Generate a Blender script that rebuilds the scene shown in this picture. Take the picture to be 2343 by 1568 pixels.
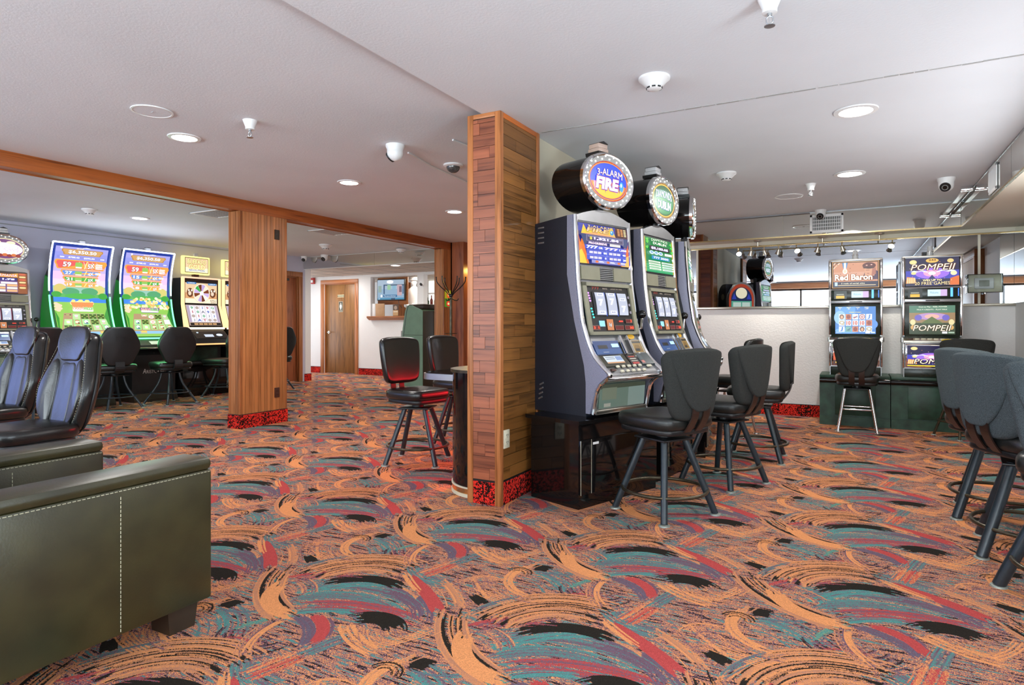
import bpy, bmesh, math, random
import mathutils
from mathutils import Vector, Matrix
random.seed(7)
PI = math.pi
SC = bpy.context.scene
COL = SC.collection
for _o in list(bpy.data.objects):
    bpy.data.objects.remove(_o, do_unlink=True)

# ------------------------------------------------------------------ camera
# world axes follow the room: +y runs along the oak beam, +x towards the right-hand wall
CAM_H = 1.15
YAW = math.radians(28.4)
CA, SA = math.cos(YAW), math.sin(YAW)
cam_d = bpy.data.cameras.new('camera')
cam = bpy.data.objects.new('camera', cam_d)
COL.objects.link(cam)
cam.location = (0, 0, CAM_H)
cam.rotation_euler = (PI / 2, 0, YAW)
cam_d.sensor_fit = 'HORIZONTAL'
cam_d.sensor_width = 36.0
cam_d.lens = 36.0 * 1440.0 / 2343.0
cam_d.shift_y = -(784.0 - 745.0) / 2343.0
cam_d.clip_start = 0.02
cam_d.clip_end = 200
SC.camera = cam
SC.view_settings.view_transform = 'Standard'
SC.view_settings.look = 'None'
SC.view_settings.gamma = 1
SC.view_settings.use_curve_mapping = False
SC.view_settings.exposure = 0.52

# ------------------------------------------------------------------ world: overcast daylight
wd = bpy.data.worlds.new('daylight')
SC.world = wd
wd.use_nodes = True
_bg = wd.node_tree.nodes['Background']
_bg.inputs[0].default_value = (0.80, 0.90, 1.0, 1)
_bg.inputs[1].default_value = 2.5

def light(name, kind, loc, energy, color=(1, 1, 1), size=1.0, size_y=None, rot=(0, 0, 0), spot=None, blend=0.5):
    d = bpy.data.lights.new(name, kind)
    d.energy = energy
    d.color = color
    if kind == 'AREA':
        d.size = size
        if size_y:
            d.shape = 'RECTANGLE'
            d.size_y = size_y
    elif kind in ('POINT', 'SPOT'):
        d.shadow_soft_size = size
    if kind == 'SPOT':
        d.spot_size = spot
        d.spot_blend = blend
    o = bpy.data.objects.new(name, d)
    COL.objects.link(o)
    o.location = loc
    o.rotation_euler = rot
    return o

# daylight through the shop windows behind and beside the photographer: sky light falling in and sunlit paving bouncing it up
for wx, ww in ((-0.5, 3.6), (-6.0, 5.0)):
    light('window_skylight', 'AREA', (wx, -4.3, 1.60), 22 * ww, (0.85, 0.95, 1.0), ww, 1.4, (-math.radians(90), 0, PI))
    light('window_paving_bounce', 'AREA', (wx, -4.9, 0.55), 128 * ww, (0.76, 0.92, 1.0), ww * 1.1, 1.2, (-math.radians(128), 0, PI))
for wy in (-2.6, 0.6):
    light('side_window_skylight', 'AREA', (1.9, wy, 1.55), 30, (0.85, 0.95, 1.0), 2.2, 1.3, (0, math.radians(90), 0))
    light('side_window_paving_bounce', 'AREA', (2.3, wy, 0.6), 150, (0.76, 0.92, 1.0), 2.4, 1.2, (0, math.radians(128), 0))

def cw(X, d):
    """camera-frame ground position (right, forward) -> room position"""
    return (X * CA - d * SA, X * SA + d * CA)

def cdir(X, d):
    return cw(X, d)

# ------------------------------------------------------------------ materials
MATS = {}
def _lin(c):
    return tuple((x / 12.92 if x <= 0.04045 else ((x + 0.055) / 1.055) ** 2.4) for x in c)
def hx(s):
    """sRGB hex -> linear rgb"""
    return _lin(tuple(int(s[i:i + 2], 16) / 255 for i in (0, 2, 4)))

def new_mat(name):
    m = bpy.data.materials.new(name)
    m.use_nodes = True
    nt = m.node_tree
    return m, nt, nt.nodes['Principled BSDF']

def N(nt, typ, **kw):
    n = nt.nodes.new(typ)
    for k, v in kw.items():
        if k == 'inp':
            for kk, vv in v.items():
                n.inputs[kk].default_value = vv
        else:
            setattr(n, k, v)
    return n

def coords(nt, kind='Object', scale=(1, 1, 1), rnd=False):
    tc = N(nt, 'ShaderNodeTexCoord')
    mp = N(nt, 'ShaderNodeMapping', inp={'Scale': scale})
    nt.links.new(tc.outputs[kind], mp.inputs['Vector'])
    if rnd:
        oi = N(nt, 'ShaderNodeObjectInfo')
        mu = N(nt, 'ShaderNodeMath', operation='MULTIPLY', inp={1: 37.0})
        nt.links.new(oi.outputs['Random'], mu.inputs[0])
        nt.links.new(mu.outputs[0], mp.inputs['Location'])
    return mp.outputs['Vector']

def world_pos(nt, scale=(1, 1, 1)):
    g = N(nt, 'ShaderNodeNewGeometry')
    mp = N(nt, 'ShaderNodeMapping', inp={'Scale': scale})
    nt.links.new(g.outputs['Position'], mp.inputs['Vector'])
    return mp.outputs['Vector']

def ramp(nt, fac, stops):
    r = N(nt, 'ShaderNodeValToRGB')
    e = r.color_ramp.elements
    while len(e) < len(stops):
        e.new(0.5)
    for el, (p, c) in zip(e, stops):
        el.position = p
        el.color = (*c, 1) if len(c) == 3 else c
    nt.links.new(fac, r.inputs[0])
    return r.outputs[0]

def bump(nt, bsdf, height, strength=0.2, dist=0.01):
    b = N(nt, 'ShaderNodeBump', inp={'Strength': strength, 'Distance': dist})
    nt.links.new(height, b.inputs['Height'])
    nt.links.new(b.outputs[0], bsdf.inputs['Normal'])

def pmat(name, col, rough=0.5, metal=0.0, var=0.08, vscale=8.0, bmp=0.0, bscale=60.0, spec=0.5, coat=0.0, detail=3, bdist=0.004):
    """plain procedural material: base colour with a faint noise variation and optional relief"""
    if name in MATS:
        return MATS[name]
    m, nt, b = new_mat(name)
    v = coords(nt)
    n = N(nt, 'ShaderNodeTexNoise', inp={'Scale': vscale, 'Detail': detail})
    nt.links.new(v, n.inputs['Vector'])
    lo = tuple(max(0, c * (1 - var)) for c in col)
    hi = tuple(min(1, c * (1 + var)) for c in col)
    nt.links.new(ramp(nt, n.outputs[0], [(0.3, lo), (0.7, hi)]), b.inputs['Base Color'])
    b.inputs['Roughness'].default_value = rough
    b.inputs['Metallic'].default_value = metal
    b.inputs['Specular IOR Level'].default_value = spec
    b.inputs['Coat Weight'].default_value = coat
    if bmp:
        n2 = N(nt, 'ShaderNodeTexNoise', inp={'Scale': bscale, 'Detail': 4})
        nt.links.new(v, n2.inputs['Vector'])
        bump(nt, b, n2.outputs[0], bmp, bdist)
    MATS[name] = m
    return m

def emis(col, s=1.0):
    """backlit print or lamp: gives off light"""
    key = 'lit_%02x%02x%02x_%d' % (*[int(max(0, min(1, c)) * 255) for c in col], int(s * 100))
    if key in MATS:
        return MATS[key]
    m, nt, b = new_mat(key)
    b.inputs['Base Color'].default_value = (0.02, 0.02, 0.02, 1)
    b.inputs['Roughness'].default_value = 0.25
    b.inputs['Emission Color'].default_value = (*col, 1)
    b.inputs['Emission Strength'].default_value = s
    MATS[key] = m
    return m

def oak(name, base, dark, axis='z', rough=0.38, grain=1.0, rnd=True, coords_kind='Object', tint=0.18):
    """varnished oak: long grain lines along an axis, each board its own shade"""
    m, nt, b = new_mat(name)
    sc = {'z': (38 * grain, 38 * grain, 1.6), 'x': (1.6, 38 * grain, 38 * grain), 'y': (38 * grain, 1.6, 38 * grain)}[axis]
    v = world_pos(nt, sc)
    if rnd:
        oi = N(nt, 'ShaderNodeObjectInfo')
        cx = N(nt, 'ShaderNodeCombineXYZ')
        mu = N(nt, 'ShaderNodeMath', operation='MULTIPLY', inp={1: 53.0})
        nt.links.new(oi.outputs['Random'], mu.inputs[0])
        for k in range(3):
            nt.links.new(mu.outputs[0], cx.inputs[k])
        ad = N(nt, 'ShaderNodeVectorMath', operation='ADD')
        nt.links.new(v, ad.inputs[0]); nt.links.new(cx.outputs[0], ad.inputs[1])
        v = ad.outputs[0]
    n1 = N(nt, 'ShaderNodeTexNoise', inp={'Scale': 0.55, 'Detail': 4, 'Distortion': 1.1})
    n2 = N(nt, 'ShaderNodeTexNoise', inp={'Scale': 2.4, 'Detail': 2, 'Distortion': 0.3})
    nt.links.new(v, n1.inputs['Vector']); nt.links.new(v, n2.inputs['Vector'])
    mx = N(nt, 'ShaderNodeMath', operation='MULTIPLY_ADD', inp={1: 0.45})
    nt.links.new(n2.outputs[0], mx.inputs[0]); nt.links.new(n1.outputs[0], mx.inputs[2])
    c = ramp(nt, mx.outputs[0], [(0.50, dark), (0.62, tuple(0.5 * (p + q) for p, q in zip(base, dark))), (0.72, base), (0.95, tuple(min(1, 1.18 * p) for p in base))])
    if rnd:
        hs = N(nt, 'ShaderNodeHueSaturation')
        mr = N(nt, 'ShaderNodeMapRange', inp={'To Min': 1 - tint, 'To Max': 1 + tint})
        nt.links.new(oi.outputs['Random'], mr.inputs[0])
        nt.links.new(mr.outputs[0], hs.inputs['Value'])
        nt.links.new(c, hs.inputs['Color'])
        c = hs.outputs[0]
    nt.links.new(c, b.inputs['Base Color'])
    b.inputs['Roughness'].default_value = rough
    bump(nt, b, n2.outputs[0], 0.12, 0.002)
    MATS[name] = m
    return m

def plaster(name, col, bscale=90, bst=0.35, rough=0.75, var=0.03, dist=0.004):
    m, nt, b = new_mat(name)
    v = world_pos(nt)
    n = N(nt, 'ShaderNodeTexNoise', inp={'Scale': 1.3, 'Detail': 3})
    nt.links.new(v, n.inputs['Vector'])
    nt.links.new(ramp(nt, n.outputs[0], [(0.3, tuple(c * (1 - var) for c in col)), (0.7, tuple(min(1, c * (1 + var)) for c in col))]), b.inputs['Base Color'])
    b.inputs['Roughness'].default_value = rough
    b.inputs['Specular IOR Level'].default_value = 0.3
    n2 = N(nt, 'ShaderNodeTexNoise', inp={'Scale': bscale, 'Detail': 5, 'Roughness': 0.6})
    nt.links.new(v, n2.inputs['Vector'])
    bump(nt, b, n2.outputs[0], bst, dist)
    MATS[name] = m
    return m

def red_fleck(name):
    """red and black flecked carpet of the skirting"""
    m, nt, b = new_mat(name)
    v = world_pos(nt)
    n = N(nt, 'ShaderNodeTexNoise', inp={'Scale': 70, 'Detail': 2.5, 'Roughness': 0.55, 'Distortion': 0.6})
    nt.links.new(v, n.inputs['Vector'])
    n3 = N(nt, 'ShaderNodeTexNoise', inp={'Scale': 6, 'Detail': 1})
    nt.links.new(v, n3.inputs['Vector'])
    ad = N(nt, 'ShaderNodeMath', operation='MULTIPLY_ADD', inp={1: 0.25, 2: -0.125})
    nt.links.new(n3.outputs[0], ad.inputs[0])
    a2 = N(nt, 'ShaderNodeMath', operation='ADD')
    nt.links.new(n.outputs[0], a2.inputs[0]); nt.links.new(ad.outputs[0], a2.inputs[1])
    nt.links.new(ramp(nt, a2.outputs[0], [(0.46, (0.012, 0.008, 0.006)), (0.475, (0.25, 0.008, 0.008)), (0.52, (0.72, 0.028, 0.018)), (0.7, (0.8, 0.05, 0.03))]), b.inputs['Base Color'])
    b.inputs['Roughness'].default_value = 0.95
    b.inputs['Specular IOR Level'].default_value = 0.1
    bump(nt, b, n.outputs[0], 0.4, 0.004)
    MATS[name] = m
    return m

M_CEIL = plaster('white_textured_ceiling_paint', (0.76, 0.79, 0.83), 70, 0.3)
M_WHITE = plaster('white_textured_wall_paint', (0.82, 0.81, 0.80), 45, 0.6, dist=0.006)
M_LAVTINT = plaster('wall_paint_screen_light_tint', (0.54, 0.53, 0.63), 80, 0.12)  # purple screen light and shade put into the wall's base colour
M_BEIGE = plaster('beige_wall_paint', (0.62, 0.57, 0.44), 60, 0.1)
M_CREAM = plaster('cream_soffit_paint', (0.80, 0.76, 0.64), 50, 0.1)
M_OAKV = oak('oak_board_upright', hx('b07140'), hx('8a542a'), 'z', tint=0.16)
M_OAKTRIM = oak('oak_trim_upright', hx('a8693c'), hx('784420'), 'z')
M_OAKY = oak('oak_beam', hx('b05f26'), hx('7a3c16'), 'y')
M_OAKX = oak('oak_trim_across', hx('a8693c'), hx('784420'), 'x')
M_PLKX = oak('red_oak_plank', hx('945236'), hx('66301e'), 'x', tint=0.2)
M_PLKY = oak('brown_oak_plank', hx('845628'), hx('543312'), 'y', tint=0.25)
M_DOOR = oak('oak_door_veneer', hx('8c6032'), hx('66431f'), 'z', tint=0.05, grain=0.6)
M_REDDOOR = oak('reddish_door_veneer', hx('9c5a38'), hx('703820'), 'z', tint=0.05, grain=0.5)
M_FLECK = red_fleck('red_black_fleck_carpet')
M_CHROME = pmat('polished_chrome', (0.82, 0.82, 0.83), 0.08, 1.0, 0.03)
M_STEEL = pmat('brushed_silver_paint', (0.42, 0.43, 0.45), 0.32, 0.85, 0.06)
M_SILVER = pmat('silver_flecked_plastic', (0.24, 0.24, 0.32), 0.45, 0.3, 0.25, 260)
M_BLACK = pmat('black_satin_plastic', (0.012, 0.012, 0.013), 0.35, 0, 0.2)
M_NAVY = pmat('dark_navy_cabinet_paint', (0.011, 0.013, 0.022), 0.42, 0, 0.15, 120, 0.15, 300)
M_GLOSSBLK = pmat('black_gloss_laminate', (0.006, 0.005, 0.005), 0.07, 0, 0.2, 5)
M_DARKGREEN = pmat('dark_green_stained_wood', (0.018, 0.056, 0.033), 0.42, 0, 0.5, 9, 0.1, 40)
M_GREENPLATE = pmat('blackish_green_machine_paint', (0.012, 0.020, 0.012), 0.25, 0, 0.2)
M_OLIVE = pmat('olive_grey_plastic', (0.23, 0.22, 0.15), 0.5, 0, 0.08)
M_WHITEPL = pmat('white_plastic', (0.82, 0.82, 0.82), 0.35, 0, 0.03)
M_GREYPL = pmat('grey_plastic', (0.35, 0.35, 0.34), 0.5, 0, 0.05)
M_IVORY = pmat('ivory_plastic', (0.70, 0.66, 0.50), 0.4, 0, 0.03)
M_BROWNPL = pmat('brown_plastic', (0.06, 0.02, 0.012), 0.35, 0, 0.1)
M_STRAP = pmat('dark_brown_enamel', (0.030, 0.014, 0.010), 0.35, 0, 0.15)
M_BRASS = pmat('brass', (0.72, 0.55, 0.28), 0.22, 1.0, 0.08)
M_SATNICK = pmat('satin_nickel', (0.62, 0.58, 0.50), 0.28, 1.0, 0.05)
M_LEATHER = pmat('black_vinyl', (0.010, 0.011, 0.010), 0.34, 0, 0.25, 14, 0.18, 160, spec=0.6)
M_LEATHERG = pmat('glossy_black_vinyl', (0.010, 0.010, 0.010), 0.26, 0, 0.25, 14, 0.14, 120, spec=0.6)
M_OLEATH = pmat('olive_brown_leather', (0.032, 0.029, 0.010), 0.36, 0, 0.35, 7, 0.12, 140, spec=0.6)
M_FABRIC = pmat('charcoal_seat_fabric', (0.033, 0.035, 0.033), 0.9, 0, 0.5, 420, 0.5, 500, spec=0.2)
M_FABRICB = pmat('blue_grey_seat_fabric', (0.075, 0.094, 0.102), 0.95, 0, 0.55, 420, 0.5, 500, spec=0.15)
M_TUBE = pmat('black_enamelled_tube', (0.017, 0.028, 0.036), 0.3, 0, 0.25, 30, 0.05, 200, spec=0.6)  # blue light falling on the black legs is mixed into this colour
M_BRONZE = pmat('worn_dark_bronze_tube', (0.085, 0.070, 0.045), 0.3, 0.7, 0.3, 25)
M_STITCH = pmat('pale_thread', (0.42, 0.40, 0.28), 0.8)
M_RUBBER = pmat('grey_floor_glide', (0.30, 0.33, 0.29), 0.4, 0.3)
M_KIOSK = pmat('sage_green_cabinet_paint', (0.19, 0.32, 0.235), 0.5, 0, 0.06)
M_DKBROWN = pmat('dark_brown_panel', (0.030, 0.018, 0.010), 0.45, 0, 0.2)
M_TILEC = plaster('beige_ceiling_tile', (0.56, 0.50, 0.43), 160, 0.4)
M_GLASSY = pmat('frosted_amber_lens', (0.55, 0.40, 0.33), 0.15, 0, 0.05, coat=0.5)
M_CLEARLENS = pmat('frosted_clear_lens', (0.62, 0.62, 0.63), 0.15, 0, 0.05, coat=0.5)

def mirror_mat(name, tint, rough):
    m, nt, b = new_mat(name)
    v = coords(nt)
    n = N(nt, 'ShaderNodeTexNoise', inp={'Scale': 1.1, 'Detail': 1})
    nt.links.new(v, n.inputs['Vector'])
    nt.links.new(ramp(nt, n.outputs[0], [(0.3, tuple(c * 0.98 for c in tint)), (0.7, tint)]), b.inputs['Base Color'])
    b.inputs['Metallic'].default_value = 1.0
    b.inputs['Roughness'].default_value = rough
    MATS[name] = m
    return m
M_MIRROR = mirror_mat('wall_mirror_glass', (0.50, 0.53, 0.58), 0.003)
M_MIRROR2 = mirror_mat('soffit_mirror_glass', (0.76, 0.77, 0.73), 0.02)

def glass_mat(name, col=(0.9, 0.95, 0.95), rough=0.02):
    m, nt, b = new_mat(name)
    b.inputs['Base Color'].default_value = (*col, 1)
    b.inputs['Transmission Weight'].default_value = 1
    b.inputs['Roughness'].default_value = rough
    b.inputs['IOR'].default_value = 1.25
    MATS[name] = m
    return m
M_CLEAR = glass_mat('clear_acrylic')

# ------------------------------------------------------------------ mesh helpers
class MB:
    """collects shapes with per-face material slots and links them as ONE mesh object"""
    def __init__(s):
        s.v = []; s.f = []; s.mi = []; s.mats = []; s.sm = []
    def slot(s, m):
        if m not in s.mats:
            s.mats.append(m)
        return s.mats.index(m)
    def add(s, vs, fs, m, smooth=False, M=None):
        b = len(s.v)
        s.v += [tuple((M @ Vector(p)) if M is not None else p) for p in vs]
        k = s.slot(m)
        for f in fs:
            s.f.append(tuple(b + i for i in f)); s.mi.append(k); s.sm.append(smooth)
        return s
    def box(s, x0, x1, y0, y1, z0, z1, m, M=None):
        vs = [(x, y, z) for z in (z0, z1) for y in (y0, y1) for x in (x0, x1)]
        fs = [(0, 2, 3, 1), (4, 5, 7, 6), (0, 1, 5, 4), (2, 6, 7, 3), (0, 4, 6, 2), (1, 3, 7, 5)]
        return s.add(vs, fs, m, False, M)
    def bbox(s, x0, x1, y0, y1, z0, z1, m, r=0.01, M=None):
        """box with chamfered edges"""
        r = min(r, (x1 - x0) / 2.01, (y1 - y0) / 2.01, (z1 - z0) / 2.01)
        bm = bmesh.new()
        bmesh.ops.create_cube(bm, size=1)
        for v in bm.verts:
            v.co = ((x0 + x1) / 2 + v.co.x * (x1 - x0), (y0 + y1) / 2 + v.co.y * (y1 - y0), (z0 + z1) / 2 + v.co.z * (z1 - z0))
        bmesh.ops.bevel(bm, geom=bm.edges[:], offset=r, segments=2, profile=0.5, affect='EDGES', clamp_overlap=True)
        bm.verts.ensure_lookup_table()
        vs = [v.co.to_tuple() for v in bm.verts]
        fs = [tuple(v.index for v in f.verts) for f in bm.faces]
        bm.free()
        return s.add(vs, fs, m, True, M)
    def prism(s, poly, a0, a1, m, axis='x', M=None, smooth=False):
        """polygon extruded between a0 and a1 along an axis; the polygon lies in the other two axes (in order)"""
        n = len(poly)
        def P(p, a):
            return {'x': (a, p[0], p[1]), 'y': (p[0], a, p[1]), 'z': (p[0], p[1], a)}[axis]
        vs = [P(p, a0) for p in poly] + [P(p, a1) for p in poly]
        fs = [(i, (i + 1) % n, n + (i + 1) % n, n + i) for i in range(n)]
        s.add(vs, fs, m, smooth, M)
        return s.add(vs, [tuple(range(n)), tuple(range(2 * n - 1, n - 1, -1))], m, False, M)
    def tube(s, pts, r, m, n=10, cap=True, M=None, closed=False):
        pts = [Vector(p) for p in pts]
        rs = r if isinstance(r, (list, tuple)) else [r] * len(pts)
        vs = []; fs = []
        prev = None
        L = len(pts)
        for i, p in enumerate(pts):
            if closed:
                t = pts[(i + 1) % L] - pts[i - 1]
            else:
                t = pts[min(i + 1, L - 1)] - pts[max(i - 1, 0)]
            t.normalize()
            if prev is None:
                a = Vector((0, 0, 1)) if abs(t.z) < 0.9 else Vector((1, 0, 0))
                u = t.cross(a).normalized()
            else:
                u = (prev - t * prev.dot(t)).normalized()
            prev = u
            w = t.cross(u)
            for k in range(n):
                an = 2 * PI * k / n
                vs.append(tuple(p + (u * math.cos(an) + w * math.sin(an)) * rs[i]))
        R = L if closed else L - 1
        for i in range(R):
            j = (i + 1) % L
            for k in range(n):
                fs.append((i * n + k, i * n + (k + 1) % n, j * n + (k + 1) % n, j * n + k))
        if cap and not closed:
            fs.append(tuple(range(n - 1, -1, -1)))
            fs.append(tuple((L - 1) * n + k for k in range(n)))
        return s.add(vs, fs, m, True, M)
    def lathe(s, prof, m, n=24, M=None, sx=1, sy=1):
        """profile [(r, z)...] turned about z"""
        vs = []; fs = []
        for (r, z) in prof:
            for k in range(n):
                a = 2 * PI * k / n
                vs.append((r * sx * math.cos(a), r * sy * math.sin(a), z))
        for i in range(len(prof) - 1):
            for k in range(n):
                fs.append((i * n + k, i * n + (k + 1) % n, (i + 1) * n + (k + 1) % n, (i + 1) * n + k))
        if prof[0][0] > 1e-4:
            fs.append(tuple(range(n - 1, -1, -1)))
        if prof[-1][0] > 1e-4:
            fs.append(tuple((len(prof) - 1) * n + k for k in range(n)))
        return s.add(vs, fs, m, True, M)
    def sphere(s, c, r, m, n=14, M=None, sc=(1, 1, 1)):
        vs = []; fs = []
        h = n // 2
        for i in range(h + 1):
            th = PI * i / h
            for k in range(n):
                a = 2 * PI * k / n
                vs.append((c[0] + r * sc[0] * math.sin(th) * math.cos(a), c[1] + r * sc[1] * math.sin(th) * math.sin(a), c[2] + r * sc[2] * math.cos(th)))
        for i in range(h):
            for k in range(n):
                fs.append((i * n + k, (i + 1) * n + k, (i + 1) * n + (k + 1) % n, i * n + (k + 1) % n))
        return s.add(vs, fs, m, True, M)
    def build(s, name, parent=None, loc=None, rot=None, kind=None, label=None):
        me = bpy.data.meshes.new(name)
        me.from_pydata(s.v, [], s.f)
        for m in s.mats:
            me.materials.append(m)
        me.polygons.foreach_set('material_index', s.mi)
        me.polygons.foreach_set('use_smooth', s.sm)
        me.update()
        bm = bmesh.new(); bm.from_mesh(me)
        bmesh.ops.remove_doubles(bm, verts=bm.verts, dist=1e-6)
        bmesh.ops.recalc_face_normals(bm, faces=bm.faces)
        bm.to_mesh(me); bm.free()
        if any(s.sm):
            try:
                me.set_sharp_from_angle(angle=math.radians(42))
            except Exception:
                pass
        o = bpy.data.objects.new(name, me)
        COL.objects.link(o)
        if parent: o.parent = parent
        if loc: o.location = loc
        if rot is not None: o.rotation_euler = rot if not isinstance(rot, (int, float)) else (0, 0, rot)
        if kind: o['kind'] = kind
        if label: o['label'] = label
        return o

def Mt(loc=(0, 0, 0), rz=0.0, rx=0.0, ry=0.0, sc=None):
    m = Matrix.Translation(loc) @ Matrix.Rotation(rz, 4, 'Z') @ Matrix.Rotation(ry, 4, 'Y') @ Matrix.Rotation(rx, 4, 'X')
    if sc: m = m @ Matrix.Diagonal((*sc, 1))
    return m

def tag(o, label, cat, group=None):
    o['label'] = label; o['category'] = cat
    if group: o['group'] = group
    return o

def thing(name, label, cat, loc=(0, 0, 0), rz=0.0, group=None):
    o = bpy.data.objects.new(name, None)
    o.empty_display_size = 0.1
    COL.objects.link(o)
    o.location = loc; o.rotation_euler = (0, 0, rz)
    return tag(o, label, cat, group)

KIDS = {}
def dup(root, loc, rz, label, group=None):
    kids = [c for c in bpy.data.objects if c.parent == root]
    r = root.copy(); COL.objects.link(r)
    r.location = loc; r.rotation_euler = (0, 0, rz); r['label'] = label
    if group: r['group'] = group
    for ch in kids:
        gk = [g for g in bpy.data.objects if g.parent == ch]
        c = ch.copy(); COL.objects.link(c); c.parent = r
        for g in gk:
            d = g.copy(); COL.objects.link(d); d.parent = c
    return r

TXT = {}
def text_geo(s, size=1.0, bold=0.0, shear=0.0, spacing=1.0):
    """glyph outlines of the built-in font as flat mesh data centred on the origin: (verts, faces, width)"""
    key = (s, bold, shear, spacing)
    if key not in TXT:
        cu = bpy.data.curves.new('t', 'FONT')
        cu.body = s; cu.size = 1.0; cu.align_x = 'CENTER'; cu.align_y = 'CENTER'
        cu.offset = bold; cu.shear = shear; cu.space_character = spacing; cu.resolution_u = 2
        ob = bpy.data.objects.new('t', cu)
        COL.objects.link(ob)
        dg = bpy.context.evaluated_depsgraph_get()
        me = bpy.data.meshes.new_from_object(ob.evaluated_get(dg))
        vs = [(v.co.x, v.co.y) for v in me.vertices]
        fs = [tuple(p.vertices) for p in me.polygons]
        bpy.data.objects.remove(ob, do_unlink=True)
        bpy.data.curves.remove(cu); bpy.data.meshes.remove(me)
        xs = [v[0] for v in vs] or [0]; ys = [v[1] for v in vs] or [0]
        cx, cy = (min(xs) + max(xs)) / 2, (min(ys) + max(ys)) / 2
        vs = [(a - cx, b - cy) for a, b in vs]
        TXT[key] = (vs, fs, max(xs) - min(xs), max(ys) - min(ys))
    return TXT[key]

class Art(MB):
    """flat print: shapes in (u, v) stacked in thin layers, mapped onto a surface by fn(u, v, lift)"""
    def __init__(s, fn, e=1.0, step=0.0004, lit=True):
        super().__init__()
        s.fn = fn; s.e = e; s.step = step; s.k = 1; s.lit = lit
    def mat(s, col, e=None):
        if isinstance(col, bpy.types.Material):
            return col
        c = hx(col) if isinstance(col, str) else col
        if s.lit:
            return emis(c, .78 * (s.e if e is None else e))
        return pmat('print_%02x%02x%02x' % tuple(int(255 * x) for x in c), c, 0.5, 0, 0.02)
    def shape(s, pts, faces, col, e=None):
        vs = [s.fn(u, v, s.k * s.step) for u, v in pts]
        s.add(vs, faces, s.mat(col, e)); s.k += 1
        return s
    def poly(s, pts, col, e=None):
        return s.shape(pts, [tuple(range(len(pts)))], col, e)
    def rect(s, u0, v0, u1, v1, col, e=None, nv=1):
        pts = []
        for i in range(nv + 1):
            v = v0 + (v1 - v0) * i / nv
            pts += [(u0, v), (u1, v)]
        return s.shape(pts, [(2 * i, 2 * i + 1, 2 * i + 3, 2 * i + 2) for i in range(nv)], col, e)
    def ell(s, u, v, a, b, col, e=None, n=28, a0=0, a1=2 * PI):
        pts = [(u, v)] + [(u + a * math.cos(a0 + (a1 - a0) * k / n), v + b * math.sin(a0 + (a1 - a0) * k / n)) for k in range(n + 1)]
        return s.shape(pts, [(0, k, k + 1) for k in range(1, n + 1)], col, e)
    def pill(s, u0, v0, u1, v1, col, e=None, r=None, skew=0.0):
        """rounded bar, optionally narrower at the bottom"""
        h = v1 - v0; r = min(h / 2, r or h * 0.35)
        pts = []
        for (cu, cv, st) in ((u1 - r, v1 - r, 0), (u0 + r, v1 - r, PI / 2), (u0 + r + skew, v0 + r, PI), (u1 - r - skew, v0 + r, 1.5 * PI)):
            for k in range(5):
                a = st + PI / 2 * k / 4
                pts.append((cu + r * math.cos(a), cv + r * math.sin(a)))
        return s.poly(pts, col, e)
    def text(s, t, u, v, h, col, e=None, bold=0.0, shear=0.0, w=None, spacing=1.0, arch=0.0, rot=0.0):
        """h: glyph height; w: squeeze to this width"""
        if 'M' in t or 'm' in t: bold = 0.0      # the font's M folds over when emboldened
        vs, fs, tw, th = text_geo(t, 1.0, bold, shear, spacing)
        k = h / th if th else 1
        kx = (w / tw) if w else k
        pts = []
        for a, b in vs:
            x, y = a * kx, b * k
            y += arch * (1 - (2 * x / (tw * kx)) ** 2) if arch else 0
            pts.append((u + x * math.cos(rot) - y * math.sin(rot), v + x * math.sin(rot) + y * math.cos(rot)))
        return s.shape(pts, fs, col, e)
    def otext(s, t, u, v, h, col, ocol, e=None, bold=0.0, ob=0.04, **kw):
        """outlined lettering"""
        d = h * .055
        for du, dv in ((-d, -d), (d, -d), (-d, d), (d, d), (0, -1.5 * d)):
            s.text(t, u + du * kw.pop('ox', 1) if 'ox' in kw else u + du, v + dv, h, ocol, None, bold=bold, **kw); s.k -= 1
        s.k += 1
        return s.text(t, u, v, h, col, e, bold=bold, **kw)
    def frame(s, u0, v0, u1, v1, t, col, e=None):
        for r in ((u0, v0, u1, v0 + t), (u0, v1 - t, u1, v1), (u0, v0, u0 + t, v1), (u1 - t, v0, u1, v1)):
            s.rect(*r, col, e); s.k -= 1
        s.k += 1
        return s

# ------------------------------------------------------------------ carpet: woven brush-stroke pattern, one repeat is 0.97 x 0.955 m
LX, LY, OX, OY = 0.97, 0.955, -1.745, 2.70
CARPET = {'or': hx('eb9c66'), 'te': hx('5a938e'), 'rd': hx('c2504e'), 'pu': hx('7c5c6a'), 'bk': hx('2e2924'), 'gr': hx('7a9a7c'), 'gy': hx('6c6474'), 'op': hx('c08468')}
for _k in CARPET: CARPET[_k] = tuple(0.86 * q for q in CARPET[_k])
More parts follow.
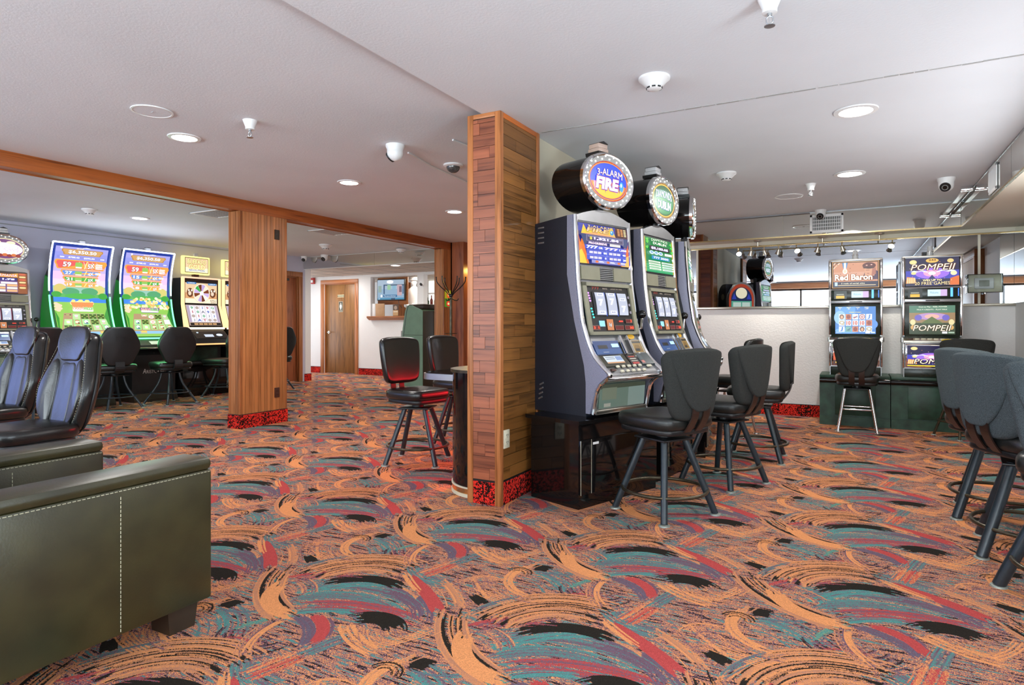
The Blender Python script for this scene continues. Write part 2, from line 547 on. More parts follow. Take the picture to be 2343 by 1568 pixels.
# stroke: mid (x, y), arc centre relative to mid (x, y), arc radius, half width, half angle, colour a, colour b, density
STROKES = [
(0.567, 0.841, -0.154, -0.247, 0.291, 0.109, 0.451, 'te', 'pu', 0.75),
(0.543, 0.938, -0.066, 0.146, 0.161, 0.05, 0.692, 'te', 'gy', 0.6),
(0.776, 0.728, -0.003, 0.122, 0.122, 0.086, 1.268, 'pu', 'bk', 0.35),
(0.753, 0.794, 0.003, -0.162, 0.162, 0.031, 0.615, 'rd', 'pu', 0.6),
(0.627, 0.583, 0.17, -0.237, 0.291, 0.092, 0.689, 'bk', 'bk', 0.8),
(0.627, 0.583, 0.17, -0.237, 0.291, 0.092, 0.689, 'or', 'op', 0.66),
(0.668, 0.516, 0.251, -0.464, 0.527, 0.027, 0.262, 'or', 'pu', 0.6),
(0.892, 0.299, 0.036, -0.373, 0.375, 0.173, 0.822, 'te', 'pu', 0.85),
(0.961, 0.224, 0.109, -0.55, 0.561, 0.057, 0.439, 'rd', 'pu', 0.7),
(0.767, 0.366, 0.303, -0.361, 0.472, 0.031, 0.458, 'te', 'te', 0.75),
(0.845, 0.128, 0.165, -0.305, 0.347, 0.032, 0.389, 'te', 'te', 0.9),
(0.136, 0.371, -0.123, -0.255, 0.283, 0.05, 0.675, 'pu', 'gy', 0.7),
(0.049, 0.461, -0.117, -0.367, 0.385, 0.033, 0.281, 'or', 'op', 0.65),
(0.695, 0.906, 0.403, -0.219, 0.459, 0.017, 0.255, 'te', 'gr', 0.75),
(0.019, 0.616, 0.092, 0.216, 0.235, 0.067, 0.654, 'te', 'pu', 0.65),
(0.294, 0.608, 0.519, 0.514, 0.73, 0.089, 0.212, 'or', 'pu', 0.55),
(0.23, 0.506, -0.523, -0.581, 0.782, 0.044, 0.183, 'or', 'op', 0.5),
(0.788, 0.458, 0.086, -0.243, 0.258, 0.038, 0.687, 'bk', 'bk', 1.0),
(0.124, 0.186, 0.004, -0.122, 0.122, 0.052, 0.914, 'bk', 'bk', 0.97),
(0.365, 0.511, 0.204, 0.287, 0.352, 0.029, 0.147, 'bk', 'bk', 1.0),
(0.453, 0.946, 0.017, -0.109, 0.11, 0.037, 0.359, 'bk', 'bk', 1.0),
(0.135, 0.461, -0.646, -0.911, 1.117, 0.033, 0.189, 'rd', 'rd', 0.97),
(0.004, 0.52, 0.669, 0.86, 1.09, 0.022, 0.107, 'or', 'or', 0.7),
(0.578, 0.402, 0.239, -0.301, 0.384, 0.053, 0.448, 'rd', 'pu', 0.6),
(0.629, 0.582, 0.174, -0.242, 0.298, 0.134, 0.879, 'bk', 'bk', 0.8),
(0.629, 0.582, 0.174, -0.242, 0.298, 0.134, 0.879, 'or', 'op', 0.68),
(0.448, 0.504, 1.103, -0.606, 1.258, 0.03, 0.105, 'te', 'pu', 0.6),
(0.595, 0.252, -0.097, -0.148, 0.177, 0.067, 0.455, 'or', 'pu', 0.55),
(0.507, 0.138, 0.368, 0.434, 0.569, 0.071, 0.5, 'bk', 'bk', 0.8),
(0.507, 0.138, 0.368, 0.434, 0.569, 0.071, 0.5, 'or', 'op', 0.66),
(0.577, 0.082, 0.151, 0.202, 0.252, 0.039, 0.766, 'or', 'or', 0.92),
(0.378, 0.853, 0.576, -0.116, 0.587, 0.031, 0.221, 'or', 'op', 0.6),
(0.38, 0.745, 0.171, 0.082, 0.19, 0.024, 0.948, 'or', 'or', 0.8),
(0.472, 0.604, 0.078, 0.25, 0.262, 0.029, 0.422, 'or', 'pu', 0.6),
(0.416, 0.568, 0.144, 0.622, 0.638, 0.049, 0.19, 'or', 'or', 0.55),
(0.425, 0.528, 0.365, -0.195, 0.414, 0.026, 0.299, 'te', 'pu', 0.6),
(0.77, 0.811, 0.246, 0.089, 0.261, 0.044, 0.582, 'or', 'pu', 0.62),
(0.773, 0.823, 0.271, 0.084, 0.284, 0.015, 0.485, 'or', 'or', 0.8),
(0.902, 0.941, -0.172, -0.219, 0.279, 0.025, 0.469, 'pu', 'gy', 0.95),
(0.945, 0.02, -0.149, -0.151, 0.212, 0.026, 0.631, 'rd', 'rd', 0.97),
(0.002, 0.043, -0.146, -0.129, 0.194, 0.013, 0.478, 'pu', 'pu', 0.5),
(0.075, 0.883, 1.945, -0.636, 2.046, 0.04, 0.051, 'te', 'pu', 0.85),
(0.023, 0.702, -2.228, 0.646, 2.32, 0.049, 0.047, 'or', 'rd', 0.8),
(0.961, 0.765, -0.298, 0.19, 0.354, 0.021, 0.33, 'pu', 'or', 0.6),
(0.138, 0.01, 0.194, 0.404, 0.448, 0.039, 0.36, 'or', 'or', 0.86),
(0.223, 0.058, 0.043, 0.106, 0.114, 0.101, 0.73, 'or', 'pu', 0.62),
(0.301, 0.088, -0.418, 0.268, 0.497, 0.034, 0.279, 'or', 'or', 0.6),
(0.382, 0.889, -0.004, -0.05, 0.05, 0.026, 1.478, 'or', 'bk', 0.6),
(0.272, 0.705, 0.042, -0.077, 0.087, 0.048, 0.931, 'or', 'pu', 0.55),
]
def brush_group():
    g = bpy.data.node_groups.new('brush_stroke', 'ShaderNodeTree')
    I = g.interface
    for nm, ty in (('Color', 'NodeSocketColor'), ('P', 'NodeSocketVector'), ('Mid', 'NodeSocketVector'), ('Ctr', 'NodeSocketVector'),
                   ('E', 'NodeSocketVector'), ('T', 'NodeSocketVector'), ('R', 'NodeSocketFloat'), ('W', 'NodeSocketFloat'), ('A', 'NodeSocketFloat'),
                   ('Seed', 'NodeSocketFloat'), ('Dens', 'NodeSocketFloat'), ('Dither', 'NodeSocketFloat'), ('ColA', 'NodeSocketColor'), ('ColB', 'NodeSocketColor')):
        I.new_socket(nm, in_out='INPUT', socket_type=ty)
    I.new_socket('Color', in_out='OUTPUT', socket_type='NodeSocketColor')
    gi = g.nodes.new('NodeGroupInput'); go = g.nodes.new('NodeGroupOutput')
    L = g.links.new
    def val(x, node, i):
        if isinstance(x, (int, float)): node.inputs[i].default_value = x
        else: L(x, node.inputs[i])
    def m(op, a, b=None, c=None):
        n = g.nodes.new('ShaderNodeMath'); n.operation = op
        val(a, n, 0)
        if b is not None: val(b, n, 1)
        if c is not None: val(c, n, 2)
        return n.outputs[0]
    def vm(op, a, b=None):
        n = g.nodes.new('ShaderNodeVectorMath'); n.operation = op
        L(a, n.inputs[0])
        if b is not None: L(b, n.inputs[1])
        return n
    G = gi.outputs
    d = vm('SUBTRACT', G['P'], G['Mid'])
    w = g.nodes.new('ShaderNodeVectorMath'); w.operation = 'WRAP'
    w.inputs[1].default_value = (LX / 2, LY / 2, 1); w.inputs[2].default_value = (-LX / 2, -LY / 2, -1)
    L(d.outputs[0], w.inputs[0])
    q = vm('SUBTRACT', w.outputs[0], G['Ctr']).outputs[0]
    r = vm('LENGTH', q).outputs['Value']
    rn = m('DIVIDE', m('SUBTRACT', r, G['R']), G['W'])
    ang = m('ARCTAN2', vm('DOT_PRODUCT', q, G['T']).outputs['Value'], vm('DOT_PRODUCT', q, G['E']).outputs['Value'])
    t = m('ABSOLUTE', m('DIVIDE', ang, G['A']))
    s = m('MULTIPLY', ang, G['R'])
    # bristle tracks: about 6 mm wide, each with its own reach, gaps and shade
    k = m('FLOOR', m('MULTIPLY_ADD', m('MULTIPLY_ADD', s, 0.02, r), 150.0, m('MULTIPLY', G['Dither'], 0.55)))
    w1 = g.nodes.new('ShaderNodeTexWhiteNoise'); w1.noise_dimensions = '1D'
    L(m('ADD', k, m('MULTIPLY', G['Seed'], 97.3)), w1.inputs['W'])
    sc = g.nodes.new('ShaderNodeSeparateColor'); L(w1.outputs['Color'], sc.inputs[0])
    h1, h2, h3 = sc.outputs[0], sc.outputs[1], sc.outputs[2]
    k2 = m('FLOOR', m('MULTIPLY_ADD', s, 9.0, m('MULTIPLY_ADD', h2, 9.0, m('MULTIPLY', G['Dither'], 0.25))))
    cx = g.nodes.new('ShaderNodeCombineXYZ'); L(k, cx.inputs[0]); L(k2, cx.inputs[1])
    w2 = g.nodes.new('ShaderNodeTexWhiteNoise'); w2.noise_dimensions = '2D'
    L(cx.outputs[0], w2.inputs['Vector'])
    h4 = w2.outputs['Value']
    cov = m('MULTIPLY_ADD', h1, 0.74, m('MULTIPLY', h4, 0.26))                       # 0..1 per dash
    reach = m('MULTIPLY_ADD', h3, 0.42, 0.62)                                         # where the bristle runs dry
    end = m('MULTIPLY', m('MAXIMUM', m('SUBTRACT', t, reach), 0.0), 5.0)
    side = m('MULTIPLY', m('MAXIMUM', m('SUBTRACT', m('ABSOLUTE', rn), 0.86), 0.0), 5.0)
    cut = m('SUBTRACT', m('SUBTRACT', G['Dens'], end), side)
    mask = m('LESS_THAN', m('MULTIPLY_ADD', G['Dither'], 0.20, cov), cut)
    mixc = g.nodes.new('ShaderNodeMix'); mixc.data_type = 'RGBA'
    f = m('GREATER_THAN', m('ADD', m('MULTIPLY_ADD', h2, 0.7, m('MULTIPLY', h4, 0.3)), m('MULTIPLY', G['Dither'], 0.85)), 0.50)
    L(f, mixc.inputs['Factor']); L(G['ColA'], mixc.inputs[6]); L(G['ColB'], mixc.inputs[7])
    out = g.nodes.new('ShaderNodeMix'); out.data_type = 'RGBA'
    L(mask, out.inputs['Factor']); L(G['Color'], out.inputs[6]); L(mixc.outputs[2], out.inputs[7])
    L(out.outputs[2], go.inputs[0])
    return g

NCX, NCY = 7, 7
def _covers(st, x, y):
    mx, my, cx, cy, R, W, A = st[:7]
    dx = (x - mx + LX / 2) % LX - LX / 2 - cx
    dy = (y - my + LY / 2) % LY - LY / 2 - cy
    if abs(math.hypot(dx, dy) - R) > W * 1.15 + 0.012: return False
    ex, ey = -cx, -cy
    a = math.atan2(ex * dy - ey * dx, ex * dx + ey * dy)
    return abs(a) < A * 1.1 + 0.02 / R

def carpet_cell(i, j, grp):
    x0, x1, y0, y1 = LX * i / NCX, LX * (i + 1) / NCX, LY * j / NCY, LY * (j + 1) / NCY
    use = [k for k, st in enumerate(STROKES) if any(_covers(st, x0 + (x1 - x0) * a / 12, y0 + (y1 - y0) * b / 12) for a in range(13) for b in range(13))]
    m, nt, b = new_mat('brush_stroke_carpet_%d_%d' % (i, j))
    geo = N(nt, 'ShaderNodeNewGeometry')
    sub = N(nt, 'ShaderNodeVectorMath', operation='SUBTRACT'); sub.inputs[1].default_value = (OX, OY, 0)
    nt.links.new(geo.outputs['Position'], sub.inputs[0])
    P = sub.outputs[0]
    # tuft-by-tuft dither, +-0.5
    sn = N(nt, 'ShaderNodeVectorMath', operation='SNAP'); sn.inputs[1].default_value = (0.0028, 0.0028, 10)
    nt.links.new(P, sn.inputs[0])
    wn = N(nt, 'ShaderNodeTexWhiteNoise'); wn.noise_dimensions = '2D'
    nt.links.new(sn.outputs[0], wn.inputs['Vector'])
    dt = N(nt, 'ShaderNodeMath', operation='SUBTRACT'); dt.inputs[1].default_value = 0.5
    nt.links.new(wn.outputs['Value'], dt.inputs[0])
    # ground: dark weave with stray streaks
    mp = N(nt, 'ShaderNodeMapping', inp={'Scale': (9, 70, 1), 'Rotation': (0, 0, 0.5)})
    nt.links.new(P, mp.inputs['Vector'])
    ng = N(nt, 'ShaderNodeTexNoise', inp={'Scale': 1.0, 'Detail': 2}); ng.noise_dimensions = '2D'
    nt.links.new(mp.outputs[0], ng.inputs['Vector'])
    ad = N(nt, 'ShaderNodeMath', operation='MULTIPLY_ADD', inp={1: 0.20})
    nt.links.new(dt.outputs[0], ad.inputs[0]); nt.links.new(ng.outputs[0], ad.inputs[2])
    r = N(nt, 'ShaderNodeValToRGB'); r.color_ramp.interpolation = 'CONSTANT'
    e = r.color_ramp.elements
    for _ in range(3): e.new(0.5)
    for el, (p, c) in zip(e, [(0, CARPET['bk']), (0.36, CARPET['pu']), (0.46, CARPET['or']), (0.56, CARPET['pu']), (0.66, CARPET['te'])]):
        el.position = p; el.color = (*c, 1)
    nt.links.new(ad.outputs[0], r.inputs[0])
    col = r.outputs[0]
    for k in use:
        mx, my, cx, cy, R, W, A, ca, cb, den = STROKES[k]
        n = N(nt, 'ShaderNodeGroup'); n.node_tree = grp
        nt.links.new(col, n.inputs['Color']); nt.links.new(P, n.inputs['P']); nt.links.new(dt.outputs[0], n.inputs['Dither'])
        n.inputs['Mid'].default_value = (mx, my, 0); n.inputs['Ctr'].default_value = (cx, cy, 0)
        h = math.hypot(cx, cy); ex, ey = -cx / h, -cy / h
        n.inputs['E'].default_value = (ex, ey, 0); n.inputs['T'].default_value = (-ey, ex, 0)
        n.inputs['R'].default_value = R; n.inputs['W'].default_value = W; n.inputs['A'].default_value = A
        n.inputs['Seed'].default_value = k + 1; n.inputs['Dens'].default_value = den * 1.06 if den > 0.9 else 0.17 + 0.62 * den
        n.inputs['ColA'].default_value = (*CARPET[ca], 1); n.inputs['ColB'].default_value = (*CARPET[cb], 1)
        col = n.outputs[0]
    # pile: slight tuft-to-tuft shade
    hs = N(nt, 'ShaderNodeHueSaturation')
    mr = N(nt, 'ShaderNodeMapRange', inp={'From Min': -0.5, 'From Max': 0.5, 'To Min': 0.80, 'To Max': 1.20})
    nt.links.new(dt.outputs[0], mr.inputs[0]); nt.links.new(mr.outputs[0], hs.inputs['Value']); nt.links.new(col, hs.inputs['Color'])
    nt.links.new(hs.outputs[0], b.inputs['Base Color'])
    b.inputs['Roughness'].default_value = 1.0
    b.inputs['Specular IOR Level'].default_value = 0.05
    return m

def make_floor(x0, x1, y0, y1):
    grp = brush_group()
    mats = [[carpet_cell(i, j, grp) for j in range(NCY)] for i in range(NCX)]
    sx, sy = LX / NCX, LY / NCY
    i0, i1 = math.floor((x0 - OX) / sx), math.ceil((x1 - OX) / sx)
    j0, j1 = math.floor((y0 - OY) / sy), math.ceil((y1 - OY) / sy)
    nx, ny = i1 - i0, j1 - j0
    vs = [(OX + (i0 + a) * sx, OY + (j0 + b) * sy, 0) for b in range(ny + 1) for a in range(nx + 1)]
    fs = []; mi = []
    for b in range(ny):
        for a in range(nx):
            fs.append((b * (nx + 1) + a, b * (nx + 1) + a + 1, (b + 1) * (nx + 1) + a + 1, (b + 1) * (nx + 1) + a))
            mi.append(((i0 + a) % NCX) * NCY + (j0 + b) % NCY)
    me = bpy.data.meshes.new('floor'); me.from_pydata(vs, [], fs)
    for row in mats:
        for m in row: me.materials.append(m)
    me.polygons.foreach_set('material_index', mi)
    o = bpy.data.objects.new('floor', me); COL.objects.link(o)
    o['kind'] = 'structure'; o['label'] = 'carpet with orange, teal and maroon brush-stroke swirls'
    return o
make_floor(-12.9, 1.9, -4.1, 13.5)

# ------------------------------------------------------------------ room shell
CL, CR = 2.552, 2.513           # ceiling heights left and right of the seam at x = -2.1
ZS = 2.234                      # underside of the right-hand soffit
ZF = 2.33                       # ceiling of the far lobby
SILL = 1.385
def struct(mb, name, label=None, parent=None):
    o = mb.build(name, parent)
    if parent is None: o['kind'] = 'structure'
    if label: o['label'] = label
    return o
c = MB()
c.box(-12.9, -2.1, -4.1, 9.46, CL, CL + 0.1, M_CEIL)
c.box(-2.1, 1.8, -4.1, 8.9, CR, CR + 0.14, M_CEIL)
struct(c, 'ceiling', 'white textured ceiling, slightly lower on the right')
c = MB(); c.box(-12.9, -2.1, 9.36, 13.5, ZF, ZF + 0.1, M_TILEC)
fc = struct(c, 'ceiling_far', 'lower beige tiled ceiling of the far lobby')
g = MB()
for k in range(5): g.box(-12.8, -2.2, 9.65 + 0.61 * k, 9.662 + 0.61 * k, ZF - 0.004, ZF + 0.01, M_GREYPL)
for k in range(15): g.box(-12.5 + 0.61 * k, -12.488 + 0.61 * k, 9.37, 13.4, ZF - 0.004, ZF + 0.01, M_GREYPL)
g.build('tile_grid', fc)['kind'] = 'stuff'
# caulked seam across the right-hand ceiling
c = MB()
x = -1.93
while x < 1.58:
    l = random.uniform(0.05, 0.16)
    c.box(x, min(1.58, x + l), 4.0 + random.uniform(-.004, .004), 4.008 + random.uniform(0, .006), CR - 0.003, CR + 0.01, M_GREYPL)
    x += l * random.uniform(0.95, 1.12)
c.build('trim_1')['kind'] = 'structure'

def wall(name, boxes, mat, label):
    w = MB()
    for b in boxes: w.box(*b, mat)
    return struct(w, name, label)

wall('wall_left', [(-10.09, -9.94, -4.1, 8.42, 0, CL), (-10.09, -9.94, 9.24, 9.546, 0, CL), (-10.09, -9.94, 8.42, 9.24, 2.2, CL)], M_LAVTINT, 'wall tinted lavender as if by screen light, behind the row of tall machines')
wall('wall_corner', [(-12.9, -9.935, 9.40, 9.55, 0, ZF + .05)], M_WHITE, 'short white return wall beside the reddish door')
# far wall: solid to the left, a counter opening and a second bar opening to the right
OPZ = 1.322
wall('wall_far', [(-12.9, -11.28, 11.27, 11.42, 0, ZF), (-11.28, -10.29, 11.27, 11.42, 2.16, ZF), (-10.29, -9.82, 11.27, 11.42, 0, ZF),
                  (-9.82, -8.48, 11.27, 11.42, 0, OPZ), (-9.82, -8.48, 11.27, 11.42, 2.27, ZF), (-8.48, -8.31, 11.27, 11.42, 0, ZF),
                  (-8.31, -6.4, 11.27, 11.42, 0, 1.28), (-8.31, -6.4, 11.27, 11.42, 2.27, ZF), (-6.4, -2.2, 11.27, 11.42, 0, ZF)], M_WHITE, 'white far wall with a counter opening and a bar opening')
wall('wall_lobby', [(-12.9, -2.1, 13.35, 13.5, 0, ZF)], M_WHITE, 'white wall of the room behind the counter opening')
# mirror wall and right wall
wall('wall_back', [(-2.6, 1.735, 8.76, 8.91, 0, CR)], M_WHITE, 'white textured wall with a tall mirror above the sill')
wall('wall_right', [(1.585, 1.735, -4.1, -3.7, 0, CR), (1.585, 1.735, -3.7, 1.7, 0, .75), (1.585, 1.735, -3.7, 1.7, 2.3, CR), (1.585, 1.735, -1.5, -.5, .75, 2.3), (1.585, 1.735, 1.7, 8.76, 0, CR)], M_WHITE, 'white right-hand wall')
wall('wall_partition', [(-2.2, -2.0, 4.03, 6.74, 0, CR)], M_BEIGE, 'beige partition wall behind the slot machine bank')
wall('wall_bay_end', [(-5.97, -5.72, 8.87, 9.10, 0, CL), (-6.16, -5.95, 8.87, 9.0, 0, CL), (-5.72, -2.2, 9.3, 9.42, 0, CL)], M_REDDOOR, 'reddish wood panelling beyond the end post')
# wall behind the photographer with the shop windows (seen only in the mirrors)
wn = [(-12.9, -8.6), (-3.4, -2.35), (1.35, 1.8)]
wall('wall_front', [(a, b, -4.15, -4.0, 0, CR) for a, b in wn] + [(-8.6, -3.4, -4.15, -4.0, 0, 0.8), (-8.6, -3.4, -4.15, -4.0, 2.3, CR), (-2.35, 1.35, -4.15, -4.0, 0, 0.8), (-2.35, 1.35, -4.15, -4.0, 2.3, CR)], M_WHITE, 'wall with shop windows behind the photographer')
def window(n, x0, x1, k):
    w = MB()
    for a, b in ((0.8, 0.86), (1.62, 1.66), (2.24, 2.3)): w.box(x0, x1, -4.12, -4.03, a, b, M_DKBROWN)
    for i in range(k + 1):
        xx = x0 + (x1 - x0 - 0.05) * i / k
        w.box(xx, xx + 0.05, -4.12, -4.03, 0.8, 2.3, M_DKBROWN)
    o = struct(w, 'window_%d' % n, 'dark framed shop window behind the photographer')
    return o
w = MB()
for y0, y1 in ((-3.7, -1.5), (-.5, 1.7)):
    for a, b in ((.75, .81), (1.6, 1.64), (2.24, 2.3)): w.box(1.62, 1.70, y0, y1, a, b, M_DKBROWN)
    for i in range(3): w.box(1.62, 1.70, y0 + 1.075 * i, y0 + 1.075 * i + .05, .75, 2.3, M_DKBROWN)
struct(w, 'window_3', 'dark framed side windows beside the photographer')
window(1, -2.35, 1.35, 4); window(2, -8.6, -3.4, 5)
w = MB(); w.box(-3.6, 1.585, -4.0, -3.86, 2.3, 2.47, M_OAKX); struct(w, 'trim_2', 'oak header over the shop windows')

# soffit round the mirrored corner
c = MB()
c.box(-2.6, 1.05, 8.375, 8.76, ZS, CR, M_CREAM)
c.box(1.055, 1.585, 3.0, 8.76, ZS, CR, M_CREAM)
struct(c, 'trim_3', 'cream underside of the dropped soffit along the mirror wall')
c = MB()
c.box(-2.6, 1.585, 8.70, 8.76, ZS - 0.045, ZS, M_CREAM)
struct(c, 'trim_4', 'cream cove moulding above the tall mirror')
# far soffit band
c = MB(); c.box(-9.94, -5.0, 9.37, 9.45, ZF - 0.03, CL, M_WHITE); struct(c, 'trim_5', 'far soffit carrying a mirror band')

def panels(name, label, rects, parent_loc=None, cat='mirror'):
    t = thing(name, label, cat)
    for k, (x0, x1, y0, y1, z0, z1) in enumerate(rects):
        MB().box(x0, x1, y0, y1, z0, z1, M_MIRROR if name == 'wall_mirror' else M_MIRROR2).build('mirror_panel', t)
    return t
t = panels('wall_mirror', 'tall mirror panels above the white sill of the back wall', [(-2.55, -1.86, 8.748, 8.758, SILL + .012, ZS - .045), (-1.855, 1.255, 8.748, 8.758, SILL + .012, ZS - .045), (1.26, 1.575, 8.748, 8.758, SILL + .012, ZS - .045)])
m = MB()
for xx in (-1.8575, 1.2575): MB().box(xx - .012, xx + .012, 8.738, 8.748, SILL + .012, ZS - .045, M_CREAM).build('mirror_joint', t)
m = MB(); m.box(-2.55, 1.575, 8.735, 8.75, ZS - .06, ZS - .045, M_BRASS); m.build('brass_edge', t)
t = panels('wall_mirror.001', 'mirror panel on the right-hand wall beside the corner', [(1.573, 1.583, 7.98, 8.74, SILL + .012, ZS - .01)])
t = panels('soffit_mirror', 'mirror band facing the soffit above the track lights', [(-2.6, -0.75, 8.363, 8.374, ZS + .008, CR - .012), (-0.745, 1.04, 8.363, 8.374, ZS + .008, CR - .012)])
m = MB(); m.box(-2.6, 1.045, 8.358, 8.376, ZS - .006, ZS + .008, M_BRASS); m.box(-2.6, 1.045, 8.36, 8.376, CR - .014, CR - .001, M_STEEL); m.build('brass_edge', t)
t = panels('soffit_mirror.001', 'mirror band on the soffit along the right-hand wall', [(1.042, 1.053, 5.9, 8.36, ZS + .008, CR - .012), (1.042, 1.053, 3.0, 5.895, ZS + .008, CR - .012)])
m = MB(); m.box(1.036, 1.056, 3.0, 8.376, ZS - .006, ZS + .008, M_BRASS); m.box(1.038, 1.056, 3.0, 8.376, CR - .014, CR - .001, M_STEEL); m.build('brass_edge', t)
t = panels('soffit_mirror.002', 'mirror band on the far soffit before the lobby', [(-9.93, -8.06, 9.355, 9.368, ZF - .02, CL - .01), (-8.055, -5.0, 9.355, 9.368, ZF - .02, CL - .01)])

# sill under the tall mirror
c = MB(); c.bbox(-2.6, 1.585, 8.735, 8.77, SILL - .02, SILL + .012, M_SATNICK, .004); struct(c, 'trim_6', 'metal edged sill under the tall mirror')

# red flecked skirting
def skirting(name, boxes):
    b = MB()
    for (x0, x1, y0, y1, h) in boxes:
        b.box(x0, x1, y0, y1, 0, h, M_FLECK)
        b.box(x0 - .002, x1 + .002, y0 - .002, y1 + .002, h, h + .008, M_BLACK)
    return struct(b, name, 'red and black flecked carpet skirting')
skirting('baseboard_back', [(-2.6, -0.18, 8.747, 8.76, .145)])
skirting('baseboard_far', [(-12.4, -11.4, 11.255, 11.27, .145), (-10.17, -6.4, 11.255, 11.27, .145)])
skirting('baseboard_corner', [(-9.94, -9.925, 9.38, 9.56, .145)])
skirting('baseboard_left', [(-9.94, -9.925, -4, 8.30, .12)])

# ------------------------------------------------------------------ oak beam and post between the two bays
BX0, BX1 = -6.16, -5.97
c = MB()
c.bbox(BX1 - .02, BX1, -4.0, 8.87, 2.425, CL + .004, M_OAKY, .003)
c.bbox(BX0, BX0 + .02, -4.0, 8.87, 2.425, CL + .004, M_OAKY, .003)
c.box(BX0 + .02, BX1 - .02, -4.0, 8.87, 2.432, 2.5, M_OAKY)
o = c.build('trim_7'); o['kind'] = 'structure'; o['label'] = 'long oak beam along the ceiling between the two bays'

UNIT = MB().box(-.5, .5, -.5, .5, -.5, .5, M_OAKV)
UM = {}
def piece(name, mat, parent, loc, size, shape=None):
    """one board: shares one unit mesh per material"""
    if mat.name not in UM:
        o = MB().box(-.5, .5, -.5, .5, -.5, .5, mat).build(name, parent)
        UM[mat.name] = o.data
    else:
        o = bpy.data.objects.new(name, UM[mat.name]); COL.objects.link(o); o.parent = parent
    o.location = loc; o.scale = size
    return o

def board_post(name, label, x0, x1, y0, y1, h, faces, plate=None, base=True):
    """square post clad in narrow upright boards with corner trim and a flecked carpet plinth"""
    p = thing(name, label, 'column')
    k = MB(); k.box(x0 + .012, x1 - .012, y0 + .012, y1 - .012, 0, h, M_DKBROWN); k.build('core', p)
    tw = .034
    t = MB()
    for (xx, yy) in ((x0, y0), (x1 - tw, y0), (x1 - tw, y1 - tw), (x0, y1 - tw)):
        t.bbox(xx, xx + tw, yy, yy + tw, .155, h, M_OAKTRIM, .003)
    t.build('corner_trim', p)
    if 'x' in faces:
        n = round((y1 - y0 - 2 * tw) / .042); w = (y1 - y0 - 2 * tw) / n
        for i in range(n):
            piece('board', M_OAKV, p, (x1 - .007 + .0012 * (i % 2), y0 + tw + w * (i + .5), .155 + (h - .155) / 2), (.010, w - .0035, h - .155))
    if 'y' in faces:
        n = max(2, round((x1 - x0 - 2 * tw) / .042)); w = (x1 - x0 - 2 * tw) / n
        for i in range(n):
            piece('board', M_OAKV, p, (x0 + tw + w * (i + .5), y0 + .007 - .0012 * (i % 2), .155 + (h - .155) / 2), (w - .0035, .010, h - .155))
    b = MB(); b.box(x0 - .006, x1 + .006, y0 - .006, y1 + .006, 0, .15, M_FLECK); b.box(x0 - .004, x1 + .004, y0 - .004, y1 + .004, .15, .158, M_BLACK)
    b.build('carpet_skirting', p)
    return p
post = board_post('oak_post', 'oak boarded post in mid room with a red flecked base', BX0, BX1, 4.70, 5.362, 2.425, 'xy')
def wall_plate(name, parent, loc, face, w, h, mat, slots=2, ins=None):
    """socket or switch plate; face is the outward axis"""
    m = MB()
    M = {'x': Mt(loc, PI / 2), '-y': Mt(loc, 0), 'y': Mt(loc, PI), '-x': Mt(loc, -PI / 2)}[face]
    m.bbox(-w / 2, w / 2, -.008, .002, -h / 2, h / 2, mat, .002, M)
    ins = ins or M_BLACK
    for k in range(slots):
        zz = (k - (slots - 1) / 2) * h * .38
        m.bbox(-w * .27, w * .27, -.010, -.006, zz - h * .14, zz + h * .14, mat, .002, M)
        for sx in (-.009, .009):
            m.box(sx - .0015, sx + .0015, -.0115, -.0095, zz - .002, zz + .009, ins, M)
        m.lathe([(.0025, 0), (.0025, .0015)], ins, 8, M @ Mt((0, -.010, zz - .009), 0, PI / 2))
    return m.build(name, parent)
wall_plate('outlet', post, (BX1, 5.21, .36), 'x', .07, .115, M_BROWNPL)
wall_plate('outlet', post, (BX1, 5.21, 2.22), 'x', .07, .115, M_DKBROWN, 1)

ep = board_post('oak_post.001', 'oak boarded end post under the far end of the beam', BX0, BX1, 8.657, 8.88, 2.425, 'xy')

# ------------------------------------------------------------------ front column clad in staggered planks
FX0, FX1, FY0, FY1 = -2.205, -1.957, 3.465, 4.03
fcol = thing('plank_column', 'tall plank clad column in the foreground beside the slot machines', 'column')
k = MB(); k.box(FX0 + .012, FX1 - .012, FY0 + .012, FY1 - .004, 0, CR, M_DKBROWN); k.build('core', fcol)
tw = .042
t = MB()
for (xx, yy) in ((FX0, FY0), (FX1 - tw, FY0), (FX1 - .022, FY1 - .04)):
    t.bbox(xx, xx + (tw if xx != FX1 - .022 else .024), yy, yy + tw, .0, CR, M_OAKTRIM, .004)
t.build('corner_trim', fcol)
t = MB(); t.bbox(FX0 + tw, FX1 - tw, FY0 + .002, FY0 + .02, CR - .03, CR, M_OAKX, .004); t.bbox(FX1 - .022, FX1 - .002, FY0 + tw, FY1 - .04, CR - .035, CR, M_OAKY, .004)
t.build('crown_trim', fcol)
PH = .0765
z = .158
row = 0
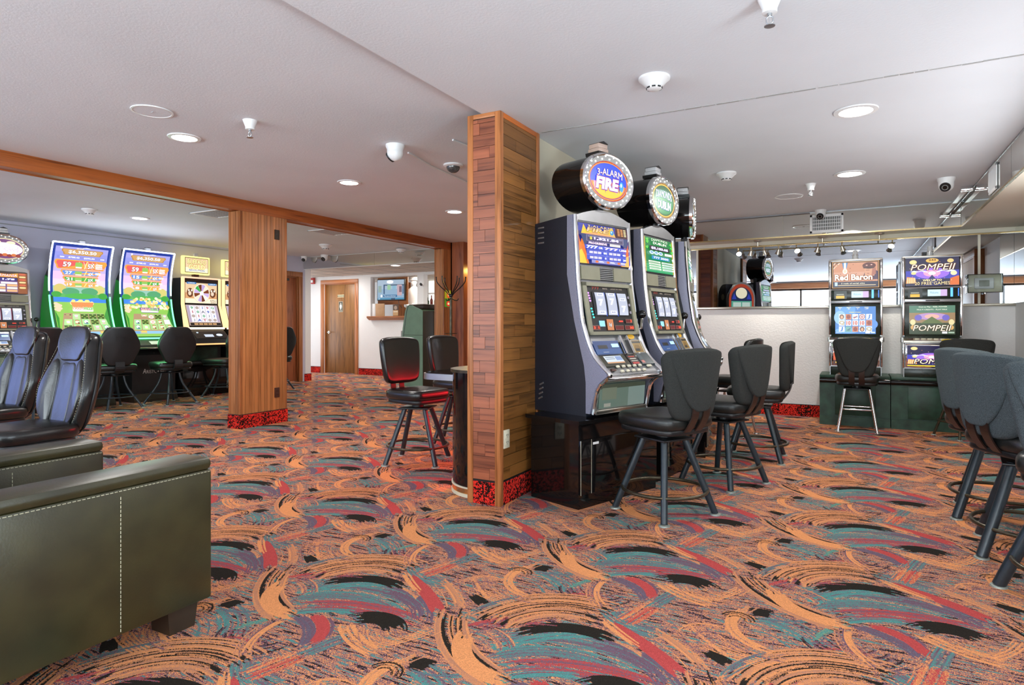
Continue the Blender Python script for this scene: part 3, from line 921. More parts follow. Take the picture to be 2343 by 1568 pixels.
while z < CR - .035:
    h = min(PH, CR - .035 - z)
    # narrow face (towards the left)
    a0, a1 = FX0 + tw, FX1 - tw
    cuts = [a0, a1]
    if row % 3 != 1: cuts = [a0, a0 + (a1 - a0) * random.choice((.22, .3, .55, .75)), a1]
    for p, q in zip(cuts[:-1], cuts[1:]):
        piece('plank', M_PLKX, fcol, ((p + q) / 2, FY0 + .010 - random.uniform(0, .0015), z + h / 2), (q - p - .002, .010, h - .0028))
    # broad face (towards the machines)
    a0, a1 = FY0 + tw, FY1 - .04
    off = (.13, .31, .22, .40)[row % 4] + random.uniform(-.05, .05)
    cuts = [a0, a0 + off, a1]
    if row % 5 == 4: cuts = [a0, a1]
    for p, q in zip(cuts[:-1], cuts[1:]):
        piece('plank', M_PLKY, fcol, (FX1 - .010 + random.uniform(0, .0015), (p + q) / 2, z + h / 2), (.010, q - p - .002, h - .0028))
    z += PH; row += 1
b = MB()
b.box(FX0 + tw, FX1 - tw, FY0 + .006, FY0 + .02, 0, .146, M_FLECK); b.box(FX1 - .02, FX1 - .006, FY0 + tw, FY1, 0, .146, M_FLECK)
b.box(FX0 + tw, FX1 - tw, FY0 + .004, FY0 + .02, .146, .157, M_BLACK); b.box(FX1 - .02, FX1 - .004, FY0 + tw, FY1, .146, .157, M_BLACK)
b.build('carpet_skirting', fcol)
wall_plate('outlet', fcol, (FX1 - .004, 3.545, .42), 'x', .072, .118, M_IVORY)

# matching end post of the partition (shows between the machines and in the mirror)
pp = thing('plank_column.001', 'plank clad end post of the beige partition, reflected in the mirror', 'column')
k = MB(); k.box(-2.19, -1.97, 6.75, 7.09, 0, CR, M_DKBROWN); k.build('core', pp)
t = MB()
for (xx, yy) in ((-2.2, 6.74), (-2.2, 7.06), (-2.0, 6.74), (-2.0, 7.06)): t.bbox(xx, xx + .04, yy, yy + .04, 0, CR, M_OAKTRIM, .004)
t.build('corner_trim', pp)
z = .16; row = 0
while z < CR - .04:
    piece('plank', M_PLKY, pp, (-1.966, 6.92, z + PH / 2), (.010, .278, PH - .003))
    piece('plank', M_PLKX, pp, (-2.08, 7.094, z + PH / 2), (.158, .010, PH - .003))
    z += PH
b = MB(); b.box(-2.16, -1.968, 6.78, 7.1, 0, .15, M_FLECK); b.build('carpet_skirting', pp)

# ------------------------------------------------------------------ doors
def door(n, label, axis, a0, a1, at, h, mat, fw=.095, face=1, leaf_in=.05):
    """door frame and leaf in a wall plane; axis 'x': wall runs along x at y = at and faces -y; axis 'y': runs along y at x = at and faces +x"""
    def bx(m, u0, u1, d0, d1, z0, z1, mt, r=.004):
        # d measured out of the wall towards the room
        if axis == 'x': m.bbox(u0, u1, at - d1, at - d0, z0, z1, mt, r)
        else: m.bbox(at + d0, at + d1, u0, u1, z0, z1, mt, r)
    f = MB()
    bx(f, a0, a0 + fw, -.1, .02, 0, h - fw, mat[1]); bx(f, a1 - fw, a1, -.1, .02, 0, h - fw, mat[1]); bx(f, a0, a1, -.1, .02, h - fw, h, mat[2])
    bx(f, a0 + fw, a0 + fw + .018, -.1, -.02, 0, h - fw, mat[1]); bx(f, a1 - fw - .018, a1 - fw, -.1, -.02, 0, h - fw, mat[1]); bx(f, a0 + fw, a1 - fw, -.1, -.02, h - fw - .018, h - fw, mat[2])
    o = struct(f, 'door_%d' % n, label)
    l = MB(); bx(l, a0 + fw + .02, a1 - fw - .02, -.09, -leaf_in, .015, h - fw - .02, mat[0], .003)
    l.build('door_leaf', o)
    return o
d2 = door(2, 'oak restroom door with a dark pictogram sign', 'x', -11.38, -10.19, 11.27, 2.245, (M_DOOR, M_OAKTRIM, M_OAKX))
h = MB()
h.lathe([(.035, 0), (.035, .012), (.014, .016), (.012, .05)], M_SATNICK, 16, Mt((-11.165, 11.32, .985), 0, PI / 2))
h.tube([(-11.165, 11.268, .985), (-11.13, 11.262, .985), (-11.06, 11.262, .983)], [.012, .011, .009], M_SATNICK, 10)
h.build('door_handle', d2)
a = Art(lambda u, v, w: (-10.785 + u, 11.318 - w, 1.60 + v), lit=False)
a.rect(-.065, -.125, .065, .125, '3b3a2c'); a.frame(-.065, -.125, .065, .125, .006, 'd8d2bc')
a.ell(0, .075, .014, .016, 'f2ecd8'); a.poly([(-.028, .052), (.028, .052), (.036, -.02), (.022, -.02), (.016, -.07), (-.016, -.07), (-.022, -.02), (-.036, -.02)], 'f2ecd8')
a.text('WOMEN', 0, -.098, .022, 'f2ecd8', w=.085, bold=.02)
a.build('restroom_sign', d2, label='dark restroom sign with a pale figure')
a = Art(lambda u, v, w: (-10.785 + u, 11.318 - w, 1.855 + v), lit=False)
a.rect(-.10, -.03, .10, .03, 'd6cda8'); a.rect(-.098, -.016, .098, .014, '4a4a38'); a.text('RESTROOM', 0, -.001, .018, 'd6cda8', w=.15, bold=.02)
a.build('name_plate', d2)
d1 = door(1, 'reddish wood door at the end of the lavender wall', 'y', 8.32, 9.32, -9.94, 2.24, (M_REDDOOR, M_OAKTRIM, M_OAKTRIM))
k = MB(); k.bbox(-9.985, -9.955, 8.95, 9.0, 2.05, 2.1, M_BLACK, .004); k.build('door_closer', d1)
d3 = door(3, 'plain oak door in the right-hand wall, seen in the mirror', 'y', 5.5, 6.9, 1.70, 2.2, (M_DOOR, M_OAKTRIM, M_OAKTRIM))
d3.location.x = -.13

# ------------------------------------------------------------------ seats
def smooth_outline(pts, n=6):
    """closed Catmull-Rom through control points"""
    out = []
    L = len(pts)
    for i in range(L):
        p0, p1, p2, p3 = pts[i - 1], pts[i], pts[(i + 1) % L], pts[(i + 2) % L]
        for k in range(n):
            t = k / n
            out.append(tuple(0.5 * (2 * p1[j] + (p2[j] - p0[j]) * t + (2 * p0[j] - 5 * p1[j] + 4 * p2[j] - p3[j]) * t * t + (3 * p1[j] - p0[j] - 3 * p2[j] + p3[j]) * t ** 3) for j in (0, 1)))
    return out
def round_poly(pts, r, n=5):
    """polygon with rounded corners"""
    out = []
    L = len(pts)
    for i in range(L):
        p = Vector(pts[i]); a = Vector(pts[i - 1]) - p; b = Vector(pts[(i + 1) % L]) - p
        rr = min(r, a.length * .48, b.length * .48)
        p0 = p + a.normalized() * rr; p1 = p + b.normalized() * rr
        for k in range(n + 1):
            t = k / n
            q = p0 * (1 - t) ** 2 + p * 2 * t * (1 - t) + p1 * t * t
            out.append((q.x, q.y))
    return out
def mirror_half(h):
    """right half outline from bottom to top -> closed outline"""
    return h + [(-x, y) for x, y in reversed(h) if abs(x) > 1e-6]

def pad(mb, outline, t, r, m, xf, dome=0.0, dome_b=0.0, na=4):
    """upholstered pad: rolled edge of radius r all round, optionally domed faces"""
    cx = sum(p[0] for p in outline) / len(outline); cy = sum(p[1] for p in outline) / len(outline)
    n = len(outline)
    def ring(inset, w, s=None):
        o = []
        for (x, y) in outline:
            dx, dy = x - cx, y - cy
            l = math.hypot(dx, dy)
            k = (max(0.0, l - inset) / l if l else 0) if s is None else s * max(0.0, l - r) / l
            o.append(xf(cx + dx * k, cy + dy * k, w))
        return o
    vs = []; fs = []
    rows = []
    for s in (0.35, 0.7, 0.9): rows.append(ring(0, -t / 2 - dome_b * (1 - s * s), s))
    for k in range(na + 1):
        a = -PI / 2 + (PI / 2) * k / na
        rows.append(ring(r * (1 - math.cos(a)), -(t / 2 - r) + r * math.sin(a)))
    for k in range(na + 1):
        a = (PI / 2) * k / na
        rows.append(ring(r * (1 - math.cos(a)), (t / 2 - r) + r * math.sin(a)))
    for s in (0.9, 0.7, 0.35): rows.append(ring(0, t / 2 + dome * (1 - s * s), s))
    for rw in rows: vs += rw
    R = len(rows)
    for i in range(R - 1):
        for k in range(n):
            fs.append((i * n + k, i * n + (k + 1) % n, (i + 1) * n + (k + 1) % n, (i + 1) * n + k))
    c0 = len(vs); vs.append(xf(cx, cy, -t / 2 - dome_b)); vs.append(xf(cx, cy, t / 2 + dome))
    for k in range(n):
        fs.append((c0, (k + 1) % n, k)); fs.append((c0 + 1, (R - 1) * n + k, (R - 1) * n + (k + 1) % n))
    return mb.add(vs, fs, m, True)

def strap(mb, path, th, x0, x1, m):
    """flat bar following a path in the y-z plane"""
    P = [Vector(p) for p in path]
    up = []; dn = []
    for i, p in enumerate(P):
        t = (P[min(i + 1, len(P) - 1)] - P[max(i - 1, 0)]).normalized()
        nn = Vector((-t.y, t.x)) * th / 2
        up.append(tuple(p + nn)); dn.append(tuple(p - nn))
    return mb.prism(up + dn[::-1], x0, x1, m, 'x')

SEATO = smooth_outline([(-.20, -.16), (-.12, -.215), (.12, -.215), (.20, -.16), (.215, .05), (.185, .19), (.08, .222), (-.08, .222), (-.185, .19), (-.215, .05)], 4)
def back_outline(kind):
    if kind == 'wide':
        return smooth_outline(mirror_half([(.0, .0), (.11, .004), (.165, .05), (.20, .20), (.228, .36), (.225, .41), (.19, .438), (.08, .452), (0, .455)]), 3)
    if kind == 'square':
        return smooth_outline(mirror_half([(.0, .0), (.12, .004), (.18, .04), (.205, .18), (.212, .33), (.195, .385), (.12, .405), (0, .41)]), 3)
    if kind == 'hex':
        return round_poly([(-.125, 0), (.125, 0), (.215, .20), (.215, .28), (.125, .46), (-.125, .46), (-.215, .28), (-.215, .20)], .05, 3)
    if kind == 'bucket':
        return smooth_outline(mirror_half([(.0, .0), (.13, .01), (.19, .08), (.232, .24), (.215, .37), (.165, .52), (.14, .60), (.09, .632), (0, .64)]), 3)

def stool(name, label, kind, legs, loc, rz, seat_z=.62, back_z=.595, seat_m=None, back_m=None, leg_rz=0.0, group=None, lean=.10, curve=1.1, wid=1.0, leg_r=.0205):
    """swivel stool; local +y is the way the sitter faces"""
    seat_m = seat_m or M_LEATHER; back_m = back_m or M_FABRIC
    t = thing(name, label, 'stool', (*loc, 0), rz, group)
    if kind == 'hex': t['seat_style'] = 'hex'
    # seat
    s = MB(); pad(s, [(x * wid, y * wid) for x, y in SEATO], .085, .034, seat_m, lambda u, v, w: (u, v, seat_z - .045 + w), .012)
    s.build('seat', t)
    s = MB(); pad(s, [(x * .93 * wid, y * .93 * wid) for x, y in SEATO], .035, .012, M_BLACK, lambda u, v, w: (u, v, seat_z - .098 + w))
    s.build('seat_pan', t)
    yb = -.225 * wid
    bo = [(x * (wid if kind in ('hex', 'wide') else 1), y * {'wide': .93, 'hex': 1.14, 'bucket': .89, 'square': .98}[kind]) for x, y in back_outline(kind)]
    th = {'wide': .062, 'square': .075, 'hex': .06, 'bucket': .105}[kind]
    fx = lambda u, v, w: (u, yb + curve * u * u - lean * v + w, back_z + v)
    b = MB(); pad(b, bo, th, th * .45, back_m, fx, .004, .004)
    bk = b.build('backrest', t)
    if kind == 'wide':
        # raised U shaped rear pad
        sh = [(x * wid, y) for x, y in smooth_outline(mirror_half([(0, .055), (.06, .065), (.115, .13), (.165, .25), (.205, .36), (.192, .40), (.09, .412), (0, .414)]), 3)]
        s = MB(); pad(s, sh, .024, .011, back_m, lambda u, v, w: fx(u, v, -th / 2 + .010 + w - .026 * (1 - v / .42)))
        s.build('rear_pad', bk)
    if kind == 'hex':
        s = MB(); pad(s, [(x * .97, .23 + (y - .23) * .97) for x, y in bo], .022, .009, M_BLACK, lambda u, v, w: fx(u, v, -th / 2 - .006 + w), 0, .008)
        s.build('back_shell', bk)
        g = MB()
        y0 = -th / 2 - .020
        for (u0, u1, v0, v1) in ((-.06, .06, .335, .345), (-.06, .06, .385, .395), (-.06, -.05, .335, .395), (.05, .06, .335, .395)):
            q = [fx(u, v, y0 + dy) for dy in (-.006, .006) for v in (v0, v1) for u in (u0, u1)]
            g.add(q, [(0, 2, 3, 1), (4, 5, 7, 6), (0, 1, 5, 4), (2, 6, 7, 3), (0, 4, 6, 2), (1, 3, 7, 5)], M_BLACK)
        q = [fx(u, v, y0 + .004) for v in (.345, .385) for u in (-.05, .05)]
        g.add(q, [(0, 1, 3, 2)], M_STEEL)
        g.build('hand_slot', bk)
    if kind == 'bucket':
        f0 = th / 2
        s = MB(); pad(s, smooth_outline(mirror_half([(0, .41), (.075, .412), (.10, .44), (.135, .50), (.118, .60), (0, .615)]), 3), .03, .013, back_m, lambda u, v, w: fx(u, v, f0 + w - .004), .004)
        s.build('head_panel', bk)
        s = MB(); pad(s, smooth_outline(mirror_half([(0, .03), (.06, .035), (.075, .15), (.07, .30), (.06, .395), (0, .40)]), 3), .026, .011, back_m, lambda u, v, w: fx(u, v, f0 + w - .006), .003)
        s.build('centre_panel', bk)
        for sg in (-1, 1):
            s = MB(); pad(s, smooth_outline([(sg * .09, .04), (sg * .13, .05), (sg * .185, .12), (sg * .205, .25), (sg * .165, .37), (sg * .13, .42), (sg * .095, .40), (sg * .085, .25)], 3), .045, .02, back_m, lambda u, v, w: fx(u, v, f0 + w - .008), .008)
            s.build('side_bolster', bk)
        p = MB(); p.tube([fx(x * 1.0, .32 + (y - .32) * 1.0, -th / 2 + .03) for x, y in bo], .006, M_BLACK, 6, closed=True); p.build('piping', bk)
        p = MB()
        for i in range(0, len(bo)):
            (x0, y0), (x1, y1) = bo[i], bo[(i + 1) % len(bo)]
            if y0 < .05: continue
            for kk in range(3):
                a = (kk + .2) / 3; c_ = (kk + .75) / 3
                p.tube([fx((x0 + (x1 - x0) * a) * .925, .32 + (y0 + (y1 - y0) * a - .32) * .945, f0 - .0005), fx((x0 + (x1 - x0) * c_) * .925, .32 + (y0 + (y1 - y0) * c_ - .32) * .945, f0 - .0005)], .0011, M_STITCH, 4)
        o = p.build('stitching', bk); o['kind'] = 'stuff'
    # bracket
    k = MB()
    if kind in ('wide', 'square'):
        arc = [(.02, seat_z - .118), (-.12, seat_z - .118), (-.20, seat_z - .105), (-.245, seat_z - .06), (yb - .04, back_z + .03), (yb - .042 - lean * .12, back_z + .12)]
        for x0, x1 in ((-.075, -.02), (.02, .075)): strap(k, smooth_path(arc), .008, x0, x1, M_STRAP)
    else:
        strap(k, smooth_path([(.02, seat_z - .118), (-.16, seat_z - .118), (yb - .045, seat_z - .07), (yb - .045, back_z + .05)]), .03, -.055, .055, M_BLACK)
    k.build('back_bracket', t)
    sw = MB(); sw.lathe([(.10, seat_z - .118), (.10, seat_z - .128), (.05, seat_z - .132), (.05, seat_z - .155)], M_BLACK, 20)
    sw.bbox(-.13, .13, -.13, .13, seat_z - .166, seat_z - .154, M_BLACK, .004)
    sw.build('swivel_plate', t, rot=leg_rz)
    zt = seat_z - .16
    for i in range(4):
        a = leg_rz + PI / 4 + i * PI / 2
        ca, sa = math.cos(a), math.sin(a)
        l = MB()
        if legs == 'ring':
            l.tube([(.12 * ca, .12 * sa, zt), (.30 * ca, .30 * sa, .008)], leg_r, M_TUBE, 14); ft = .30; lm = M_TUBE
        elif legs == 'chrome':
            l.tube([(.165 * ca, .165 * sa, zt), (.262 * ca, .262 * sa, .006)], .0135, M_CHROME, 12); ft = .262
        elif legs == 'bent':
            l.tube([(q * ca, q * sa, z_) for q, z_ in smooth_path([(.115, zt), (.135, zt - .10), (.19, zt - .22), (.35, .006)], 4)], .016, M_TUBE, 12); ft = .35
        elif legs == 'thin':
            l.tube([(.10 * ca, .10 * sa, zt), (.25 * ca, .25 * sa, .006)], .0125, M_BRONZE, 12); ft = .25
        lo = l.build('leg', t)
        g = MB(); g.lathe([(.034 if legs == 'ring' else .026, 0), (.032 if legs == 'ring' else .024, .007), (.02, .010)], M_RUBBER if legs != 'chrome' else M_CHROME, 16, Mt((ft * ca, ft * sa, 0)))
        g.build('glide', lo)
    r = MB()
    if legs == 'ring':
        z_ = .145; R = .30 - (.18) * (z_ / zt) + .012
        r.tube([(R * math.cos(q * PI / 20), R * math.sin(q * PI / 20), z_) for q in range(40)], .0105, M_BRONZE, 10, closed=True)
    elif legs == 'chrome':
        z_ = .24; R = .262 - .097 * (z_ / zt)
        q = [(R * math.cos(leg_rz + PI / 4 + i * PI / 2), R * math.sin(leg_rz + PI / 4 + i * PI / 2)) for i in range(4)]
        r.tube([(x, y, z_) for x, y in round_poly(q, .03, 4)], .011, M_CHROME, 10, closed=True)
    else:
        z_ = .17; R = .262 if legs == 'bent' else .215
        r.tube([(R * math.cos(q * PI / 20), R * math.sin(q * PI / 20), z_) for q in range(40)], .0085, M_TUBE if legs == 'bent' else M_BRONZE, 8, closed=True)
    r.build('foot_ring', t)
    return t
def smooth_path(pts, n=5):
    out = []
    L = len(pts)
    for i in range(L - 1):
        p0, p1, p2, p3 = pts[max(i - 1, 0)], pts[i], pts[i + 1], pts[min(i + 2, L - 1)]
        for k in range(n):
            t = k / n
            out.append(tuple(0.5 * (2 * p1[j] + (p2[j] - p0[j]) * t + (2 * p0[j] - 5 * p1[j] + 4 * p2[j] - p3[j]) * t * t + (3 * p1[j] - p0[j] - 3 * p2[j] + p3[j]) * t ** 3) for j in range(len(p1))))
    out.append(pts[-1])
    return out
def face_rz(dx, dy):
    """rotation that turns local +y to the room direction (dx, dy)"""
    return math.atan2(dy, dx) - PI / 2

# stools of the foreground slot machine bank
GB = 'fabric backed stools of the slot machine bank'
s1 = stool('slot_stool', 'fabric backed stool in front of the nearest slot machine', 'wide', 'ring', cw(.942, 3.894), face_rz(*cdir(-.56, .83)), wid=1.06, leg_rz=face_rz(*cdir(-.279, .068)) - face_rz(*cdir(-.56, .83)) + PI / 4, group=GB)
dup(s1, (*cw(1.555, 4.63), 0), face_rz(*cdir(-.62, .78)), 'fabric backed stool in front of the second, green lit slot machine')
dup(s1, (*cw(2.12, 5.47), 0), face_rz(*cdir(-.92, .39)), 'fabric backed stool seen edge-on before the third slot machine')
stool('slot_stool', 'chrome legged stool at the far end of the slot machine bank', 'wide', 'chrome', cw(2.33, 6.65), face_rz(*cdir(-.80, .60)), back_m=M_LEATHER)
# pair at the green plinth
stool('slot_stool', 'dark stool with splayed chrome legs before the machine with an airman on its glass', 'wide', 'chrome', cw(3.80, 6.93), face_rz(*cdir(.50, .87)), leg_rz=0.04, lean=.06)
stool('slot_stool', 'dark stool with thin legs before the machine with a volcano on its glass', 'wide', 'thin', cw(4.62, 6.45), face_rz(*cdir(.42, .90)), leg_rz=.5, lean=.06)
# right foreground row, turned to the right-hand wall
GR = 'blue grey fabric stools along the right-hand wall'
r1 = stool('slot_stool', 'blue grey fabric stool in the right foreground, its whole back in view', 'wide', 'ring', (.80, 4.02), face_rz(.88, .47), back_m=M_FABRICB, leg_rz=.95, group=GR, leg_r=.026, wid=1.06)
dup(r1, (.785, 4.72, 0), face_rz(.88, .45), 'blue grey fabric stool half hidden behind the right foreground stool')
dup(r1, (.86, 3.39, 0), face_rz(.38, .92), 'blue grey fabric stool cut off by the right edge of the photo')
# red lit vinyl pair
a1 = stool('bar_stool', 'black vinyl stool lit red, nearer the camera beside the plank column', 'square', 'ring', cw(-.796, 5.325), face_rz(*cdir(.78, -.62)), seat_m=M_LEATHERG, back_m=M_LEATHERG, leg_rz=.52, lean=.13, curve=.9, back_z=.65, group='black vinyl stools lit red')
dup(a1, (*cw(-.52, 6.25), 0), face_rz(*cdir(.80, -.60)), 'black vinyl stool lit red, behind the chrome edged ledge')
# hexagonal backed row at the tall machines
GH = 'hexagonal backed stools at the tall machines'
b1 = stool('casino_stool', 'black stool with hexagonal back at the left farm game machine', 'hex', 'bent', (-8.98, 5.04), face_rz(-.95, .30), back_m=M_LEATHER, back_z=.605, leg_rz=.35, group=GH, wid=1.2, curve=.5)
dup(b1, (-8.86, 5.78, 0), face_rz(-.95, .25), 'black stool with hexagonal back at the right farm game machine')
dup(b1, (-9.02, 6.78, 0), face_rz(-.95, -.25), 'black stool with hexagonal back half hidden by the oak post')
dup(b1, (-9.02, 7.80, 0), face_rz(-1, .15), 'black stool just showing to the right of the oak post')
dup(b1, (-8.98, 4.10, 0), face_rz(-1, .10), 'black stool behind the blue sheened bucket seats')
# bucket seats
c1 = stool('bucket_stool', 'black leather bucket stool with blue sheen, the nearer one', 'bucket', 'ring', (-4.06, 1.785), face_rz(.05, -1), seat_z=.60, back_z=.53, seat_m=M_LEATHERG, back_m=M_LEATHERG, lean=.20, curve=.8, group='leather bucket stools at the left')
dup(c1, (-5.18, 2.03, 0), face_rz(.05, -1), 'black leather bucket stool with blue sheen at the left edge')

# ------------------------------------------------------------------ leather club chair in the left foreground
ac = thing('club_armchair', 'olive brown leather club armchair with pale stitching in the left foreground', 'armchair', (-2.64, 1.115, 0))
def arm_panel(x0, x1, name, outer):
    m = MB()
    zt, zb = .640, .092
    y0, y1 = -.50, .485
    m.bbox(x0, x1, y0, y1, zb, zt - .045, M_OLEATH, .014)
    a = m.build(name, ac)
    k = MB(); k.bbox(x0 - .001, x1 + .001, y0 - .001, y1 + .001, zt - .050, zt, M_OLEATH, .020); k.build('arm_cap', a)
    s = MB()
    xo = x1 if outer else x0
    for xx in (x1 + .0045, x0 - .0045):
        y = y0 + .02
        while y < y1 - .02:
            s.tube([(xx - (.0025 if xx > x0 else -.0025), y, zt - .054), (xx - (.0025 if xx > x0 else -.0025), y + .010, zt - .054)], .0016, M_STITCH, 4); y += .0145
        for ys in (.135, -.335):
            z = zb + .015
            while z < zt - .075:
                s.tube([(xx - (.003 if xx > x0 else -.003), ys, z), (xx - (.003 if xx > x0 else -.003), ys, z + .010)], .0017, M_STITCH, 4); z += .0145
    st = s.build('stitching', a); st['kind'] = 'stuff'
    return a
arm_panel(.285, .45, 'armrest', True)
arm_panel(-.45, -.285, 'armrest', False)
m = MB(); m.bbox(-.45, .45, -.60, -.42, .125, .74, M_OLEATH, .04); m.build('backrest', ac)
m = MB(); pad(m, round_poly([(-.28, -.42), (.28, -.42), (.28, .47), (-.28, .47)], .04), .15, .05, M_OLEATH, lambda u, v, w: (u, v, .36 + w), .03); m.build('seat_cushion', ac)
m = MB(); pad(m, round_poly([(-.27, .42), (.27, .42), (.27, .80), (-.27, .80)], .06), .16, .06, M_OLEATH, lambda u, v, w: (u, -.36 + w - (v - .42) * .2, v), .04); m.build('back_cushion', ac)
m = MB(); m.bbox(-.285, .285, -.5, .44, .125, .30, M_OLEATH, .015); m.build('seat_base', ac)
for sx in (-1, 1):
    for y0, y1 in ((.33, .45), (-.56, -.44)):
        MB().prism([(y0, 0.0), (y1 - .02, 0.0), (y1, .13), (y0 - .01, .13)], *sorted((sx * .31, sx * .42)), M_DKBROWN, 'x').build('foot', ac)

# ------------------------------------------------------------------ upright slot machine with an oval sign
# local frame: x along the front (0 = left end as seen from the front), +y towards the player, z up; y = 0 is the bottom front edge
FRONT = [(-.004, .018), (.012, .10), (.030, .17), (.060, .215), (.085, .235)]      # below the ledge
UPPER = [(.129, .268), (.128, .285), (.075, .325), (.015, .38), (-.025, .44), (-.059, .515), (-.095, .62), (-.1155, .745), (-.135, .90), (-.142, 1.005), (-.155, 1.16), (-.162, 1.325)]
def prof_y(z):
    """front surface depth at a height (upper curve)"""
    P = UPPER[1:]
    if z <= P[0][1]: return P[0][0]
    for (a, za), (b, zb) in zip(P, P[1:]):
        if z <= zb: return a + (b - a) * (z - za) / (zb - za)
    return P[-1][0]
def prof_n(z):
    a, b = prof_y(z - .02), prof_y(z + .02)
    n = Vector((0, .04, a - b)).normalized()
    return n

def reel_machine(name, label, loc, rz, W, theme, dead=False, sign=True, full=True):
    t = thing(name, label, 'slot machine', loc, rz)
    zt = 1.335
    # cabinet
    c = MB()
    body = [(-.54, 0), (-.54, 1.30), (-.225, 1.325), (-.22, .93), (-.155, .62), (-.07, .33), (-.055, .22), (-.055, 0)]
    c.prism(body, 0, W, M_NAVY, 'x'); cb = c.build('cabinet', t)
    v = MB()
    for zz in (1.27, 1.235, 1.20, 1.165): v.bbox(W - .001, W + .0015, -.50, -.44, zz - .006, zz + .004, M_STEEL, .001)
    for k in range(4): v.tube([(W + .001, -.49 + .004 * k, .08 + .033 * k), (W + .001, -.455 + .004 * k, .095 + .033 * k)], .006, M_STEEL, 6)
    v.build('vent_louvres', cb)['kind'] = 'stuff'
    # door side cheeks
    outer = [(-.01, 0.02)] + FRONT[1:] + UPPER
    inner = [(-.22, 1.325), (-.22, .93), (-.155, .62), (-.07, .33), (-.055, .22), (-.055, .02)]
    for x0, x1 in ((-.004, .018), (W - .018, W + .004)):
        k = MB(); k.prism([(y - .012, z) for y, z in outer] + inner, x0, x1, M_SILVER, 'x'); k.build('side_cheek', t)
    # bright edge trim following the curve
    for xx in (.012, W - .012):
        k = MB()
        up = smooth_path([(y, z) for y, z in UPPER], 4)
        k.tube([(xx, y + .002, z) for y, z in up], .016, M_CHROME, 8)
        k.build('edge_trim', t)
        k = MB()
        k.tube([(xx, y, z) for y, z in smooth_path(FRONT + [(.118, .262)], 4)], .014, M_CHROME, 8)
        k.build('edge_trim', t)
    # door skin behind the panels
    k = MB()
    up = [(y - .012, z) for y, z in smooth_path(UPPER, 3)]
    k.prism(up + [(-.20, 1.325), (-.20, .93), (-.14, .62), (-.03, .33), (.06, .268)], .018, W - .018, M_STEEL, 'x', smooth=False)
    k.build('door_panel', t)
    # domed top cap
    k = MB()
    arc = [(W * (.03 + .94 * i / 16), 1.325 + .055 * math.sin(PI * i / 16)) for i in range(17)]
    k.prism([(W * .97, 1.29), (W * .03, 1.29)] + arc, -.20, -.148, M_STEEL, 'y'); k.build('top_cap', t)
    # ledge
    k = MB()
    rail = [(W * .5 + (W * .5 + .004) * math.sin(a), .119 + .018 * math.cos(a)) for a in [(-PI / 2 + PI * i / 14) for i in range(15)]]
    rail = [(x, .112 + .022 * (1 - (2 * x / W - 1) ** 2)) for x in [W * i / 14 for i in range(15)]]
    k.tube([(x, y, .252) for x, y in rail], .019, M_CHROME, 10)
    k.build('chrome_ledge', t)
    k = MB(); k.bbox(.02, W - .02, .02, .115, .245, .272, M_OLIVE, .006); dk = k.build('button_deck', t)
    def at(x, z, lift=0.0):
        n = prof_n(z)
        return Vector((x, prof_y(z), z)) + n * lift
    def deck(u, v, w):
        """button deck surface: u across, v from lip (0) to the back (1)"""
        z = .287 + .045 * v
        p = at(W * (1 - u), z, w + .001)
        return tuple(p)
    # buttons
    for i, (u, v) in enumerate([(.13, .35), (.26, .15), (.26, .75), (.36, .15), (.36, .75), (.46, .15), (.46, .75), (.56, .15), (.56, .75), (.66, .15), (.66, .75), (.82, .6)]):
        w = .030 if i not in (0, 11) else .048
        k = MB()
        p = deck(u, v, 0); n = prof_n(.287 + .045 * v)
        M = Matrix.Translation(Vector(p)) @ n.to_track_quat('Z', 'Y').to_matrix().to_4x4()
        k.bbox(-w / 2, w / 2, -.009, .009, -.002, .009, M_BROWNPL if i == 0 else M_IVORY, .003, M)
        k.build('button', dk)
    def surf(z0, z1, x0=.03, x1=None):
        """map art (u 0..1 across, v 0..1 up) to the curved front between heights"""
        x1 = W - .03 if x1 is None else x1
        A, B = at(0, z0), at(0, z1)
        n = Vector((0, B.z - A.z, A.y - B.y)).normalized()
        def f(u, v, w):
            p = A + (B - A) * v + n * (.004 + w)
            return (x1 - (x1 - x0) * u, p.y, p.z)
        return f
    D = 0.05 if dead else 1.0
    # lower glass of the belly: bright tray with chrome lip
    k = MB(); k.prism([(-.012, .035), (-.004, .20), (.05, .222), (.062, .232), (-.04, .232), (-.045, .035)], .03, W - .03, M_STEEL, 'x'); k.build('tray_back', t)
    k = MB(); k.bbox(.03, W - .03, -.012, .008, .012, .042, M_SATNICK, .003); k.build('tray_lip', t)
    a = Art(lambda u, v, w: (W - .05 - (W - .1) * u, .006 + .012 * v + w * 2, .05 + .155 * v), lit=True, e=.42)
    a.rect(0, 0, 1, 1, '7f9a8c'); a.poly([(.62, 0), (.62, .78), (.66, .9), (.74, .95), (1, .95), (1, 0)], '9fb8b0'); a.rect(.0, .82, 1, 1, '55614f'); a.rect(.05, .35, .36, .86, '8f9c86'); a.rect(.1, .05, .24, .2, 'c9cbbd')
    a.build('tray_glass', t, label='pale backlit belly glass')
    # upper award glass
    z0, z1 = 1.005, 1.275
    f = surf(z0, z1)
    k = MB(); q = [f(u, v, -.002) for u, v in ((-.02, -.03), (1.02, -.03), (1.02, 1.03), (-.02, 1.03))]
    k.add(q, [(0, 1, 2, 3)], M_BLACK); k.build('glass_frame', t)
    a = Art(f, 1.1 * D + .02)
    theme['award'](a); a.build('award_glass', t, label=theme.get('award_label'))
    # speaker band with a slatted grille
    f = surf(.895, .985)
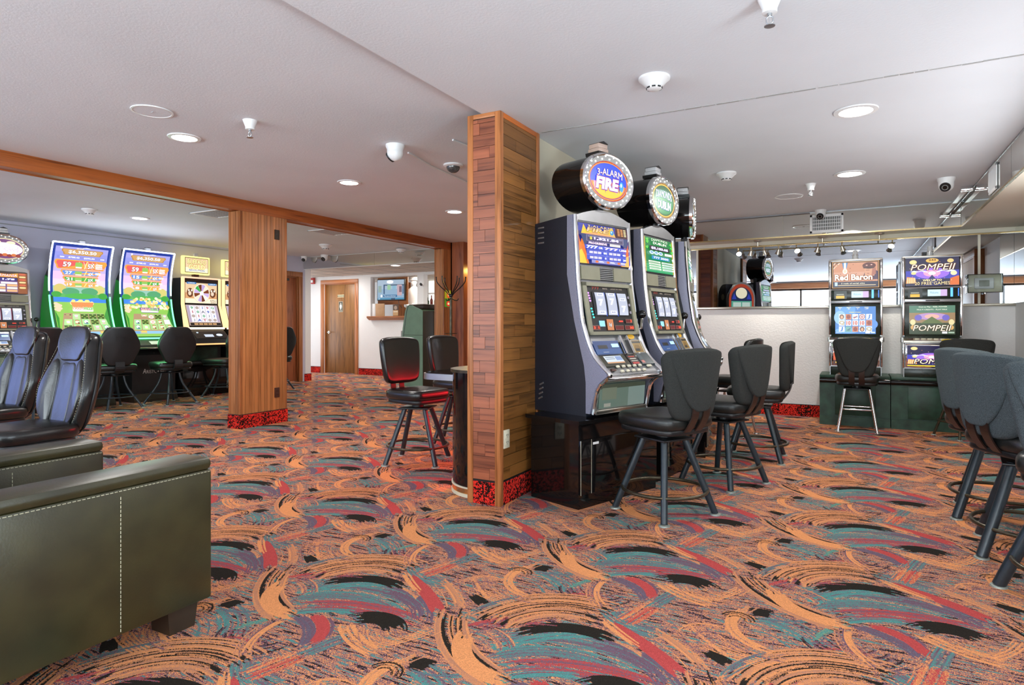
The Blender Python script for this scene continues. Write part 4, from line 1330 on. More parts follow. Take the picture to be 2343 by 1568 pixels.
    for u0, u1 in ((.0, .36), (.64, 1.0)):
        k = MB()
        p = [f(u, v, w) for w in (0, .012) for v in (0, 1) for u in (u0, u1)]
        k.add(p, [(0, 2, 3, 1), (4, 5, 7, 6), (0, 1, 5, 4), (2, 6, 7, 3), (0, 4, 6, 2), (1, 3, 7, 5)], M_OLIVE)
        k.build('speaker_panel', t)
    k = MB()
    q = [f(u, v, .001) for u, v in ((.36, 0), (.64, 0), (.64, 1), (.36, 1))]; k.add(q, [(0, 1, 2, 3)], M_BLACK)
    for i in range(7):
        k.tube([f(.37, .08 + .14 * i, .008), f(.63, .08 + .14 * i, .008)], .0028, M_GREYPL, 5)
    k.build('grille', t)
    # reel window
    f = surf(.525, .875)
    k = MB()
    q = [f(u, v, .001) for u, v in ((-.01, 0), (1.01, 0), (1.01, 1), (-.01, 1))]; k.add(q, [(0, 1, 2, 3)], M_BLACK)
    for (u0, u1, v0, v1) in ((0, 1, .93, 1), (0, 1, 0, .06), (0, .07, 0, 1), (.93, 1, 0, 1)):
        p = [f(u, v, w) for w in (0, .014) for v in (v0, v1) for u in (u0, u1)]
        k.add(p, [(0, 2, 3, 1), (4, 5, 7, 6), (0, 1, 5, 4), (2, 6, 7, 3), (0, 4, 6, 2), (1, 3, 7, 5)], M_OLIVE)
    k.build('reel_bezel', t)
    a = Art(f, .9 * D + .02)
    theme['reels'](a); a.build('reel_glass', t)
    for i in range(3):
        u0 = .20 + .225 * i
        r = MB()
        rows = []
        for j in range(9):
            b = -1.0 + 2.0 * j / 8
            for u in (u0, u0 + .185):
                rows.append(f(u, .595 + .215 * math.sin(b * 1.1) / math.sin(1.1), .0075 + .010 * math.cos(b * 1.1)))
        r.add(rows, [(2 * j, 2 * j + 1, 2 * j + 3, 2 * j + 2) for j in range(8)], emis(hx('b0b6c8'), .95 * D + .02), True)
        ro = r.build('reel', t)
        s_ = Art(lambda u, v, w, u0=u0: f(u0 + .0925 + u, .595 + v, .0185 + w), 1.6 * D + .02)
        for vv, kk in theme['strip'][i]:
            if kk == '7': s_.text('7', 0, vv, .13, 'ffffff', bold=.05, w=.085); 
            else: s_.pill(-.06, vv - .028, .06, vv + .028, 'eef0f8', 1.1, r=.008); s_.text('BAR', 0, vv, .026, '5a6690', bold=.03, w=.08)
        s_.build('reel_symbol', ro)
    # card reader panel
    f = surf(.395, .49)
    a = Art(f, .55)
    a.rect(.02, .05, .52, .95, '1f4f9c'); a.rect(.02, .05, .52, .4, '2e69b8'); a.rect(.36, .5, .50, .74, '9fd4ff', 1.6); a.rect(.09, .42, .27, .66, '05070a', .2); a.rect(.15, .16, .26, .2, 'c9d4e8')
    a.rect(.56, .0, .73, 1.0, '3a3d3a', .2); a.rect(.59, .12, .71, .88, '16201a', .15); a.frame(.555, .0, .735, 1.0, .02, 'd8d8d8', .5)
    a.rect(.77, .08, .98, .92, 'c49a48', .5); a.rect(.79, .72, .98, .86, '101010', .1); a.poly([(.80, .15), (.95, .15), (.91, .6), (.83, .62)], 'a67c2c', .5); a.rect(.81, .16, .90, .34, '2a1c0c', .2); a.frame(.765, .04, .985, .96, .02, 'e0dccc', .5)
    a.build('card_reader_panel', t)
    k = MB()
    for (u0, u1) in ((.56, .60), (.71, .735)):
        p = [f(u, v, w) for w in (.002, .014) for v in (0, 1.25) for u in (u0, u1)]
        k.add(p, [(0, 2, 3, 1), (4, 5, 7, 6), (0, 1, 5, 4), (2, 6, 7, 3), (0, 4, 6, 2), (1, 3, 7, 5)], M_CHROME)
    k.build('bill_acceptor', t)
    a = Art(surf(.49, .53), .6, lit=False); a.ell(.83, .5, .075, .42, 'd9a722'); a.text('KEY', .83, .5, .25, 'a86a10', w=.09); a.build('round_sticker', t, label='yellow oval sticker')
    # lower screens
    f = surf(.335, .39)
    f2 = surf(.325, .392)
    a = Art(f2, .6)
    a.rect(.0, .0, .52, 1, '5f5a3c', .25); a.rect(.10, .25, .44, .92, 'd5e2ea', 1.0); a.rect(.10, .25, .44, .36, 'd9a070', .9); a.rect(.31, .5, .43, .86, '8fa8d8', .9); a.rect(.12, .6, .29, .66, '8a94a8', .8); a.rect(.12, .75, .29, .81, '8a94a8', .8)
    a.rect(.54, .0, .73, 1, '1c0d10', .4); a.rect(.57, .7, .70, .8, 'c44a35', .8); a.rect(.57, .5, .70, .6, 'd8cfc0', .7); a.rect(.57, .3, .70, .38, 'd8cfc0', .7); a.rect(.57, .05, .70, .22, 'c02a22', .8)
    a.rect(.75, .0, 1, 1, '3d5058', .45); a.rect(.77, .1, .83, .35, 'd87b70', .7); a.rect(.77, .4, .84, .95, '5c7078', .45)
    a.frame(-.01, -.02, 1.01, 1.02, .014, 'b8b8b0', .4)
    a.build('player_screen', t)
    # reel handle
    k = MB(); k.tube([(-.012, -.12, .55), (-.045, -.085, .57), (-.05, -.08, .645)], .009, M_CHROME, 8); h = k.build('pull_handle', t)
    MB().sphere((-.05, -.08, .67), .030, M_GLOSSBLK, 16).build('handle_knob', h)
    # oval sign
    if sign:
        sa, sb = .265, .188
        cz = zt + .240; cx = W / 2; yf = -.10
        k = MB()
        for xx, yy in ((W * .35, -.30), (W * .5, -.19)): MB().tube([(xx, yy, 1.32), (xx, yy, cz - sb * .8)], .028, M_BLACK, 12).build('sign_post', t)
        k = MB()
        el = [(cx + sa * .97 * math.cos(2 * PI * i / 40), cz + sb * .97 * math.sin(2 * PI * i / 40)) for i in range(40)]
        k.prism(el, -.40, yf - .02, M_GLOSSBLK, 'y', smooth=True); sh = k.build('sign_drum', t)
        k = MB()
        ring = lambda s, y: [(cx + (sa - s) * math.cos(2 * PI * i / 40), y, cz + (sb - s) * math.sin(2 * PI * i / 40)) for i in range(40)]
        rr = [ring(-.004, yf - .03), ring(-.004, yf - .004), ring(.006, yf + .006), ring(.016, yf), ring(.052, yf - .003), ring(.056, yf - .012)]
        vs = [p for r_ in rr for p in r_]
        for i in range(5):
            k.add(rr[i] + rr[i + 1], [(q, (q + 1) % 40, 40 + (q + 1) % 40, 40 + q) for q in range(40)], M_CHROME if i in (0, 1, 2, 4) else M_GREYPL, True)
        k.build('sign_bezel', t)
        lm = emis((1, 1, 1), 3.0 if not dead else .6)
        b = MB()
        n = 18
        for i in range(n):
            for q, s in ((0, .021), (1, .039)):
                an = 2 * PI * (i + .5 * q) / n
                b.sphere((cx + (sa - s) * math.cos(an), yf + .001, cz + (sb - s) * math.sin(an)), .0058, lm, 6, sc=(1.3, .5, .9))
        b.build('bulbs', t)['kind'] = 'stuff'
        a = Art(lambda u, v, w: (cx - u, yf - .008 + w, cz + v), 1.15 * D + .03)
        theme['sign'](a, sa - .054, sb - .054); a.build('sign_face', t, label=theme.get('sign_label'))
        # candle lamp
        k = MB(); k.prism([(-.062, cz + sb - .002), (.062, cz + sb - .002), (.066, cz + sb + .02), (-.066, cz + sb + .02)], -.26, -.14, M_BLACK, 'y', Mt((cx, 0, 0))); cd = k.build('candle_lamp', t)
        zc = cz + sb + .02
        k = MB(); k.bbox(cx - .052, cx + .052, -.25, -.15, zc, zc + .03, theme.get('lens', M_CLEARLENS), .006); k.bbox(cx - .048, cx + .048, -.245, -.155, zc + .031, zc + .062, M_CLEARLENS if theme.get('lens') is None else theme['lens'], .006); k.build('lens', cd)
        k = MB(); k.prism([(cx - .049, zc + .062), (cx + .049, zc + .062), (cx, zc + .078)], -.25, -.15, M_BLACK, 'y'); k.build('lamp_cap', cd)
    return t

def fire_award(a):
    a.rect(0, 0, 1, 1, '141a6a')
    a.rect(0, .80, 1, 1, '1b2a9a'); a.rect(.74, .74, 1, 1, '3a1020')
    a.poly([(.0, 0), (.18, 0), (.14, .25), (.10, .5), (.06, .62), (.03, .5), (0, .7)], 'e8791e'); a.poly([(0, 0), (.14, 0), (.10, .2), (.05, .35), (0, .3)], 'f5c838')
    a.poly([(1, 0), (.82, 0), (.86, .25), (.90, .45), (.94, .58), (.97, .45), (1, .6)], 'd8601c'); a.poly([(1, 0), (.84, 0), (.90, .22), (1, .3)], 'efb860')
    a.poly([(.05, .74), (.10, .98), (.16, .82), (.26, .92), (.40, .84), (.55, .88), (.68, .98), (.72, .80), (.74, .74)], 'f0c020'); a.poly([(.06, .74), (.3, .80), (.7, .78), (.74, .74)], 'f6a060')
    a.otext('3-ALARM', .42, .945, .06, 'f6d890', '3a1a08', w=.48, bold=.01)
    a.otext('FIRE', .38, .855, .10, 'f7c088', '301008', w=.46, bold=.03, shear=.15)
    a.ell(.66, .845, .04, .06, '2a8cc8'); a.ell(.65, .86, .015, .025, 'bfe8ff')
    for i in range(5):
        for j in range(3): a.pill(.77 + .065 * j, .95 - .04 * i, .82 + .065 * j, .97 - .04 * i, 'f0a050' if j < 2 else 'f5e0a0')
    a.poly([(.02, .72), (.12, .72), (.16, .55), (.08, .45)], '0c2c66'); a.poly([(.98, .72), (.88, .72), (.84, .55), (.92, .45)], '0c2c66')
    a.rect(.12, .555, .88, .72, '9a90c8', .5); a.rect(.14, .57, .86, .705, '2d2556'); a.rect(.15, .66, .85, .695, '6a6a90')
    a.otext('$', .21, .635, .075, 'f0e050', '8a8030', bold=.03); a.otext('1,321.84', .52, .635, .07, 'ffffff', 'b090ff', 1.5, w=.50, bold=.03)
    a.text('PROGRESSIVE', .34, .515, .055, 'ffd8e8', 1.3, w=.36, bold=.04, spacing=1.05); a.rect(.58, .48, .80, .545, 'd8d4d0'); a.text('JACKPOT', .69, .513, .03, '9090a0', w=.18)
    a.rect(.08, .36, .92, .46, '2442c8'); a.otext('777', .22, .41, .075, 'ffffff', '6070ff', 1.4, w=.22, bold=.04, shear=.1); a.otext('OR', .385, .405, .05, 'ffffff', '6070ff', w=.08, bold=.03); a.otext('777', .60, .405, .06, 'ffd8e0', '6070ff', 1.3, w=.28, bold=.04); a.text('1,000', .84, .40, .06, 'fff4f0', 1.3, w=.15, bold=.03)
    a.rect(.10, .09, .90, .35, '3448c0'); a.rect(.10, .21, .90, .215, '8fa0ff'); a.rect(.495, .09, .50, .35, '8fa0ff')
    for bx in (.15, .53):
        for by in (.25, .12):
            for j in range(3): a.pill(bx + .08 * j, by, bx + .07 + .08 * j, by + .022, 'fff0ee'); a.pill(bx + .08 * j, by + .03, bx + .07 + .08 * j, by + .052, 'fff0ee')
    for (tx, u, v) in (('80', .44, .27), ('40', .83, .27), ('8', .44, .14), ('20', .83, .14)): a.otext(tx, u, v, .05, 'ffffff', '6a80ff', w=.065 if len(tx) > 1 else .03, bold=.03)
    a.rect(.16, .0, .84, .08, '8a8cc8')
    for i in range(3): a.ell(.26 + .22 * i, .04, .03, .03, 'e07030'); a.rect(.30 + .22 * i, .03, .40 + .22 * i, .042, 'f0f0ff'); a.rect(.30 + .22 * i, .048, .38 + .22 * i, .058, 'f0f0ff')
def reel_glass(bg, side, n1='3', n2='365'):
    def g(a):
        a.rect(.05, .04, .95, .96, bg, .5)
        a.rect(.14, .86, .84, .935, '241410', .4); a.text('777', .26, .897, .045, 'c04030', w=.14); a.text('PAYS', .45, .897, .03, 'd8c8b8', w=.09); a.text('LARGEST PAY WINS', .68, .897, .028, 'b8a898', w=.24)
        for i in range(4): a.ell(.105 + .005 * i, .80 - .05 * i, .018, .018, 'd890ff', 1.6)
        for i in range(4): a.ell(.12 + .006 * i, .50 - .055 * i, .018, .018, '40e8d8', 1.6)
        a.rect(.17, .365, .86, .83, '0c0d14', .3)
        for i in range(2): a.rect(.395 + .225 * i, .36, .415 + .225 * i, .82, side, 1.0)
        for i in range(3): a.ell(.90, .74 - .15 * i, .022, .028, 'a8a0b0', .7)
        a.rect(.22, .16, .33, .27, '8fd8ff', 1.3); a.rect(.37, .09, .50, .30, 'd98a58', .9); a.otext('1\u00a2', .435, .19, .085, 'ffffff', '4a5a68', w=.05, bold=.03); a.rect(.62, .245, .70, .275, 'ff4030', 1.4)
        for (u0, v0, u1, v1) in ((.76, .225, .90, .305), (.52, .09, .70, .18), (.72, .09, .92, .18), (.07, .09, .22, .18)):
            a.rect(u0, v0, u1, v1, '9a7a70', .5); a.rect(u0 + .008, v0 + .01, u1 - .008, v1 - .01, '6e0a0c', .9)
        a.text(n1, .865, .265, .05, 'ff5030', 2.2, bold=.02); a.text(n2, .86, .135, .05, 'ff5030', 2.2, w=.08, bold=.02); a.text('3  1', .14, .135, .05, 'ff5030', 2.2, w=.10, bold=.02)
    return g
def fire_sign(a, A, B):
    a.ell(0, 0, A, B, 'c03018'); a.ell(0, 0, A * .97, B * .96, 'f0a030'); a.ell(0, 0, A * .94, B * .92, '8a2c88'); a.ell(0, .004, A * .90, B * .88, '2b4fe0')
    a.ell(0, 0, A * .90, B * .88, 'e87b28', a0=PI * 1.05, a1=PI * 1.95); a.ell(0, -.02, A * .78, B * .70, 'f7c63a', a0=PI * 1.02, a1=PI * 1.98)
    for i in range(9):
        x = -A * .7 + A * 1.4 * i / 8
        a.poly([(x - .012, -.015 - .01 * (i % 2)), (x + .012, -.015), (x, -.085 + .012 * (i % 3))], '6a2aa0' if i % 2 else 'f0a0c0')
    a.otext('3-ALARM', .008, .048, .044, 'ffffff', '7a1a4a', 1.5, w=A * 1.25, bold=.02, arch=.012)
    a.otext('FIRE', -.02, -.020, .082, 'ffffff', '8a2a9a', 1.5, w=A * 1.15, bold=.05, shear=.12)
    a.ell(A * .62, -.022, .022, .034, '3aa0e0'); a.ell(A * .60, -.012, .009, .014, 'e8ffff')
def dub_award(a):
    a.rect(0, 0, 1, 1, '0f7a3c'); a.rect(0, 0, 1, .25, '1c9a60'); a.rect(.0, .0, .04, 1, 'b8a020'); a.rect(.96, .0, 1, 1, 'b8a020')
    for (u, v) in ((.09, .93), (.09, .86), (.90, .90), (.92, .8), (.06, .7), (.92, .66)): a.ell(u, v, .03, .025, '5ac84a'); a.ell(u + .03, v + .015, .03, .025, '5ac84a'); a.ell(u + .015, v - .02, .03, .025, '5ac84a')
    a.otext('DIAMONDS', .50, .93, .07, 'f4ffe8', '0a4a20', 1.3, w=.56, bold=.02, arch=.02); a.otext('DUBLIN', .50, .845, .075, 'f4ffe8', '0a4a20', 1.3, w=.46, bold=.02)
    a.rect(.14, .63, .84, .76, '3a3030', .5); a.otext('$3,183.05', .49, .695, .075, 'ffffff', 'b090ff', 1.5, w=.58, bold=.03)
    for i in range(3): a.ell(.2 + .15 * i, .56, .075, .052, 'd8f0ff', 1.2); a.ell(.2 + .15 * i, .565, .05, .03, '7aa8d0')
    a.rect(.64, .52, .90, .59, 'f0f0f0')
    a.rect(.18, .37, .80, .47, '2a8cc0'); a.otext('777 3000', .50, .42, .06, 'ffffff', '205aa0', 1.3, w=.52, bold=.03); a.poly([(.88, .42), (.92, .47), (.96, .42), (.92, .36)], 'e8fff0')
    for i in range(4):
        a.rect(.06, .27 - .07 * i, .46, .315 - .07 * i, 'e8f4e0'); a.rect(.50, .27 - .07 * i, .92, .315 - .07 * i, 'dff0d8'); a.rect(.10, .28 - .07 * i, .40, .29 - .07 * i, '4a8a5a'); a.rect(.56, .28 - .07 * i, .86, .29 - .07 * i, '2a7ac0')
def dub_sign(a, A, B):
    a.ell(0, 0, A, B, '9a6a18'); a.ell(0, 0, A * .96, B * .95, 'e8b840'); a.ell(0, 0, A * .90, B * .88, '0c5a2c'); a.ell(0, -.01, A * .80, B * .72, '1a8a48')
    a.otext('DIAMONDS', 0, .040, .058, 'ffffff', '0f5a90', 1.6, w=A * 1.35, bold=.03, arch=.012); a.otext('DUBLIN', .005, -.036, .064, 'ffffff', '0f5a90', 1.6, w=A * 1.15, bold=.03)
def lob_award(a):
    a.rect(0, 0, 1, 1, '3a1a10'); a.rect(.06, .05, .80, .60, '6a4a80'); a.rect(.80, .0, 1, 1, '8a4a20')
    for i in range(6): a.pill(.83, .9 - .13 * i, .97, .98 - .13 * i, 'f0d090' if i % 2 else 'd06040')
    a.poly([(.0, .78), (.2, .98), (.6, .92), (.8, .98), (.8, .78)], 'f0a838')
    a.otext('LOBSTERMANIA', .42, .865, .12, 'fff0f0', 'c03018', 1.4, w=.72, bold=.03, shear=.2)
    a.rect(.0, .60, .78, .75, '2a2070'); a.otext('$9,011.75', .40, .675, .085, 'ffffff', 'a090ff', 1.5, w=.66, bold=.04)
    for i in range(2):
        for j in range(2): a.rect(.06 + .38 * j, .46 - .0 * i, .40 + .38 * j, .55, 'f6e8f8', 1.2)
    for i in range(3):
        for j in range(3): a.rect(.06 + .25 * j, .08 + .13 * i, .28 + .25 * j, .18 + .13 * i, 'f8ecdc' if (i + j) % 2 else 'e8b078', 1.1)
def lob_sign(a, A, B):
    a.ell(0, 0, A, B, 'd8c8a0'); a.ell(0, 0, A * .95, B * .93, '6a3a70'); a.ell(0, 0, A * .92, B * .6, 'ffffff', 2.0)
    a.otext('LOBSTERMANIA', 0, 0, .070, 'fff6ff', 'd0a0d8', 2.2, w=A * 1.7, bold=.04, shear=.15); a.ell(-A * .4, B * .62, .04, .02, 'f0d8b8'); a.ell(A * .3, B * .62, .05, .02, 'f0d8b8')
    for i in range(7): a.ell(-A * .7 + A * .23 * i, -B * .62 + .008 * (i % 2), .03, .02, 'c86a30' if i % 2 else '8a2a20')
STRIP = [[(.02, '7'), (-.17, 'B'), (.17, 'B')], [(.04, '7'), (-.165, 'B'), (.18, 'B')], [(.09, 'B'), (-.10, '7')]]
FIRE = dict(award=fire_award, reels=reel_glass('10222c', '1c46b8'), sign=fire_sign, strip=STRIP, lens=M_GLASSY, sign_label='lit oval sign with flames', award_label='blue award glass with flame borders')
DUB = dict(award=dub_award, reels=reel_glass('1c3a20', '1c5a50'), sign=dub_sign, strip=STRIP, sign_label='lit green oval sign', award_label='green award glass')
LOB = dict(award=lob_award, reels=reel_glass('2a1420', '702040', '1', '188'), sign=lob_sign, strip=STRIP, sign_label='white hot oval sign', award_label='orange and purple award glass')

PZ = .56
def cam_rz(azdeg):
    """machine whose front runs along camera azimuth az (degrees right of the view axis): local x = run, +y = front normal"""
    a = math.radians(azdeg)
    rx, ry = cdir(math.sin(a), math.cos(a))
    return math.atan2(ry, rx)
# local x must run so that +y (left-hand normal) faces the player: front normal = (cos az, -sin az) is to the right of the run, so x runs the other way
def put(az, left, W):
    a = math.radians(az)
    run = (math.sin(a), math.cos(a))
    right = (left[0] + run[0] * W, left[1] + run[1] * W)
    x, y = cw(*right)
    return (x, y, PZ), cam_rz(az) + PI
WM = .584
m1p, m1r = put(48, (.516, 4.03), WM)
reel_machine('slot_machine', 'nearest slot machine of the bank, with a lit flame oval sign on top', m1p, m1r, WM, FIRE)
m2p, m2r = put(38, (1.105, 4.677), WM)
reel_machine('slot_machine', 'green lit slot machine, second of the bank from the plank column', m2p, m2r, WM, DUB)
m3p, m3r = put(19, (1.76 - .292 * .326, 5.72 - .292 * .946), WM)
reel_machine('slot_machine', 'third slot machine of the bank, its oval sign seen edge-on', m3p, m3r, WM, dict(DUB, sign=dub_sign), dead=False)

# plinth of the bank: one gloss black unit per machine
def plinth(label, az, left, Wp, dep, h, over=.06, seam=None, wedge=0.0):
    a = math.radians(az); run = (math.sin(a), math.cos(a)); nrm = (math.cos(a), -math.sin(a))
    o = (left[0] + nrm[0] * over, left[1] + nrm[1] * over)
    right = (o[0] + run[0] * Wp, o[1] + run[1] * Wp)
    t = thing('machine_plinth', label, 'machine base', (*cw(*right), 0), cam_rz(az) + PI, 'gloss black bases of the curved machine bank')
    m = MB(); m.prism([(0, -.045), (Wp - .045, -.045), (Wp - .045, -dep), (wedge, -dep)], .0, h - .025, M_GLOSSBLK, 'z'); m.build('base_cabinet', t)
    m = MB(); m.prism([(0, 0), (Wp, 0), (Wp, -dep - .01), (wedge, -dep - .01)], h - .025, h, M_GLOSSBLK, 'z'); m.build('base_top', t)
    m = MB(); m.bbox(.01, Wp - .05, -.046, -.03, .09, h - .13, M_GLOSSBLK, .003); d = m.build('base_door', t)
    m = MB(); m.box(Wp - .1508, Wp - .1492, -.031, -.0285, .09, h - .13, M_IVORY); m.box(Wp - .0515, Wp - .0500, -.0305, -.0290, .09, h - .13, M_IVORY); m.build('white_edge', d)
    m = MB(); m.box(Wp - .22, Wp - .165, -.0305, -.029, h - .165, h - .15, M_WHITEPL); m.build('asset_tag', d)
    return t
plinth('gloss black base under the nearest slot machine', 48, (.516 - .196 * .743, 4.03 - .196 * .669), .86, .47, PZ, wedge=.05)
plinth('gloss black base under the second slot machine', 36, (1.105 - .07 * .588, 4.677 - .07 * .809), .78, .50, PZ, wedge=.08)
plinth('gloss black base under the third slot machine', 24, (1.658 - .03 * .407, 5.453 - .03 * .914), .72, .50, PZ, wedge=.06)

# arch topped machine at the far end of the bank (shows in the mirror)
am = thing('arch_machine', 'arch topped jukebox style slot machine at the mirror end of the bank', 'slot machine', (-1.60, 6.62, 0), face_rz(.62, .78))
m = MB(); m.bbox(-.25, .25, -.30, .02, 0, .56, M_GLOSSBLK, .006); m.build('base_cabinet', am)
m = MB()
side = [(-.30, .56), (-.30, 1.55)] + [(-.12 + .18 * math.cos(PI - PI / 2 * i / 8), 1.65 + .18 * math.sin(PI / 2 * i / 8)) for i in range(9)] + [(-.06, 1.83), (-.02, 1.30), (.04, 1.05), (.04, .56)]
m.prism(side, -.245, .245, M_NAVY, 'x'); m.build('cabinet', am)
def arch(s, z0, h): return [(-s, z0), (s, z0)] + [(s * math.cos(PI * i / 20), z0 + h - s + s * 1.1 * math.sin(PI * i / 20)) for i in range(21)]
m = MB(); m.prism(arch(.245, 1.28, .56), -.07, .0, M_CHROME, 'y'); m.build('arch_bezel', am)
a = Art(lambda u, v, w: (-u, .001 + w, v), 1.0)
a.poly(arch(.22, 1.30, .51), 'c84a2a'); a.poly(arch(.185, 1.34, .42), '20305a'); a.ell(0, 1.68, .10, .09, 'fff0c8', 1.3)
for sx in (-1, 1): a.poly([(sx * .09, 1.58), (sx * .17, 1.58), (sx * .13, 1.68)], '3a4ac0')
a.rect(-.18, 1.40, .18, 1.55, '6ac0a0'); a.rect(-.15, 1.42, -.01, 1.53, 'e0f4e0'); a.rect(.01, 1.42, .15, 1.53, 'e0f4e0'); a.rect(-.16, 1.32, .16, 1.37, 'f0d8b0')
a.build('arch_glass', am)
a = Art(lambda u, v, w: (u, .045 + w, v), .9); a.rect(-.22, .80, .22, 1.04, '202a50'); a.rect(-.18, .84, .18, 1.0, 'c8d0e8'); a.build('reel_glass', am)
m = MB(); m.lathe([(0, .0), (.05, 0), (.055, -.006)], M_OLIVE, 20, Mt((-.246, -.16, 1.62), 0, 0, -PI / 2)); m.build('side_speaker', am)

# ------------------------------------------------------------------ left-hand row against the lavender-tinted wall
# same cabinet as the bank, at the left edge of the photo
reel_machine('slot_machine', 'slot machine with a white hot oval sign at the left edge of the photo', (-9.46, 3.72 + .584, PZ), -PI / 2, WM, LOB)
def wall_base(label, y0, y1, x1, h, group=None):
    t = thing('wall_plinth', label, 'machine base', (-9.93, (y0 + y1) / 2, 0), 0, group)
    w = (y1 - y0) / 2
    m = MB(); m.bbox(.0, x1 - .06, -w, w, .0, h - .05, M_GLOSSBLK, .004); m.build('base_cabinet', t)
    m = MB(); m.tube([(x1 - .05, -w, h - .025), (x1 - .05, w, h - .025)], .026, M_BLACK, 12); m.bbox(.0, x1 - .05, -w, w, h - .05, h, M_BLACK, .003); m.build('base_top', t)
    m = MB(); m.box(x1 - .0595, x1 - .058, -.004, .004, .08, h - .08, M_IVORY); m.build('white_edge', t)
    return t
wall_base('black base under the leftmost slot machine', 3.55, 4.42, .62, PZ - .002)

def screen_y(s):
    return .10 - .7076 * s + .6076 * s * s
def farm_machine(label, loc, rows, pile):
    """tall slot machine with a concave portrait screen; local +y faces the player"""
    t = thing('tall_slot_machine', label, 'slot machine', loc, -PI / 2)
    W = .80; Z0, Z1 = .955, 2.29
    hw = W / 2
    zs = [Z0 + (Z1 - Z0) * i / 24 for i in range(25)]
    sy = lambda z: screen_y((z - Z0) / (Z1 - Z0))
    c = MB()
    prof = [(sy(z) - .03, z) for z in zs] + [(-.10, 2.285), (-.13, 2.0), (-.24, 1.85), (-.36, 1.2), (-.36, .80), (.02, .80)]
    c.prism(prof, -hw + .02, hw - .02, M_BLACK, 'x'); c.build('screen_housing', t)
    # side shells glow green, standing in for tube light spilling on the dark cabinet
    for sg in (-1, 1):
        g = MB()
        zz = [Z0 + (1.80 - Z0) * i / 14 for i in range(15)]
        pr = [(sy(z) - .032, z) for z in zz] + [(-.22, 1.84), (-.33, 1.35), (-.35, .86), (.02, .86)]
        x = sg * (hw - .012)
        g.prism(pr, x - .008, x + .008, emis(hx('067a1c'), .42), 'x'); g.build('side_spill_shell', t)
    # light tube round the screen: white blue above, green below
    def pt(x, z): return (x, sy(z) - .004, z)
    n1, n2 = 'dfe8ff', '55ff8c'
    for sg in (-1, 1):
        x = sg * (hw - .004)
        a = [pt(x, z) for z in zs if z >= 1.78]; b = [pt(x, z) for z in zs if 1.58 <= z <= 1.80]; d = [pt(x, z) for z in zs if z <= 1.62]
        k = MB(); k.tube(a, .011, emis(hx('cfdcff'), 3.2), 8); k.tube(b, .011, emis(hx('b4f0e8'), 2.8), 8); k.tube(d, .011, emis(hx('62ff98'), 2.6), 8); k.build('light_tube', t)
    k = MB(); k.tube([pt(-hw + .004, Z1), pt(hw - .004, Z1)], .011, emis(hx('cfdcff'), 3.2), 8); k.build('light_tube', t)
    k = MB(); k.tube([pt(-hw + .004, Z0), pt(hw - .004, Z0)], .011, emis(hx('62ff98'), 2.6), 8); k.build('light_tube', t)
    def f(u, v, w):
        z = Z0 + (Z1 - Z0) * v
        n = Vector((0, 1, -(screen_y(min(1, v + .01)) - screen_y(max(0, v - .01))) / (.02 * (Z1 - Z0)))).normalized()
        p = Vector((hw - W * u, sy(z) - .022, z)) + n * w
        return tuple(p)
    a = Art(f, 1.25)
    NV = 24
    a.rect(.02, .01, .98, .99, '1038a0', .9, nv=NV); a.rect(.02, .01, .98, .45, '0c6a24', .6, nv=12)
    L, R = .07, .93
    for (v0, v1, c_) in ((.90, .965, '9a98d8'), (.80, .91, '8c90d8'), (.70, .81, 'b8a8e6'), (.62, .71, 'd8b8ee'), (.55, .63, 'e0c8ee'), (.47, .56, '8ab8a8'), (.435, .48, '58a85a'), (.385, .44, '3a80dc'), (.02, .39, '86bc50')):
        a.rect(L, v0, R, v1, c_, nv=6)
    for (u, v, s1_, s2_, c_) in ((.18, .53, .10, .05, 'c8b868'), (.82, .53, .10, .05, 'c8c070'), (.35, .50, .14, .04, '4e9a6a'), (.66, .505, .14, .04, '4e9a6a'), (.12, .47, .08, .03, '3a9a3a'), (.5, .455, .25, .03, '4aa84a'), (.88, .46, .08, .035, '3a9a3a')): a.ell(u, v, s1_, s2_, c_)
    for k in range(8): a.ell(.10 + .03 * (k % 3), .37 - .01 * k, .035, .014, 'e8c8a8')
    a.poly([(L, .02), (L, .30), (.12, .22), (.10, .1)], '2c8a28'); a.poly([(R, .02), (R, .34), (.86, .24), (.88, .1)], '2c8a28')
    a.pill(.16, .885, .84, .945, 'c08a48', 1.0, skew=.03); a.pill(.18, .89, .82, .940, 'd8a868', 1.0, skew=.03); a.otext('$6,350.50', .5, .915, .040, 'ffffff', '8a5c28', 1.4, w=.46, bold=.03); a.text('GRAND', .45, .953, .012, 'ffe8a8', w=.12, bold=.02)
    a.rect(.10, .845, .90, .875, '8888d0'); a.text('$788.42', .37, .86, .018, 'ffffff', w=.18, bold=.03); a.text('$292.52', .62, .86, .018, 'ffffff', w=.18, bold=.03); a.text('250', .18, .86, .014, 'ffffff', w=.07, bold=.03); a.text('350', .84, .86, .014, 'ffffff', w=.07, bold=.03)
    cols = (('e89a40', 'd85858'), ('e89a50', '5a8ad8'), ('e09048', '4aa848'), ('e8b060', 'e0a048'))
    v = .835
    for i, (n_, m_) in enumerate(rows):
        h = (.098, .066, .058, .052)[i]; ins = (.07, .17, .205, .23)[i]
        a.pill(ins, v - h, 1 - ins, v, cols[i][0], skew=.03); a.pill(ins + .03, v - h + .010, 1 - ins - .03, v - .010, cols[i][1], skew=.025)
        if i == 0:
            for q in range(5): a.poly([(.47 + .1 * q, v - .085), (.50 + .1 * q, v - .085), (.47 + .07 * q, v - .013), (.455 + .07 * q, v - .013)], 'f0a8a0')
        a.otext(n_, .27 + .03 * (i > 0) + .015 * (i > 1), v - h / 2, h * .52, 'ffffff', '5a2a2a' if i == 0 else '2a4a6a', 1.4, w=.13 - .016 * i, bold=.03)
